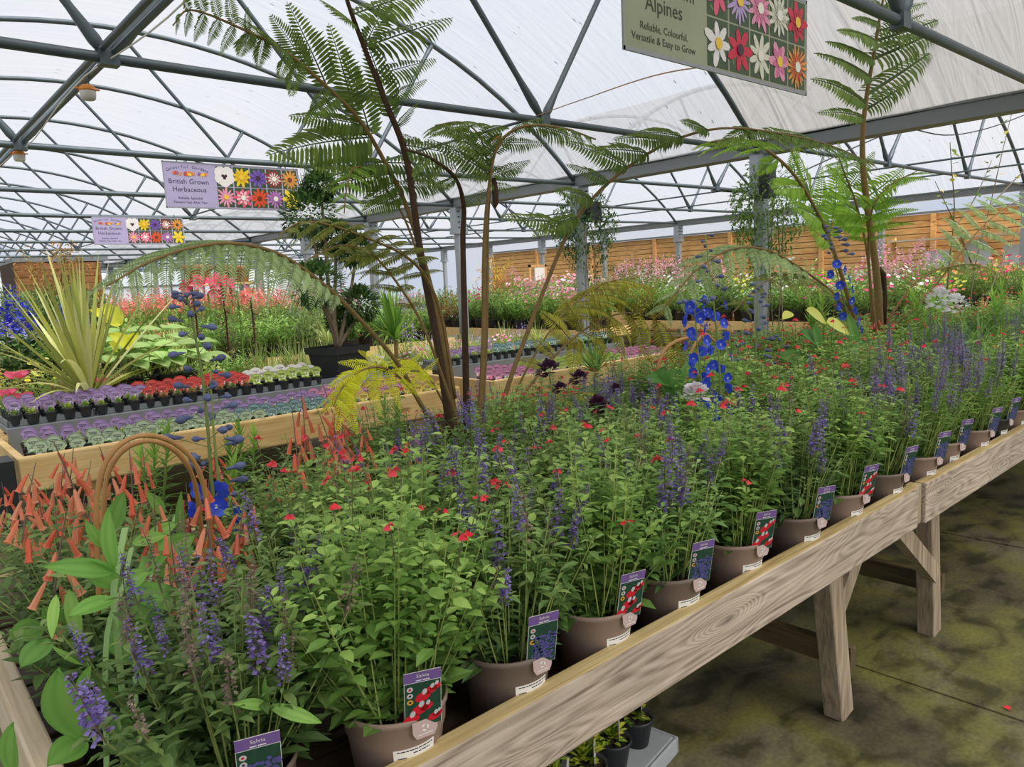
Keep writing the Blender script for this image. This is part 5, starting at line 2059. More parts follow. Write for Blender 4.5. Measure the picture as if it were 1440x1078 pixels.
L_green = leafm('mid_green_leaf', srgb(70, 102, 48), srgb(104, 140, 66), srgb(146, 174, 92), tr=.3)
L_deep = leafm('deep_green_leaf', srgb(42, 66, 36), srgb(64, 92, 48), srgb(92, 120, 66), tr=.25)
L_var = leafm('variegated_leaf', srgb(112, 142, 66), srgb(176, 194, 112), srgb(222, 224, 160), tr=.35)
L_bronze = leafm('bronze_leaf', srgb(92, 62, 44), srgb(128, 92, 56), srgb(156, 128, 74), tr=.3)
L_silver = leafm('silver_grey_leaf', srgb(118, 132, 112), srgb(152, 166, 142), srgb(188, 196, 172), tr=.25)
L_purpleleaf = leafm('purple_stem_leaf', srgb(72, 40, 44), srgb(98, 56, 58), srgb(110, 112, 60), tr=.25)
KIND = {
    'salmon': gen(1, .50, .24, 220, .055, .4, L_green, (L_salmon, 16, .022, 'spike')),
    'pink': gen(2, .50, .26, 200, .055, .5, L_green, (L_pinkf, 34, .026, 'round')),
    'pinkspire': gen(3, .56, .22, 200, .05, .5, L_green, (L_pinkf, 15, .026, 'spike')),
    'white': gen(4, .40, .26, 240, .06, .6, L_green, (L_white, 26, .024, 'round')),
    'yellow': gen(5, .42, .26, 220, .055, .5, L_green, (L_yellow, 26, .024, 'round')),
    'blue': gen(6, .46, .22, 220, .05, .5, L_green, (L_lilacf, 16, .02, 'spike')),
    'magenta': gen(7, .46, .24, 220, .055, .5, L_green, (L_magenta, 24, .026, 'round')),
    'green': gen(8, .46, .27, 330, .07, .5, L_green),
    'deep': gen(9, .55, .27, 420, .05, .5, L_deep),
    'varieg': gen(10, .38, .27, 260, .07, .55, L_var),
    'grass': gen(11, .62, .2, 10, .05, .4, L_green, None, 'grass'),
    'goldgrass': gen(12, .55, .2, 10, .05, .4, L_var, None, 'grass'),
    'bronze': gen(13, .50, .25, 260, .055, .4, L_bronze),
    'silver': gen(14, .32, .25, 320, .035, .35, L_silver),
    'orange': gen(15, .42, .25, 220, .05, .5, L_green, (L_coral, 26, .022, 'round')),
}
KLAB = {'salmon': 'salmon-red spired perennial', 'pink': 'pink-flowered bushy perennial', 'pinkspire': 'pink-spired perennial', 'white': 'white-flowered bushy perennial', 'yellow': 'yellow-flowered perennial', 'blue': 'lilac-blue spired perennial', 'magenta': 'magenta-flowered perennial',
        'green': 'plain green leafy perennial', 'deep': 'dark green leafy shrub', 'varieg': 'cream-variegated leafy plant', 'grass': 'upright green grassy plant', 'goldgrass': 'pale golden grassy plant', 'bronze': 'bronze-leaved plant', 'silver': 'silver-grey low mound plant', 'orange': 'coral-flowered bushy perennial'}
kn = {}


def bg(kind, x, y, z=.72, sc=1.0, where=''):
    kn[(kind, where)] = kn.get((kind, where), 0) + 1
    return place(KIND[kind], (x, y, z), RNG.uniform(0, 6.28), sc * RNG.uniform(.9, 1.1), '%s, %s of them on the %s' % (KLAB[kind], ordinal(min(kn[(kind, where)], 59)), where), KLAB[kind] + 's on the ' + where)


# back part of the alpine benches
for x in np.arange(.9, 3.3, .30):
    bg('varieg' if 1.5 < x < 2.6 else ('silver' if x < 1.5 else 'bronze'), x, 6.62 + RNG.uniform(-.05, .05), .645, .62, 'back of the near alpine bench')
for x in np.arange(.85, 3.8, .31):
    k = 'varieg' if 1.35 < x < 2.6 else ('goldgrass' if x > 3.0 else ('yellow' if x < 1.2 else 'green'))
    bg(k, x, 7.05 + RNG.uniform(-.05, .05), .645, .8, 'back of the near alpine bench')
    bg('bronze' if x < 1.3 else ('green' if x < 2.8 else 'grass'), x + .1, 7.5 + RNG.uniform(-.05, .05), .645, .72, 'back of the near alpine bench')
for x in np.arange(4.5, 6.9, .3):
    bg(('silver', 'blue', 'varieg', 'pink')[int(x * 7) % 4], x, 6.7 + RNG.uniform(-.05, .05), .645, .6, 'back of the farther alpine bench')
    bg(('blue', 'goldgrass', 'silver')[int(x * 5) % 3], x, 7.3 + RNG.uniform(-.05, .05), .645, .7, 'back of the farther alpine bench')

# tables across the near tunnel
rowdefs = [(9.3, 10.6, 1.0, 7.0, 'first long table behind the alpine bench'), (11.6, 12.9, 1.4, 7.0, 'second long table behind the alpine bench'), (14.2, 15.4, 1.9, 7.0, 'third long table behind the alpine bench'),
           (17.0, 18.2, 2.3, 7.0, 'fourth long table behind the alpine bench'), (20.5, 21.7, 2.8, 7.0, 'fifth long table behind the alpine bench'), (25.0, 26.2, 3.3, 7.0, 'sixth long table behind the alpine bench')]
for ri, (y0, y1, x0, x1, w) in enumerate(rowdefs):
    table(x0, x1, y0, y1, 'long plant table across the near tunnel, %s' % w)
    st = .34 + .05 * ri
    for j, y in enumerate(np.linspace(y0 + .22, y1 - .22, 3 if ri < 3 else 2)):
        x = x0 + .2 + .1 * j
        while x < x1 - .15:
            px, py = pix(x, y, 1.2)
            u = RNG.rand()
            if ri == 0:
                k = 'blue' if px < 60 else ('deep' if px < 150 and j else ('green' if px < 190 else ('orange' if u < .2 and px < 340 else ('green' if u < .55 else ('deep' if u < .8 else 'goldgrass')))))
                if px > 560:
                    k = 'blue' if u < .5 else 'green'
            elif ri == 1:
                k = 'deep' if px < 130 else ('salmon' if px < 470 else ('green' if u < .5 else ('goldgrass' if u < .75 else 'pink')))
            elif ri == 2:
                k = 'salmon' if (u < .55 and 150 < px < 440) else ('grass' if u < .8 else 'green')
            else:
                k = 'grass' if u < .5 else ('green' if u < .7 else ('deep' if u < .88 else 'bronze'))
            if px < 150 and ri in (1, 2):
                k = 'deep'
            bg(k, x, y, .72, (1.7 if px < 150 and ri in (1, 2) else ((1.05 if ri < 1 else 1.35) if px < 470 or ri < 2 else 1.9)), w.replace(' behind the alpine bench', ''))
            x += st * RNG.uniform(.9, 1.1)

# tables along the second tunnel
rd = [(8.6, 9.7, 8.0, 17, 'table just past the posts'), (10.8, 12.1, 3.6, 9.6, 'pale-edged table of the second tunnel'), (13.3, 14.5, 3.2, 16, 'middle table of the second tunnel'), (15.1, 16.1, 2.6, 17, 'table below the fence')]
for ri, (x0, x1, y0, y1, w) in enumerate(rd):
    table(x0, x1, y0, y1, 'long pale timber plant table in the second tunnel, %s' % w, long='y')
    for j, x in enumerate(np.linspace(x0 + .22, x1 - .22, 3 if ri < 2 else 2)):
        y = y0 + .2 + .1 * j
        while y < y1 - .15:
            px, py = pix(x, y, 1.2)
            u = RNG.rand()
            if px > 1500 or px < 560:
                y += .4
                continue
            if px < 720:
                k = 'green' if u < .5 else ('magenta' if u < .65 else ('deep' if u < .8 else 'bronze'))
            elif px < 870:
                k = 'pink' if u < .62 else ('pinkspire' if u < .8 else 'green')
            elif px < 1030:
                k = 'green' if u < .3 else ('white' if u < .5 else ('deep' if u < .8 else 'pinkspire'))
            elif px < 1180:
                k = 'green' if u < .35 else ('yellow' if u < .52 else ('white' if u < .7 else ('deep' if u < .85 else 'magenta')))
            elif px < 1330:
                k = 'pinkspire' if u < .2 else ('magenta' if u < .38 else ('yellow' if u < .5 else ('orange' if u < .68 else ('white' if u < .82 else 'green'))))
            else:
                k = 'orange' if u < .45 else ('magenta' if u < .6 else 'green')
            bg(k, x, y, .72, (1.22, 1.22, 1.5, 1.22)[ri], w)
            y += RNG.uniform(.34, .44)

# ================================================================== SINGLE PLANTS OF THE FRONT BENCH


def broad(name, mat, p, q, w, parent, up=(0, 0, 1), bow=.12, cup=.12, nu=10, nv=9, wav=.0, tint=.45):
    """one broad leaf from p to q with raised parallel veins, a mesh of its own"""
    p, q = np.asarray(p, float), np.asarray(q, float)
    L = np.linalg.norm(q - p)
    M = frames(A([q - p]), A([up]))[0]
    u = np.linspace(0, 1, nu + 1)
    v = np.linspace(-1, 1, nv)
    half = w / 2 * np.sin(np.pi * np.clip(u, .0, 1) ** .82) ** .75
    half = np.maximum(half, .0008)
    X = np.repeat(u[:, None] * L, nv, 1)
    Yv = half[:, None] * v[None]
    Z = bow * L * np.sin(pi * u)[:, None] + cup * w * (np.abs(v)[None] ** 1.5) * np.ones_like(X) + .012 * w * (np.arange(nv) % 2)[None] + wav * w * np.sin(u * 9)[:, None] * v[None]
    V = np.stack([X, Yv, Z], 2).reshape(-1, 3) @ M.T + p
    if parent is not None:
        V = V - A(parent.location)
    F = [(i * nv + j, i * nv + j + 1, (i + 1) * nv + j + 1, (i + 1) * nv + j) for i in range(nu) for j in range(nv - 1)]
    t = np.tile(np.clip(tint + .16 * ((np.arange(nv) % 2) - .5) + .22 * (np.abs(v) < .05), 0, 1), nu + 1)
    m_ = MB()
    m_.add(V, F, 0, t)
    return m_.obj(name, mat, parent, True)


toC = -nrm(cf)          # leaves turned to the light of the aisle
pea = tag(empty('everlasting_pea', (.48, 1.55, BZ)), 'climbing broad-leaved pea with winged stems and a willow cane hoop, near end of the bench', 'plant')
pea.location = (.48, 1.55, BZ)
link('pot', POT_B, pea)
link('compost', SOIL, pea)
PEA = [((120, 1036), (84, 936), 74, 1.30, .5), ((162, 798), (155, 712), 29, 1.44, .5), ((162, 802), (58, 796), 27, 1.44, .45), ((168, 824), (116, 784), 32, 1.46, .5), ((172, 826), (212, 802), 28, 1.5, .6),
       ((176, 828), (280, 852), 36, 1.5, .4), ((176, 842), (238, 878), 30, 1.5, .45), ((160, 842), (96, 868), 30, 1.42, .45), ((120, 1040), (66, 1078), 46, 1.3, .45), ((18, 1085), (20, 1014), 36, 1.36, .45),
       ((80, 836), (74, 898), 17, 1.5, .9), ((98, 828), (114, 902), 22, 1.5, .85), ((240, 752), (196, 818), 32, 1.68, .4), ((222, 784), (276, 752), 36, 1.7, .5), ((202, 764), (252, 734), 24, 1.72, .65),
       ((256, 764), (256, 690), 15, 1.7, .5), ((160, 744), (176, 690), 26, 1.66, .5), ((186, 764), (236, 752), 20, 1.66, .7), ((272, 768), (208, 838), 34, 1.74, .35), ((126, 934), (72, 906), 12, 1.42, .75),
       ((112, 990), (130, 934), 24, 1.36, .55), ((164, 968), (120, 1000), 24, 1.36, .4), ((345, 838), (338, 788), 24, 1.62, .7), ((352, 842), (392, 826), 18, 1.62, .6), ((376, 992), (326, 990), 16, 1.12, .7),
       ((378, 992), (452, 1016), 20, 1.12, .7), ((378, 990), (374, 950), 12, 1.12, .6), ((190, 850), (150, 905), 20, 1.56, .35), ((150, 880), (190, 930), 30, 1.5, .3), ((210, 850), (285, 820), 26, 1.7, .45),
       ((150, 770), (120, 730), 18, 1.6, .6), ((230, 720), (205, 690), 16, 1.8, .6), ((140, 1000), (200, 1040), 34, 1.4, .35), ((70, 900), (30, 940), 40, 1.62, .3), ((60, 880), (10, 900), 36, 1.8, .3), ((100, 880), (60, 850), 34, 1.75, .3)]
for (a, b, w, y, t) in PEA:
    p, q = ony(*a, y), ony(*b, y - .03)
    depth = (p - CAM) @ cf
    broad('leaf', L_pea, p, q, w * depth / FPX, pea, up=nrm(toC + A([0, 0, .55]) + RNG.uniform(-.25, .25, 3)), bow=.05, cup=.10, tint=t)
for pts, w in ((((182, 1085, 1.40), (168, 930, 1.42), (160, 842, 1.44), (164, 805, 1.45), (176, 742, 1.50)), .0075), (((150, 1085, 1.36), (150, 900, 1.42), (172, 826, 1.48), (185, 770, 1.55)), .006), (((200, 1085, 1.42), (190, 900, 1.5), (222, 784, 1.68), (250, 720, 1.74)), .005), (((122, 1040, 1.3), (160, 1000, 1.36), (180, 1075, 1.4)), .004), (((300, 1000, 1.2), (378, 992, 1.12), (330, 900, 1.4), (345, 838, 1.62)), .003)):
    C = spline(Y(*pts), 18)
    m_ = MB()
    for i in range(17):
        obox(m_, C[i] - A(pea.location), C[i + 1] - A(pea.location), w * 1.6, w * .28, up=toC, tint=.5)
    m_.obj('stem', L_peastem, pea)
hoop1 = Y((140, 860, 1.62), (137, 760, 1.60), (136, 705, 1.59), (146, 656, 1.58), (170, 624, 1.58), (203, 612, 1.59), (240, 620, 1.60), (272, 648, 1.62), (288, 690, 1.64), (296, 750, 1.66), (297, 830, 1.68))
hoop2 = Y((150, 850, 1.72), (146, 740, 1.70), (150, 672, 1.68), (172, 634, 1.66), (205, 620, 1.65), (238, 628, 1.65), (266, 658, 1.68), (278, 700, 1.72), (284, 760, 1.76), (284, 810, 1.8))
for h in (hoop1, hoop2):
    C = spline(h, 48) - A(pea.location)
    m_ = MB()
    rr = .0052 + .0005 * np.sin(np.arange(48) * 1.1) + .0014 * (np.arange(48) % 11 == 5)
    tube(m_, C, rr, 8)
    m_.obj('cane_hoop', M_cane, pea, True)

# delphiniums
dA = tag(empty('delphinium', (.95, 1.9, BZ)), 'tall delphinium in dark bud beside the cane hoop, three blue blooms low on it', 'plant')
dA.location = (.95, 1.9, BZ)
link('pot', POT_B, dA)
link('compost', SOIL, dA)
loc = A(dA.location)
delph_stem(dA, spline(Y((318, 800, 1.9), (300, 700, 1.9), (292, 600, 1.9), (283, 520, 1.9), (268, 440, 1.9), (262, 415, 1.9)), 20) - loc, 5, 34, .12, .24, 1.25, 3)
delph_stem(dA, spline(Y((330, 800, 1.95), (310, 690, 1.95), (300, 600, 1.95), (296, 520, 1.95)), 20) - loc, 3, 14, .1, .2, 1.15, 4)
st, lf, _t = bush(77, 14, .26, .14, .07, 5, .16, .05, 1, wide=.7)
stuff(lf.obj('leaves', L_salvia, dA))
dB = tag(empty('delphinium', (2.45, 1.62, BZ)), 'bright blue delphinium in full flower at the middle of the bench', 'plant')
dB.location = (2.45, 1.62, BZ)
loc = A(dB.location)
link('pot', POT_B, dB)
link('compost', SOIL, dB)
delph_stem(dB, spline(Y((1006, 690, 1.62), (996, 600, 1.62), (984, 520, 1.62), (978, 450, 1.62), (976, 425, 1.62)), 20) - loc, 26, 8, .25, .88, 1.0, 5)
delph_stem(dB, spline(Y((1012, 690, 1.66), (1014, 600, 1.66), (1012, 520, 1.66), (1005, 440, 1.66), (998, 385, 1.66), (992, 330, 1.66)), 20) - loc, 20, 12, .20, .66, 1.0, 6)
st, lf, _t = bush(78, 14, .26, .14, .07, 5, .16, .05, 1, wide=.7)
stuff(lf.obj('leaves', L_salvia, dB))
dC = tag(empty('delphinium', (4.6, 2.15, BZ)), 'blue delphinium with open white-eyed blooms beside the slender far fern', 'plant')
dC.location = (4.6, 2.15, BZ)
loc = A(dC.location)
link('pot', POT_B, dC)
link('compost', SOIL, dC)
delph_stem(dC, spline(Y((1205, 510, 2.15), (1196, 460, 2.15), (1183, 410, 2.15), (1172, 360, 2.15), (1166, 318, 2.15)), 20) - loc, 14, 14, .2, .7, 1.35, 8, side=-2.2)
st, lf, _t = bush(79, 14, .3, .14, .07, 5, .16, .05, 1, wide=.7)
stuff(lf.obj('leaves', L_salvia, dC))
dD = tag(empty('delphinium', (3.0, 2.1, BZ)), 'dark-budded delphinium between the blue spikes and the grey post', 'plant')
dD.location = (3.0, 2.1, BZ)
loc = A(dD.location)
link('pot', POT_B, dD)
link('compost', SOIL, dD)
delph_stem(dD, spline(Y((1058, 640, 2.1), (1062, 540, 2.1), (1064, 450, 2.1), (1066, 400, 2.1)), 20) - loc, 2, 26, .2, .3, 1.5, 9)
delph_stem(dD, spline(Y((1075, 640, 2.1), (1090, 540, 2.1), (1100, 470, 2.1)), 20) - loc, 2, 8, .4, .5, 1.5, 10)


def blossom(name, mats, n, R, pet, seed, dome=1.0):
    r = np.random.RandomState(seed)
    m_ = MB()
    D = dirs(n, -25, 90, r)
    scatter(m_, PETAL, frames(D + r.uniform(-.5, .5, (n, 3))), D * R * .75 * A([1, 1, dome]), np.stack([pet * r.uniform(.8, 1.2, n)] * 3, 1), 0, r.rand(n))
    return m_.mesh(name, mats)


hyd = tag(empty('hydrangea', (6.3, 1.95, BZ)), 'white mophead hydrangea with two round blooms at the far end of the bench', 'plant')
hyd.location = tuple(ony(1332, 560, 1.95) * A([1, 1, 0]) + A([0, 0, BZ]))
link('pot', POT_B, hyd)
link('compost', SOIL, hyd)
st, lf, tips = bush(81, 14, .36, .16, .10, 5, .16, .05, 1, wide=.7)
stuff(st.obj('stems', L_stem, hyd))
stuff(lf.obj('leaves', L_big, hyd))
bl = blossom('bloom', L_white, 90, .09, .04, 3)
for (px, py, q) in ((1321, 425, 1.0), (1343, 432, .95)):
    o = link('bloom', bl, hyd)
    p = ony(px, py, 1.95)
    o.matrix_basis = Matrix.Translation(tuple(p - A(hyd.location))) @ Matrix.Scale(q, 4)

rose = tag(empty('pink_rose', (2.2, 1.72, BZ)), 'pale pink and white rose bloom below the bright blue delphinium', 'plant')
rose.location = tuple(ony(976, 700, 1.56) * A([1, 1, 0]) + A([0, 0, BZ]))
rose.location = (rose.location[0], 1.56, BZ)
L_rose = leafm('pale_rose_petal', srgb(232, 176, 190), srgb(240, 214, 214), srgb(246, 236, 230), tr=.35)
o = link('bloom', blossom('bloom', L_rose, 60, .032, .03, 5, .7), rose)
p = ony(978, 556, 1.50) - A(rose.location)
o.matrix_basis = Matrix.Translation(tuple(p))
m_ = MB()
tube(m_, [(0, 0, .1), p * .5 + A([.01, 0, 0]), p], .003, 5)
m_.obj('stem', L_stem, rose)
link('pot', POT_B, rose)
link('compost', SOIL, rose)

dk = tag(empty('dark_lily', (1.95, 2.15, BZ)), 'near-black purple double flowers on bare stems right of the fern trunks', 'plant')
dk.location = tuple(ony(800, 640, 2.0) * A([1, 1, 0]) + A([0, 0, BZ]))
link('pot', POT_B, dk)
link('compost', SOIL, dk)
dbl = blossom('bloom', L_dark, 46, .026, .026, 7, .8)
for (px, py, q) in ((772, 522, 1.2), (815, 534, 1.0), (840, 572, 1.25), (852, 576, 1.0), (788, 548, .8), (866, 548, .7)):
    p = ony(px, py, 2.0) - A(dk.location)
    o = link('bloom', dbl, dk)
    o.matrix_basis = Matrix.Translation(tuple(p)) @ Matrix.Scale(q, 4)
    m_ = MB()
    tube(m_, spline([(0, 0, .15), p * A([.55, .55, .5]), p], 8), .0025, 5)
    m_.obj('stem', L_stem, dk)

yl = tag(empty('yellow_leaved_canna', (3.6, 2.05, BZ)), 'plant with two pale yellow and several broad green leaves near the dark-budded delphinium', 'plant')
yl.location = tuple(ony(1160, 560, 2.0) * A([1, 1, 0]) + A([0, 0, BZ]))
link('pot', POT_B, yl)
link('compost', SOIL, yl)
for (a, b, w, m_, t) in (((1132, 436), (1160, 456), 22, L_yel, .6), ((1160, 454), (1192, 470), 26, L_yel, .7), ((1112, 440), (1100, 450), 14, L_yel, .5), ((1160, 500), (1120, 470), 40, L_big, .3), ((1170, 500), (1215, 480), 34, L_big, .4), ((1200, 500), (1190, 440), 22, L_big, .6), ((1150, 520), (1090, 505), 36, L_big, .5),
                         ((1180, 520), (1250, 505), 34, L_big, .3), ((1150, 500), (1140, 455), 26, L_big, .4), ((1210, 520), (1218, 470), 30, L_big, .5)):
    p, q = ony(*a, 2.0), ony(*b, 1.97)
    broad('leaf', m_, p, q, w * ((p - CAM) @ cf) / FPX, yl, up=nrm(toC + A([0, 0, .7])), bow=.06, tint=t)
for (px, py) in ((1148, 456), (1185, 468), (1150, 500)):
    p = ony(px, py, 2.0) - A(yl.location)
    m_ = MB()
    tube(m_, spline([(0, 0, .15), p * A([.4, .4, .6]), p], 8), .004, 5)
    m_.obj('stem', L_stem, yl)

bgl = tag(empty('broad_leaved_climber', (2.5, 2.0, BZ)), 'glossy broad-leaved plant trained on a low bent cane left of the blue delphinium', 'plant')
bgl.location = tuple(ony(945, 640, 1.95) * A([1, 1, 0]) + A([0, 0, BZ]))
link('pot', POT_B, bgl)
link('compost', SOIL, bgl)
for (a, b, w, t) in (((945, 545), (905, 535), 26, .3), ((940, 560), (950, 512), 34, .4), ((930, 575), (900, 600), 30, .3), ((955, 570), (985, 545), 30, .35), ((950, 590), (965, 640), 30, .2), ((940, 600), (905, 640), 32, .25), ((960, 530), (985, 505), 22, .5), ((925, 540), (935, 515), 22, .4), ((935, 610), (950, 560), 36, .3)):
    p, q = ony(*a, 1.95), ony(*b, 1.92)
    broad('leaf', L_big, p, q, w * ((p - CAM) @ cf) / FPX, bgl, up=nrm(toC + A([0, 0, .6]) + RNG.uniform(-.3, .3, 3)), bow=.08, tint=t)
C = spline(Y((936, 600, 1.95), (925, 540, 1.95), (930, 500, 1.95), (950, 480, 1.95), (980, 472, 1.95)), 24)
m_ = MB()
tube(m_, C - A(bgl.location), .008, 7)
m_.obj('cane_hoop', M_cane, bgl, True)
C = spline(Y((960, 600, 2.0), (964, 540, 2.0), (972, 495, 2.0), (990, 470, 2.0), (1005, 480, 2.0)), 24)
m_ = MB()
tube(m_, C - A(bgl.location), .007, 7)
m_.obj('cane_hoop', M_cane, bgl, True)

# ================================================================== SINGLE PLANTS BEHIND


def cordyline(loc, sc, n, seed, lab, mat, base, trunk=0.0, L=.75, W=.035):
    r = np.random.RandomState(seed)
    root = tag(empty('cordyline', loc), lab, 'plant')
    root.location = loc
    link('pot', POT_B, root)
    link('compost', SOIL, root)
    if trunk:
        m_ = MB()
        tube(m_, [(0, 0, .15), (.01, 0, .16 + trunk)], .022, 8)
        m_.obj('trunk', M_stipe, root, True)
    D = dirs(n, 8, 88, r)
    D[: n // 2, 2] += .7
    for i in range(n):
        m_ = MB()
        straps(m_, A([[D[i, 0] * .02, D[i, 1] * .02, .17 + trunk]]), D[i:i + 1], L * sc * r.uniform(.75, 1.1), W, .05 if D[i, 2] > .8 else r.uniform(.2, .7), 8, 0, A([r.rand()]), .22)
        m_.obj('leaf', mat, root, True)
    return root


L_cord = leafm('cream_striped_leaf', srgb(112, 122, 60), srgb(170, 172, 96), srgb(212, 204, 146), tr=.3)
cordyline((1.30, 6.42, .645), 1.45, 64, 3, 'spiky cream-striped cordyline at the left, its leaves fanning above the lilac labels', L_cord, .645, .10, .80, .05)
cordyline((4.10, 6.45, .645), .95, 40, 5, 'green cordyline with a short trunk in a dark pot behind the fern stalks', L_lily, .645, .30, .62, .045)
cordyline((5.05, 4.6, .33), .75, 40, 8, 'low fan of narrow green leaves between the two alpine benches', L_strap, .3, .28, .5, .03)
m_ = MB()
box(m_, (4.88, 4.45, 0), (5.22, 4.75, .33))
tag(m_.obj('plant_stand', M_black), 'black crate lifting the low green fan plant in the aisle', 'crate')

top = tag(empty('cloud_topiary', (3.3, 6.17, .842)), 'cloud-pruned small tree in a square black pot behind the alpine pots', 'tree')
top.location = (3.30, 6.17, .842)
m_ = MB()
w0, w1, hh = .155, .205, .29
for (wa, wb, za, zb) in ((w0, w1 - .02, 0, hh - .06), (w1, w1 + .005, hh - .06, hh)):
    m_.add([(-wa, -wa, za), (wa, -wa, za), (wa, wa, za), (-wa, wa, za), (-wb, -wb, zb), (wb, -wb, zb), (wb, wb, zb), (-wb, wb, zb)], [(0, 1, 5, 4), (1, 2, 6, 5), (2, 3, 7, 6), (3, 0, 4, 7), (0, 3, 2, 1)])
o = m_.obj('square_pot', M_black, top)
o.rotation_euler = (0, 0, .25)
m_ = MB()
m_.add([(-.195, -.195, .265), (.195, -.195, .265), (.195, .195, .265), (-.195, .195, .265)], [(0, 1, 2, 3)])
o = m_.obj('compost', M_soil, top)
o.rotation_euler = (0, 0, .25)
M_bark = plain('grey_brown_bark', srgb(126, 112, 92), .8, var=.3, scale=30)
LT = A(top.location)
pads = [((446, 400), .24, 6.0), ((506, 428), .19, 6.2), ((436, 302), .25, 6.2), ((470, 335), .18, 6.3), ((500, 352), .17, 6.2), ((450, 262), .14, 6.2), ((478, 450), .12, 6.3)]
for i, ((px, py), R, y) in enumerate(pads):
    c = ony(px, py, y) - LT
    m_ = MB()
    tube(m_, spline([(0, 0, .27), (c[0] * .25 + .05 * math.sin(i * 2), c[1] * .3, .27 + (c[2] - .27) * .35), (c[0] * .8, c[1] * .8, .27 + (c[2] - .27) * .7), c], 14), np.linspace(.022, .010, 14), 6)
    m_.obj('branch', M_bark, top, True)
    r = np.random.RandomState(i)
    n = 1000
    D = dirs(n, -70, 90, r)
    m_ = MB()
    s = r.uniform(.04, .075, n)
    scatter(m_, LEAF, frames(D + r.uniform(-.5, .5, (n, 3))), c + D * R * r.uniform(.55, 1.0, (n, 1)) * A([1, 1, .8]), np.stack([s, s * .45, s], 1), 0, r.rand(n))
    if i in (2, 5):
        D2 = dirs(40, 50, 90, r)
        straps(m_, c + D2 * R * .6, D2, r.uniform(.15, .4, 40), .012, .05, 3)
    stuff(m_.obj('foliage_pad', L_deep, top))

# yellow hosta, green hostas


def hosta(loc, n, sz, mat, lab, seed, tilt=1.0):
    r = np.random.RandomState(seed)
    root = tag(empty('hosta', loc), lab, 'plant')
    root.location = loc
    link('pot', POT_B, root)
    link('compost', SOIL, root)
    for i in range(n):
        a = i * 2.4 + r.uniform(-.3, .3)
        q = .35 + .65 * (i % 3) / 2
        d = A([math.cos(a), math.sin(a), 0])
        b = A([0, 0, .17]) + d * .04
        e = b + d * sz * .55 * q + A([0, 0, sz * 1.2 * (1.1 - .6 * q)])
        m_ = MB()
        tube(m_, [b, (b + e) / 2 + A([0, 0, .03]), e], .004, 5)
        o = m_.obj('leaf_stalk', L_stem, root)
        tip = e + d * sz * .9 + A([0, 0, -.25 * sz * q])
        broad('leaf', mat, e + A(root.location), tip + A(root.location), sz * .62, root, up=(d[0] * .3, d[1] * .3 - .3, 1), bow=.10, cup=.16, nu=7, nv=7, tint=.45)
    return root


L_hosta = leafm('variegated_hosta_leaf', srgb(108, 138, 74), srgb(146, 172, 104), srgb(196, 206, 152), tr=.3)
L_gold_leaf = leafm('lime_yellow_leaf', srgb(186, 190, 40), srgb(216, 214, 58), srgb(232, 226, 96), tr=.35)
for i, (px, py) in enumerate(((165, 492), (200, 490), (232, 492), (258, 488), (188, 478), (222, 476))):
    y = 6.9 if i < 4 else 7.35
    hosta(tuple(ony(px, py, y) * A([1, 1, 0]) + A([0, 0, .80 if i < 4 else .92])), 11, .24, L_hosta, 'variegated hosta, %s of six pale hostas behind the lilac labels' % ordinal(i + 1), 20 + i)
yh = tag(empty('lime_hosta', (1.75, 7.0, .80)), 'huge lime-yellow hosta leaves held upright behind the striped cordyline', 'plant')
yh.location = (1.75, 7.0, .80)
link('pot', POT_B, yh)
link('compost', SOIL, yh)
for (a, b, w, t) in (((168, 458), (124, 436), 22, .5), ((170, 456), (140, 428), 26, .7), ((185, 490), (150, 470), 22, .6), ((178, 492), (196, 468), 20, .4), ((165, 492), (152, 482), 18, .7)):
    p, q = ony(*a, 6.9), ony(*b, 6.85)
    broad('leaf', L_gold_leaf, p, q, w * ((p - CAM) @ cf) / FPX, yh, up=nrm(toC + A([.2, 0, .6])), bow=.10, tint=t)
    m_ = MB()
    tube(m_, [(0, 0, .16), p - A(yh.location)], .006, 5)
    m_.obj('leaf_stalk', L_stem, yh)

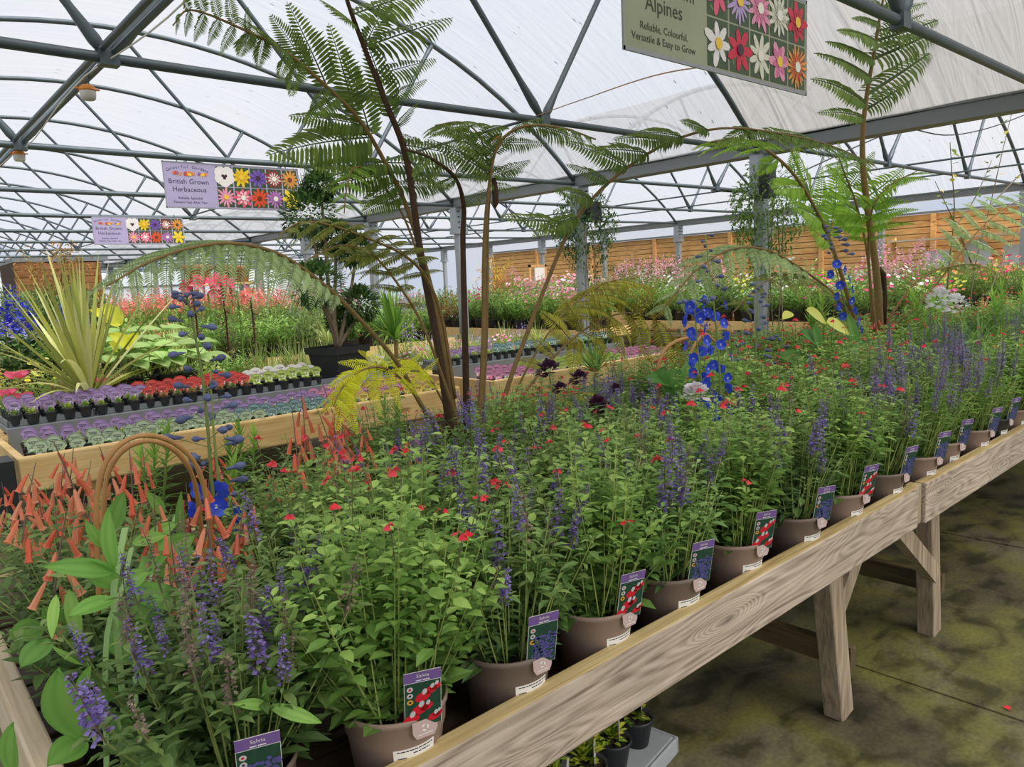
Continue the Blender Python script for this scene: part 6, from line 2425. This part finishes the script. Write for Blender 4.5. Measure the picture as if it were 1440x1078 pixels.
# magenta lilies on dark stems
L_redlily = leafm('magenta_lily', srgb(190, 28, 76), srgb(214, 48, 100), srgb(232, 96, 138), tr=.3)
for i, (px, py, n, mat) in enumerate(((270, 405, 6, L_redlily), (292, 412, 6, L_redlily), (312, 402, 7, L_redlily), (333, 408, 4, L_pinkf), (352, 418, 4, L_salmon))):
    y = 8.5
    r = np.random.RandomState(50 + i)
    root = empty('border_lily', ony(px, py, y) * A([1, 1, 0]) + A([0, 0, .70]))
    root.location = tuple(ony(px, py, y) * A([1, 1, 0]) + A([0, 0, .70]))
    tag(root, '%s lily on a dark leafy stem, %s of five from the left' % ('magenta' if i < 3 else 'pink', ordinal(i + 1)), 'plant')
    topz = ony(px, py, y)[2] - .70
    link('pot', POT_B, root)
    link('compost', SOIL, root)
    m_ = MB()
    tube(m_, [(0, 0, .16), (.01, 0, topz * .6), (0, 0, topz)], .010, 6)
    u = np.linspace(.15, .9, 60)
    D = dirs(60, -10, 40, r)
    straps(m_, np.stack([0 * u, 0 * u, topz * u], 1), D, .14, .022, .4, 3)
    stuff(m_.obj('leafy_stem', L_purpleleaf if i in (0, 2, 4) else L_green, root))
    for k in range(n):
        d = dirs(1, 0, 60, r)[0]
        c = A([0, 0, topz]) + d * A([.11, .11, .12]) * r.uniform(.5, 1.2)
        f_ = MB()
        a = np.arange(6) * pi / 3
        ax = nrm(d + A([-.3, -.6, 0]))
        X = nrm(np.cross(ax, A([0, 0, 1.0])))
        Z = np.cross(X, ax)
        DD = X * np.cos(a)[:, None] + Z * np.sin(a)[:, None] + ax * .5
        scatter(f_, LEAF, frames(DD, np.tile(ax, (6, 1))), np.tile(c, (6, 1)), np.tile(A([.085, .05, .085]), (6, 1)), 0, r.rand(6))
        f_.obj('flower', mat, root)

# deep blue delphiniums at the far left
for i, (px, py, h) in enumerate(((14, 400, .50), (34, 425, .3), (104, 404, .46), (92, 420, .3), (2, 425, .3))):
    y = 8.9 + .2 * (i % 2)
    t = ony(px, py, y)
    root = empty('deep_blue_delphinium', (t[0], y, .70))
    tag(root, 'deep violet-blue delphinium behind the striped cordyline, %s of five rightwards' % ordinal([2, 3, 5, 4, 1][i]), 'plant')
    r = np.random.RandomState(i)
    link('pot', POT_B, root)
    link('compost', SOIL, root)
    m_ = MB()
    tube(m_, [(0, 0, .15), (0, 0, t[2] - .70)], .008, 5)
    stuff(m_.obj('stem', L_stem, root))
    n = 190
    u = r.rand(n)
    a = r.rand(n) * 6.28
    R = .085 * (1.05 - .72 * u)
    m_ = MB()
    P = np.stack([R * np.cos(a), R * np.sin(a), (t[2] - .70) - h * (1 - u)], 1)
    scatter(m_, PETAL, frames(np.stack([np.cos(a), np.sin(a), r.uniform(-.3, .5, n)], 1) + r.uniform(-.5, .5, (n, 3))), P, .05 * (1.1 - .5 * u), 0, r.rand(n))
    stuff(m_.obj('flower_spike', L_deepblue, root))
    m_ = MB()
    n = 120
    D = dirs(n, -10, 50, r)
    P = D * A([.16, .16, 0]) + np.stack([0 * u[:n], 0 * u[:n], r.uniform(.2, .6, n)], 1)
    scatter(m_, LEAF, frames(D), P, np.tile(A([.09, .06, .09]), (n, 1)), 0, r.rand(n))
    stuff(m_.obj('leaves', L_deep, root))


def airy_tree(name, loc, h, R, mat, lab, seed, n=900, leaf=.07, trunk=.02, cz=.62, wide=.35, bark=None):
    r = np.random.RandomState(seed)
    root = tag(empty(name, loc), lab, 'tree')
    root.location = tuple(float(q) for q in loc)
    m_ = MB()
    tube(m_, [(0, 0, 0), (.02, .01, h * .5), (0, 0, h * .9)], [trunk, trunk * .7, trunk * .3], 6)
    ends = []
    for i in range(12):
        a = i * 2.4
        z = h * (.35 + .5 * i / 12)
        e = A([R * .85 * math.cos(a), R * .85 * math.sin(a), z + h * .16]) * A([r.uniform(.6, 1.1)] * 2 + [1])
        ends.append((A([0, 0, z]), e))
        tube(m_, [(0, 0, z), e * A([.5, .5, 1]) + A([0, 0, -.04]), e], [trunk * .4, trunk * .3, trunk * .15], 5)
    m_.obj('trunk', bark or M_bark, root, True)
    i = r.randint(0, 12, n)
    u = r.uniform(.25, 1.1, n)
    B, E = A([ends[k][0] for k in i]), A([ends[k][1] for k in i])
    P = B + (E - B) * u[:, None] + r.normal(0, R * .13, (n, 3))
    D = dirs(n, -60, 30, r)
    s = leaf * r.uniform(.6, 1.2, n)
    m_ = MB()
    scatter(m_, LEAF, frames(D), P, np.stack([s, s * wide, s], 1), 0, r.rand(n))
    stuff(m_.obj('leaves', mat, root))
    return root


L_acer = leafm('olive_bronze_leaf', srgb(104, 88, 50), srgb(140, 122, 66), srgb(160, 104, 62), tr=.35)
airy_tree('acer_tree', (2.35, 12.5, .0), 2.55, .62, L_acer, 'airy bronze-leaved acer standing before the shed at the far left', 3, 1300, .085)
L_ochre = leafm('ochre_leaf', srgb(150, 122, 48), srgb(184, 152, 66), srgb(206, 180, 96), tr=.35)
t = ony(700, 440, 15.5)
airy_tree('ochre_bamboo', (t[0], 15.5, 0), 2.3, .55, L_ochre, 'ochre-yellow bushy bamboo in the distance between the fern stalks', 4, 900, .10)
t = ony(908, 420, 13.2)
for i, (px, y) in enumerate(((872, 12.4), (905, 11.6), (940, 10.9), (965, 10.2))):
    t = ony(px, 430, y)
    airy_tree('conifer', (t[0], y, .3), 1.75, .6, L_deep, 'feathery dark conifer before the far fence, %s of four from the left' % ordinal(i + 1), 60 + i, 1000, .07, wide=.3)
t = ony(1405, 420, 2.9)
L_birch = leafm('young_birch_leaf', srgb(70, 92, 50), srgb(112, 128, 66), srgb(204, 178, 76), tr=.35)
bt = tag(empty('young_tree', (7.0, 3.0, 0)), 'slender young tree with sparse green and yellow leaves at the far end of the bench', 'tree')
bt.location = tuple(ony(1380, 480, 3.05) * A([1, 1, 0]))
r = np.random.RandomState(9)
m_, l_ = MB(), MB()
for (pts) in (((1330, 470), (1334, 380), (1342, 300), (1338, 235), (1336, 200)), ((1360, 470), (1370, 380), (1392, 290), (1408, 220), (1425, 150)), ((1372, 470), (1400, 390), (1432, 320), (1460, 270)), ((1342, 320), (1370, 280), (1395, 225)), ((1370, 380), (1350, 330), (1315, 255)), ((1392, 290), (1440, 240), (1470, 220))):
    C = spline([ony(px, py, 3.05 - .3 * (i / 4)) for i, (px, py) in enumerate(pts)], 16) - A(bt.location)
    tube(m_, C, np.linspace(.010, .003, 16), 5, cap=False)
    k = 13
    for j in range(k):
        p = along(C, .25 + .75 * j / k)
        d = dirs(1, -40, 40, r)[0]
        s = r.uniform(.055, .085)
        scatter(l_, LEAF, frames(A([d])), A([p + d * .02]), A([[s, s * .75, s]]), 0, A([r.rand() ** 1.5]))
m_.obj('branches', M_bark, bt, True)
stuff(l_.obj('leaves', L_birch, bt))


# climbers on two of the posts
def climber(px, y, zc, R, h, lab, seed, mat):
    r = np.random.RandomState(seed)
    root = tag(empty('post_climber', (GX, y - .08, 0)), lab, 'plant')
    m_ = MB()
    for k in range(4):
        a = k * 1.6
        tube(m_, [(.08 * math.cos(a + t * .8), -.08 + .08 * math.sin(a + t * .8), t) for t in np.linspace(.02, zc, 16)], .006, 5)
    m_.obj('twining_stems', M_bark, root, True)
    n = 3000
    m_ = MB()
    z = np.concatenate([r.normal(zc, h * .36, n - 300), r.uniform(.7, zc, 300)])
    w = R * np.exp(-((z - zc) / (h * .62)) ** 2) + .13
    a = r.rand(n) * 6.28
    q = np.sqrt(r.rand(n)) * w
    P = np.stack([q * np.cos(a), q * np.sin(a) * .8, z], 1)
    P = P[(np.abs(P[:, 0]) > .11) | (P[:, 1] > .10) | (r.rand(n) < .05)]
    P = P[P[:, 2] < 2.72]
    k = len(P)
    s = r.uniform(.04, .075, k)
    scatter(m_, LEAF, frames(dirs(k, -70, 20, r)), P, np.stack([s, s * .42, s], 1), 0, r.rand(k))
    stuff(m_.obj('leaves', mat, root))


climber(1065, Y0, 2.25, .34, .8, 'leafy evergreen climber bunched round the nearest post top', 2, L_green)
climber(817, Y0 + DY, 2.3, .36, .8, 'evergreen climber hanging round the second visible post', 3, L_deep)
for i, (y, lab) in enumerate(((Y0, 'dark grey loudspeaker box fixed to the nearest post'), (Y0 + DY, 'grey loudspeaker box fixed to the second visible post'))):
    s = tag(empty('speaker_box', (GX, y, 2.3)), lab, 'speaker')
    m_ = MB()
    box(m_, (-.20 if i == 0 else -.02, -.20, .05), (-.06 if i == 0 else .20, -.09, .38 if i == 0 else .30))
    o = m_.obj('cabinet', M_black if i == 0 else M_cable, s)
    m_ = MB()
    box(m_, (-.12, -.09, .14), (.06, -.055, .2))
    m_.obj('bracket', M_steel, s)

# ================================================================== SIGNS
M_signL = plain('lilac_sign_face', srgb(176, 166, 202), .35, var=.10, scale=5)
M_signG = plain('green_sign_face', srgb(150, 156, 128), .35, var=.22, scale=4)
M_signE = plain('grey_sign_edge', srgb(150, 152, 160), .4)
M_signT = plain('sign_lettering', srgb(52, 52, 84), .5)
M_signT2 = plain('sign_lettering_dark', srgb(58, 60, 44), .5)
M_pic = plain('picture_ground', srgb(60, 82, 52), .4, var=.45, scale=30)


def flat_flower(m_, x, z, R, mi_pet, mi_cen, n, y, style, r):
    if style == 'pansy':
        for (dx, dz, q) in ((-.35, .35, .62), (.35, .35, .62), (-.45, -.2, .55), (.45, -.2, .55), (0, -.45, .6)):
            fdisc(m_, x + dx * R, z + dz * R, R * q, y, mi_pet, 10)
            y -= .0002
        for dx, dz in ((-.14, .05), (.14, .05), (0, -.16)):
            fdisc(m_, x + dx * R, z + dz * R, R * .16, y - .0004, mi_cen, 7)
        return
    rings = 3 if style == 'double' else 1
    for k in range(rings):
        q = 1 - .3 * k
        for i in range(n):
            a = 2 * pi * i / n + k * .3 + r.uniform(-.06, .06)
            L = R * q * r.uniform(.85, 1.1)
            fdisc(m_, x + .58 * L * math.cos(a), z + .58 * L * math.sin(a), L * .46, y - .0002 * (i % 5) - .001 * k, mi_pet if k % 2 == 0 else mi_pet + 1, 8, 1.0, min(.55, 3.2 / n), a)
    fdisc(m_, x, z, R * .26, y - .0045, mi_cen, 9)


PCOL = {'white': ((228, 224, 222), (206, 200, 206)), 'yellow': ((232, 196, 40), (214, 168, 34)), 'purple': ((118, 86, 176), (94, 64, 150)), 'maroon': ((150, 44, 58), (222, 206, 198)), 'orange': ((226, 150, 70), (196, 76, 40)), 'pink': ((226, 150, 178), (208, 112, 150)), 'rose': ((224, 92, 124), (238, 190, 196)), 'redorange': ((220, 78, 48), (190, 58, 40)),
        'lilac': ((186, 130, 190), (160, 100, 168)), 'lemon': ((238, 208, 52), (222, 178, 40)), 'crimson': ((204, 40, 70), (170, 28, 54)), 'silverwhite': ((214, 214, 196), (186, 188, 168)), 'aster': ((182, 156, 206), (150, 122, 182))}


def sign(name, lab, x0, x1, ztop, y, face, ink, lines, cells, zbar, gx=.36, logo=True):
    w = x1 - x0
    h = w * .318
    root = empty(name, (x0, y, ztop - h))
    tag(root, lab, 'sign')
    m_ = MB()
    box(m_, (0, 0, 0), (w, .006, h))
    o = m_.obj('board', [face], root)
    m_ = MB()
    for lo, hi in (((0, -.001, 0), (w, 0, .012)), ((0, -.001, h - .012), (w, 0, h)), ((0, -.001, 0), (.008, 0, h)), ((w - .008, -.001, 0), (w, 0, h))):
        box(m_, lo, hi)
    m_.obj('edge_band', M_signE, root)
    for s, zz, sz, sp in lines:
        t = link('lettering', text_mesh(s, sz * w, ink), root)
        t.matrix_basis = Matrix.Translation((w * gx * .47, -.0012, zz * h)) @ Matrix.Rotation(pi / 2, 4, 'X')
    if logo:
        s = 'Colourful Gardens'
        for i, chh in enumerate(s):
            if chh == ' ':
                continue
            a = pi * (.80 - .60 * i / (len(s) - 1))
            t = link('logo_letter', text_mesh(chh, .030 * w, ink), root)
            t.matrix_basis = Matrix.Translation((w * gx * .47 + .17 * w * math.cos(a), -.0012, h * .70 + .062 * w * math.sin(a))) @ Matrix.Rotation(pi / 2, 4, 'X') @ Matrix.Rotation((a - pi / 2) * .5, 4, 'Z')
        m_ = MB()
        r = np.random.RandomState(2)
        for i in range(26):
            fdisc(m_, w * gx * .47 + r.uniform(-.13, .13) * w, h * .745 + r.uniform(-.02, .03) * h, .012 * w, -.0010 - .0001 * i, i % 4, 7)
        m_.obj('logo_flowers', [plain('pic_orange_a', srgb(220, 130, 70)), plain('pic_yellow_a', srgb(232, 196, 60)), plain('pic_purple_a', srgb(140, 96, 150)), plain('pic_red_a', srgb(200, 80, 60))], root)
    cw, chg = (w * (1 - gx) - .014) / 5, (h - .03) / 2
    for k, (colr, cen, n, style) in enumerate(cells):
        i, j = k % 5, k // 5
        xa, za = w * gx + i * cw + .006, .015 + (1 - j) * chg + .004
        m_ = MB()
        fquad(m_, xa, xa + cw - .012, za, za + chg - .008, -.0012, 0)
        r = np.random.RandomState(k)
        for q in range(7):
            fdisc(m_, xa + r.uniform(.15, .85) * (cw - .012), za + r.uniform(.15, .85) * (chg - .008), .014, -.0014 - .00005 * q, 4, 5, 1.2, .4, r.uniform(0, 3))
        flat_flower(m_, xa + (cw - .012) / 2, za + (chg - .008) / 2, min(cw, chg) * .58, 1, 3, n, -.0022, style, r)
        c1, c2 = PCOL[colr]
        ce = {'y': (236, 196, 60), 'd': (70, 40, 50), 'w': (236, 232, 220), 'b': (110, 60, 36)}[cen]
        m_.obj('flower_photo', [M_pic, plain('print_' + colr, srgb(*c1), .4, var=.12, scale=50), plain('print2_' + colr, srgb(*c2), .4, var=.12, scale=50), plain('print_c_' + cen, srgb(*ce), .4), plain('print_leaf', srgb(104, 128, 76), .4)], root)
    for x in (.10 * w, .90 * w):
        m_ = MB()
        tube(m_, spline([(x, .003, h - .015), (x + .004, .003, h + (zbar - ztop) * .5), (x, -.028, zbar - ztop + h + .01), (x, .0, zbar - ztop + h + .034), (x, .03, zbar - ztop + h), (x + .006, .006, h - .01)], 16), .0028, 5)
        m_.obj('hanging_wire', M_steel, root)
    return root


HERB = [('white', 'd', 5, 'pansy'), ('yellow', 'y', 9, 'double'), ('purple', 'd', 9, 'double'), ('maroon', 'w', 12, 'double'), ('orange', 'b', 13, 'single'), ('pink', 'y', 13, 'single'), ('rose', 'w', 8, 'double'), ('redorange', 'b', 11, 'single'), ('lilac', 'w', 14, 'double'), ('lemon', 'y', 6, 'single')]
HL = [('British Grown', .575, .048, 1.0), ('Herbaceous', .405, .048, 1.0), ('Reliable, Splendid', .22, .0235, 1.05), ('Flowers Year After Year', .13, .0235, 1.05)]
sign('hanging_sign', 'lilac hanging sign reading British Grown Herbaceous, the nearer of two', 2.13, 3.36, 2.795, 6.78, M_signL, M_signT, HL, HERB, CH)
sign('hanging_sign', 'lilac hanging sign reading British Grown Herbaceous, the farther of two', 2.71, 3.955, 2.83, 11.90, M_signL, M_signT, HL, HERB, CH)
ALP = [('rose', 'y', 7, 'single'), ('aster', 'y', 16, 'single'), ('pink', 'w', 11, 'double'), ('silverwhite', 'w', 12, 'double'), ('crimson', 'y', 7, 'double'), ('white', 'y', 7, 'single'), ('crimson', 'd', 7, 'single'), ('silverwhite', 'w', 9, 'single'), ('pink', 'y', 6, 'double'), ('orange', 'w', 18, 'double')]
AL = [('British Grown', .60, .050, 1.0), ('Alpines', .43, .058, 1.0), ('Reliable, Colourful,', .235, .0285, 1.0), ('Versatile & Easy to Grow', .135, .0285, 1.0)]
sgn = sign('hanging_sign', 'green hanging sign reading Alpines, cut by the top edge', 1.94, 3.125, 2.735, 1.60, M_signG, M_signT2, AL, ALP, CH, gx=.385)

# ================================================================== LAMPS, CABLES, SHED, SHELVES
M_orange = plain('orange_lamp_base', srgb(226, 140, 58), .5)
M_bowl = plain('frosted_lamp_bowl', srgb(214, 212, 208), .4)
lamp = tag(empty('bulkhead_lamp', (0, 0, 0)), 'lamp', 'lamp')
lamp.scale = (.52,) * 3
m_ = MB()
lathe(m_, [(0, 0), (.05, 0), (.075, -.02), (.086, -.05), (.080, -.06), (.0, -.06)], 16)
box(m_, (-.115, -.015, -.045), (.115, .015, -.03))
m_.obj('orange_base', M_orange, lamp)
m_ = MB()
lathe(m_, [(.076, -.058), (.080, -.075), (.072, -.135), (.055, -.15), (0, -.152)], 16)
m_.obj('frosted_bowl', M_bowl, lamp, True)
m_ = MB()
tube(m_, [(.02, 0, 0), (.02, 0, .10)], .006, 5)
m_.obj('hanger', M_steel, lamp)
for i, (x, y, lab) in enumerate(((1.12, 4.66, 'nearest lamp under the left pipe'), (1.12, 6.86, 'second lamp under the left pipe'), (4.1, 4.72, 'lamp half hidden by the fern crown'), (4.1, 9.3, 'lamp beyond the nearer lilac sign'), (4.1, 14.0, 'small distant lamp under the roof'))):
    place(lamp, (x, y, CH - .03), 0, .52, 'round orange and white bulkhead lamp, %s' % lab)
m_ = MB()
tube(m_, spline([(4.06, Y0, CH + .03), (3.7, 3.4, CH - .06), (3.2, 2.4, CH - .20), (2.9, 1.66, CH - .36)], 20), .0035, 5)
tag(m_.obj('cord', M_cane), 'thin tan cord strung from the roof joint to the green sign', 'cord')
m_ = MB()
pts = [ony(px, py, y) for px, py, y in ((1000, 268, 4.6), (1060, 268, 4.35), (1130, 240, 4.1), (1200, 208, 3.9), (1260, 182, 3.8), (1270, 178, 3.75), (1330, 190, 3.6), (1390, 180, 3.5), (1450, 158, 3.4))]
tube(m_, spline(pts, 40), .008, 6)
tag(m_.obj('cable', M_cable), 'black power cable sagging below the grey gutter', 'cable')

shed = tag(empty('timber_shed', (2.0, 23.5, 0)), 'low brown timber shed with a flat roof at the far left', 'shed')
a, b = ony(20, 380, 23.5), ony(140, 380, 23.5)
zt = ony(80, 366, 23.5)[2]
m_ = MB()
box(m_, (a[0] - 2.0, 0, zt - .03), (b[0] - 2.0 + .25, 2.5, zt + .1))
m_.obj('roof', M_grey, shed)
nb = 14
M_shed = woodm('shed_board', srgb(110, 72, 42), srgb(142, 98, 60), srgb(164, 120, 78), 0, 18, 1.4)
m_ = MB()
box(m_, (0, 0, 0), (b[0] - a[0], .03, (zt - .04) / nb - .012))
sb = m_.mesh('board', M_shed)
for i in range(nb):
    o = link('board', sb, shed)
    o.location = (a[0] - 2.0, .02 + .004 * (i % 2), i * (zt - .04) / nb)
m_ = MB()
box(m_, (a[0] - 2.0, .06, 0), (b[0] - 2.0, 2.4, zt - .04))
m_.obj('wall', M_darkgap, shed)
for x in (a[0] - 2.0 + .5, b[0] - 2.0 - .05):
    m_ = MB()
    box(m_, (x, -.02, 0), (x + .08, .02, zt - .04))
    m_.obj('corner_batten', M_shed, shed)

# terracotta pots on a far rail and a shaggy dead fern trunk
M_terra = plain('terracotta', srgb(170, 104, 78), .7)
terra = tag(empty('terracotta_pot', (0, 0, 0)), 'x', 'pot')
m_ = MB()
lathe(m_, [(0, 0), (.12, 0), (.17, .30), (.20, .31), (.20, .40), (.18, .40), (.16, .3)], 16)
m_.obj('pot', M_terra, terra, True)
ta, tb = ony(262, 400, 16.6), ony(352, 400, 16.6)
table(ta[0], tb[0], 16.3, 16.9, 'narrow high staging carrying the terracotta pots in the distance', z=ony(300, 398, 16.6)[2], hz=.02)
for i, px in enumerate((272, 288, 326, 342)):
    t = ony(px, 398, 16.6)
    place(terra, t + A([0, 0, .005]), 0, .95, 'empty terracotta pot on the distant staging, %s of four from the left' % ordinal(i + 1))
dt = tag(empty('dead_fern_trunk', tuple(ony(316, 400, 13.4) * A([1, 1, 0]))), 'shaggy brown dead tree fern trunk beyond the magenta lilies', 'plant')
dt.location = tuple(ony(316, 400, 13.4) * A([1, 1, 0]))
m_ = MB()
tube(m_, [(0, 0, 0), (0, 0, 2.15)], .12, 10)
r = np.random.RandomState(5)
k = 700
a_ = r.rand(k) * 6.28
d = np.stack([np.cos(a_), np.sin(a_), r.uniform(-1.5, .2, k)], 1)
scatter(m_, BLADE, frames(d), np.stack([.12 * np.cos(a_), .12 * np.sin(a_), r.uniform(.8, 2.2, k)], 1), np.tile(A([.22, .02, .1]), (k, 1)))
stuff(m_.obj('shaggy_trunk', M_stipe, dt))

# shelf rack before the fence and the framed notice farther along
M_mirror = plain('pale_mirror_panel', srgb(206, 214, 222), .25, var=.12, scale=4)
rk = tag(empty('display_rack', (16.7, 4.2, 0)), 'wooden shelf rack with white boards standing against the orange fence', 'shelf')
for y in (4.0, 5.3, 6.6):
    m_ = MB()
    box(m_, (16.75, y, 0), (16.83, y + .07, 2.15))
    o = m_.obj('upright', M_fence, rk)
    o.matrix_basis = Matrix.Translation((-16.7, -4.2, 0))
for z in (.9, 1.45, 2.05):
    m_ = MB()
    box(m_, (16.6, 3.95, z), (17.1, 6.7, z + .035))
    o = m_.obj('shelf', M_pale, rk)
    o.matrix_basis = Matrix.Translation((-16.7, -4.2, 0))
for i, (y, z, s) in enumerate(((4.15, 1.49, .5), (4.85, 1.49, .55), (5.6, 1.49, .45), (4.3, .94, .48), (5.2, .94, .48), (6.0, .94, .42))):
    m_ = MB()
    a = np.linspace(0, pi, 12)
    V = [(16.92, y, z)] + [(16.92, y + s / 2 - s / 2 * math.cos(t), z + s * .45 + (s * .5 * math.sin(t) if i % 2 else (.3 if 0 < t < pi else .3) * s)) for t in a] + [(16.92, y + s, z)]
    n = len(V)
    V2 = [(x + .03, yy, zz) for x, yy, zz in V]
    m_.add(V, [list(range(n))])
    m_.add(V2, [list(range(n))[::-1]])
    m_.add(V + V2, [(k, (k + 1) % n, n + (k + 1) % n, n + k) for k in range(n)])
    fr = tag(empty('garden_mirror', (16.92, y, z)), 'pale %s panel on the rack by the fence, %s on the %s shelf' % ('arch-topped' if i % 2 else 'square', ordinal(i % 3 + 1), 'upper' if i < 3 else 'lower'), 'mirror')
    o = m_.obj('panel', M_mirror, fr)
    o.matrix_basis = Matrix.Translation((-16.92, -y, -z))
nt = ony(757, 385, 16.0)
ntb = tag(empty('framed_notice', (nt[0], 16.0, 0)), 'small wooden framed white notice board on a post before the far fence', 'sign')
m_ = MB()
for lo, hi in (((-.35, 0, 1.45), (.35, .05, 1.52)), ((-.35, 0, 2.0), (.35, .05, 2.07)), ((-.35, 0, 1.45), (-.28, .05, 2.07)), ((.28, 0, 1.45), (.35, .05, 2.07)), ((-.04, .03, 0), (.04, .08, 1.5))):
    box(m_, lo, hi)
m_.obj('frame', M_fence, ntb)
m_ = MB()
box(m_, (-.12, .01, 1.52), (.28, .04, 2.0))
m_.obj('sheet', M_white, ntb)

# ================================================================== TRAY OF SMALL PLANTS ON THE FLOOR
ft = tag(empty('floor_tray', (1.45, 1.35, 0)), 'pale grey moulded tray on the floor under the bench edge', 'tray')
pts = [onz(px, py, .06) for px, py in ((700, 1078), (830, 985), (905, 988), (948, 1040), (880, 1088), (800, 1150))]
p0 = onz(948, 1040, .05)
ft.location = (float(p0[0]), float(p0[1]), 0)
ft.rotation_euler = (0, 0, math.radians(10))
M_lt = plain('pale_grey_tray', srgb(168, 172, 176), .5)
m_ = MB()
w_, d_ = -.62, .40
box(m_, (w_, 0, .05), (0, d_, .062))
for lo, hi in (((w_, -.012, 0), (0, .0, .062)), ((w_, d_, 0), (0, d_ + .012, .062)), ((w_ - .012, -.012, 0), (w_, d_ + .012, .062)), ((0, -.012, 0), (.012, d_ + .012, .062))):
    box(m_, lo, hi)
o = m_.obj('tray', M_lt, ft)
md = o.modifiers.new('bevel', 'BEVEL')
md.width = .01
md.segments = 2
L_bed = leafm('yellow_green_plug_leaf', srgb(92, 124, 40), srgb(136, 160, 52), srgb(196, 186, 66), tr=.3)
m_ = MB()
lathe(m_, [(0, 0), (.040, 0), (.055, .085), (.060, .088), (.060, .100), (.056, .100), (.052, .085)], 20)
PP = m_.mesh('pot', M_black, True)
fs = soil_mesh(.052, .085)
lc = CARDS['white']
c10, s10 = math.cos(math.radians(10)), math.sin(math.radians(10))
for i, (x, y) in enumerate(((-.10, .09), (-.10, .25), (-.25, .09), (-.25, .25), (-.40, .09), (-.40, .25), (-.55, .09), (-.55, .25))):
    wx, wy = ft.location[0] + x * c10 - y * s10, ft.location[1] + x * s10 + y * c10
    root = tag(empty('plug_plant', (wx, wy, .062)), 'small yellow-green plant on the floor tray, %s pot of the %s line' % (ordinal(i // 2 + 1), 'outer' if i % 2 == 0 else 'inner'), 'potted plant', 'small plants in the floor tray')
    link('pot', PP, root)
    link('compost', fs, root)
    rr_ = np.random.RandomState(i)
    n = 80
    D = dirs(n, 5, 85, rr_)
    m_ = MB()
    s = rr_.uniform(.022, .04, n)
    scatter(m_, LEAF, frames(D), D * A([.045, .045, .09]) * rr_.uniform(.3, 1, (n, 1)) + A([-.01, .01, .085]), np.stack([s, s * .6, s], 1), 0, rr_.rand(n))
    stuff(m_.obj('leaves', L_bed, root))
    if i % 2 == 0:
        o = link('label', lc, root)
        o.matrix_basis = Matrix.Translation((.03, .0, .07)) @ Matrix.Rotation(math.radians(40), 4, 'Z') @ Matrix.Scale(1.0, 4)
# a fallen red flower on the floor
m_ = MB()
p = onz(1418, 997, .006)
scatter(m_, PETAL, frames(dirs(5, 0, 30)), np.tile(p, (5, 1)), np.full(5, .02), 0, RNG.rand(5))
tag(m_.obj('fallen_flower', L_red), 'single red petal cluster fallen on the floor at the lower right', 'flower')

# violet bellflower and pink-leaved plants
vb = ony(494, 530, 5.6)
r_ = tag(empty('bellflower', (vb[0], 5.62, .70)), 'small violet bellflower clump in front of the square topiary pot', 'plant')
o = link('bloom', blossom('bloom', L_lilacf, 120, .11, .04, 12, .5), r_)
o.location = (0, 0, .16)
stuff(link('foliage', ROS['lilac'][0], r_))
for i, (px, py, s) in enumerate(((22, 532, .075), (8, 556, .065), (32, 560, .06), (138, 538, .05))):
    q = ony(px, py, 6.45)
    r_ = tag(empty('caladium', (q[0], 6.45, .84)), 'bright pink-leaved plant at the foot of the striped cordyline, %s of four from the left' % ordinal([2, 1, 3, 4][i]), 'plant')
    for k in range(7):
        a = k * 2.4
        d = A([math.cos(a), math.sin(a) - .5, .5])
        p = A([q[0], 6.45, q[2]]) + d * s * .2
        broad('leaf', L_pinkleaf if 'L_pinkleaf' in globals() else leafm('L_pinkleaf', srgb(196, 62, 92), srgb(220, 96, 122), srgb(232, 130, 150), tr=.3), p, p + d * s, s * .8, r_, up=(0, -.8, .6), bow=.1, nu=6, nv=7)
    link('pot', APOT, r_)
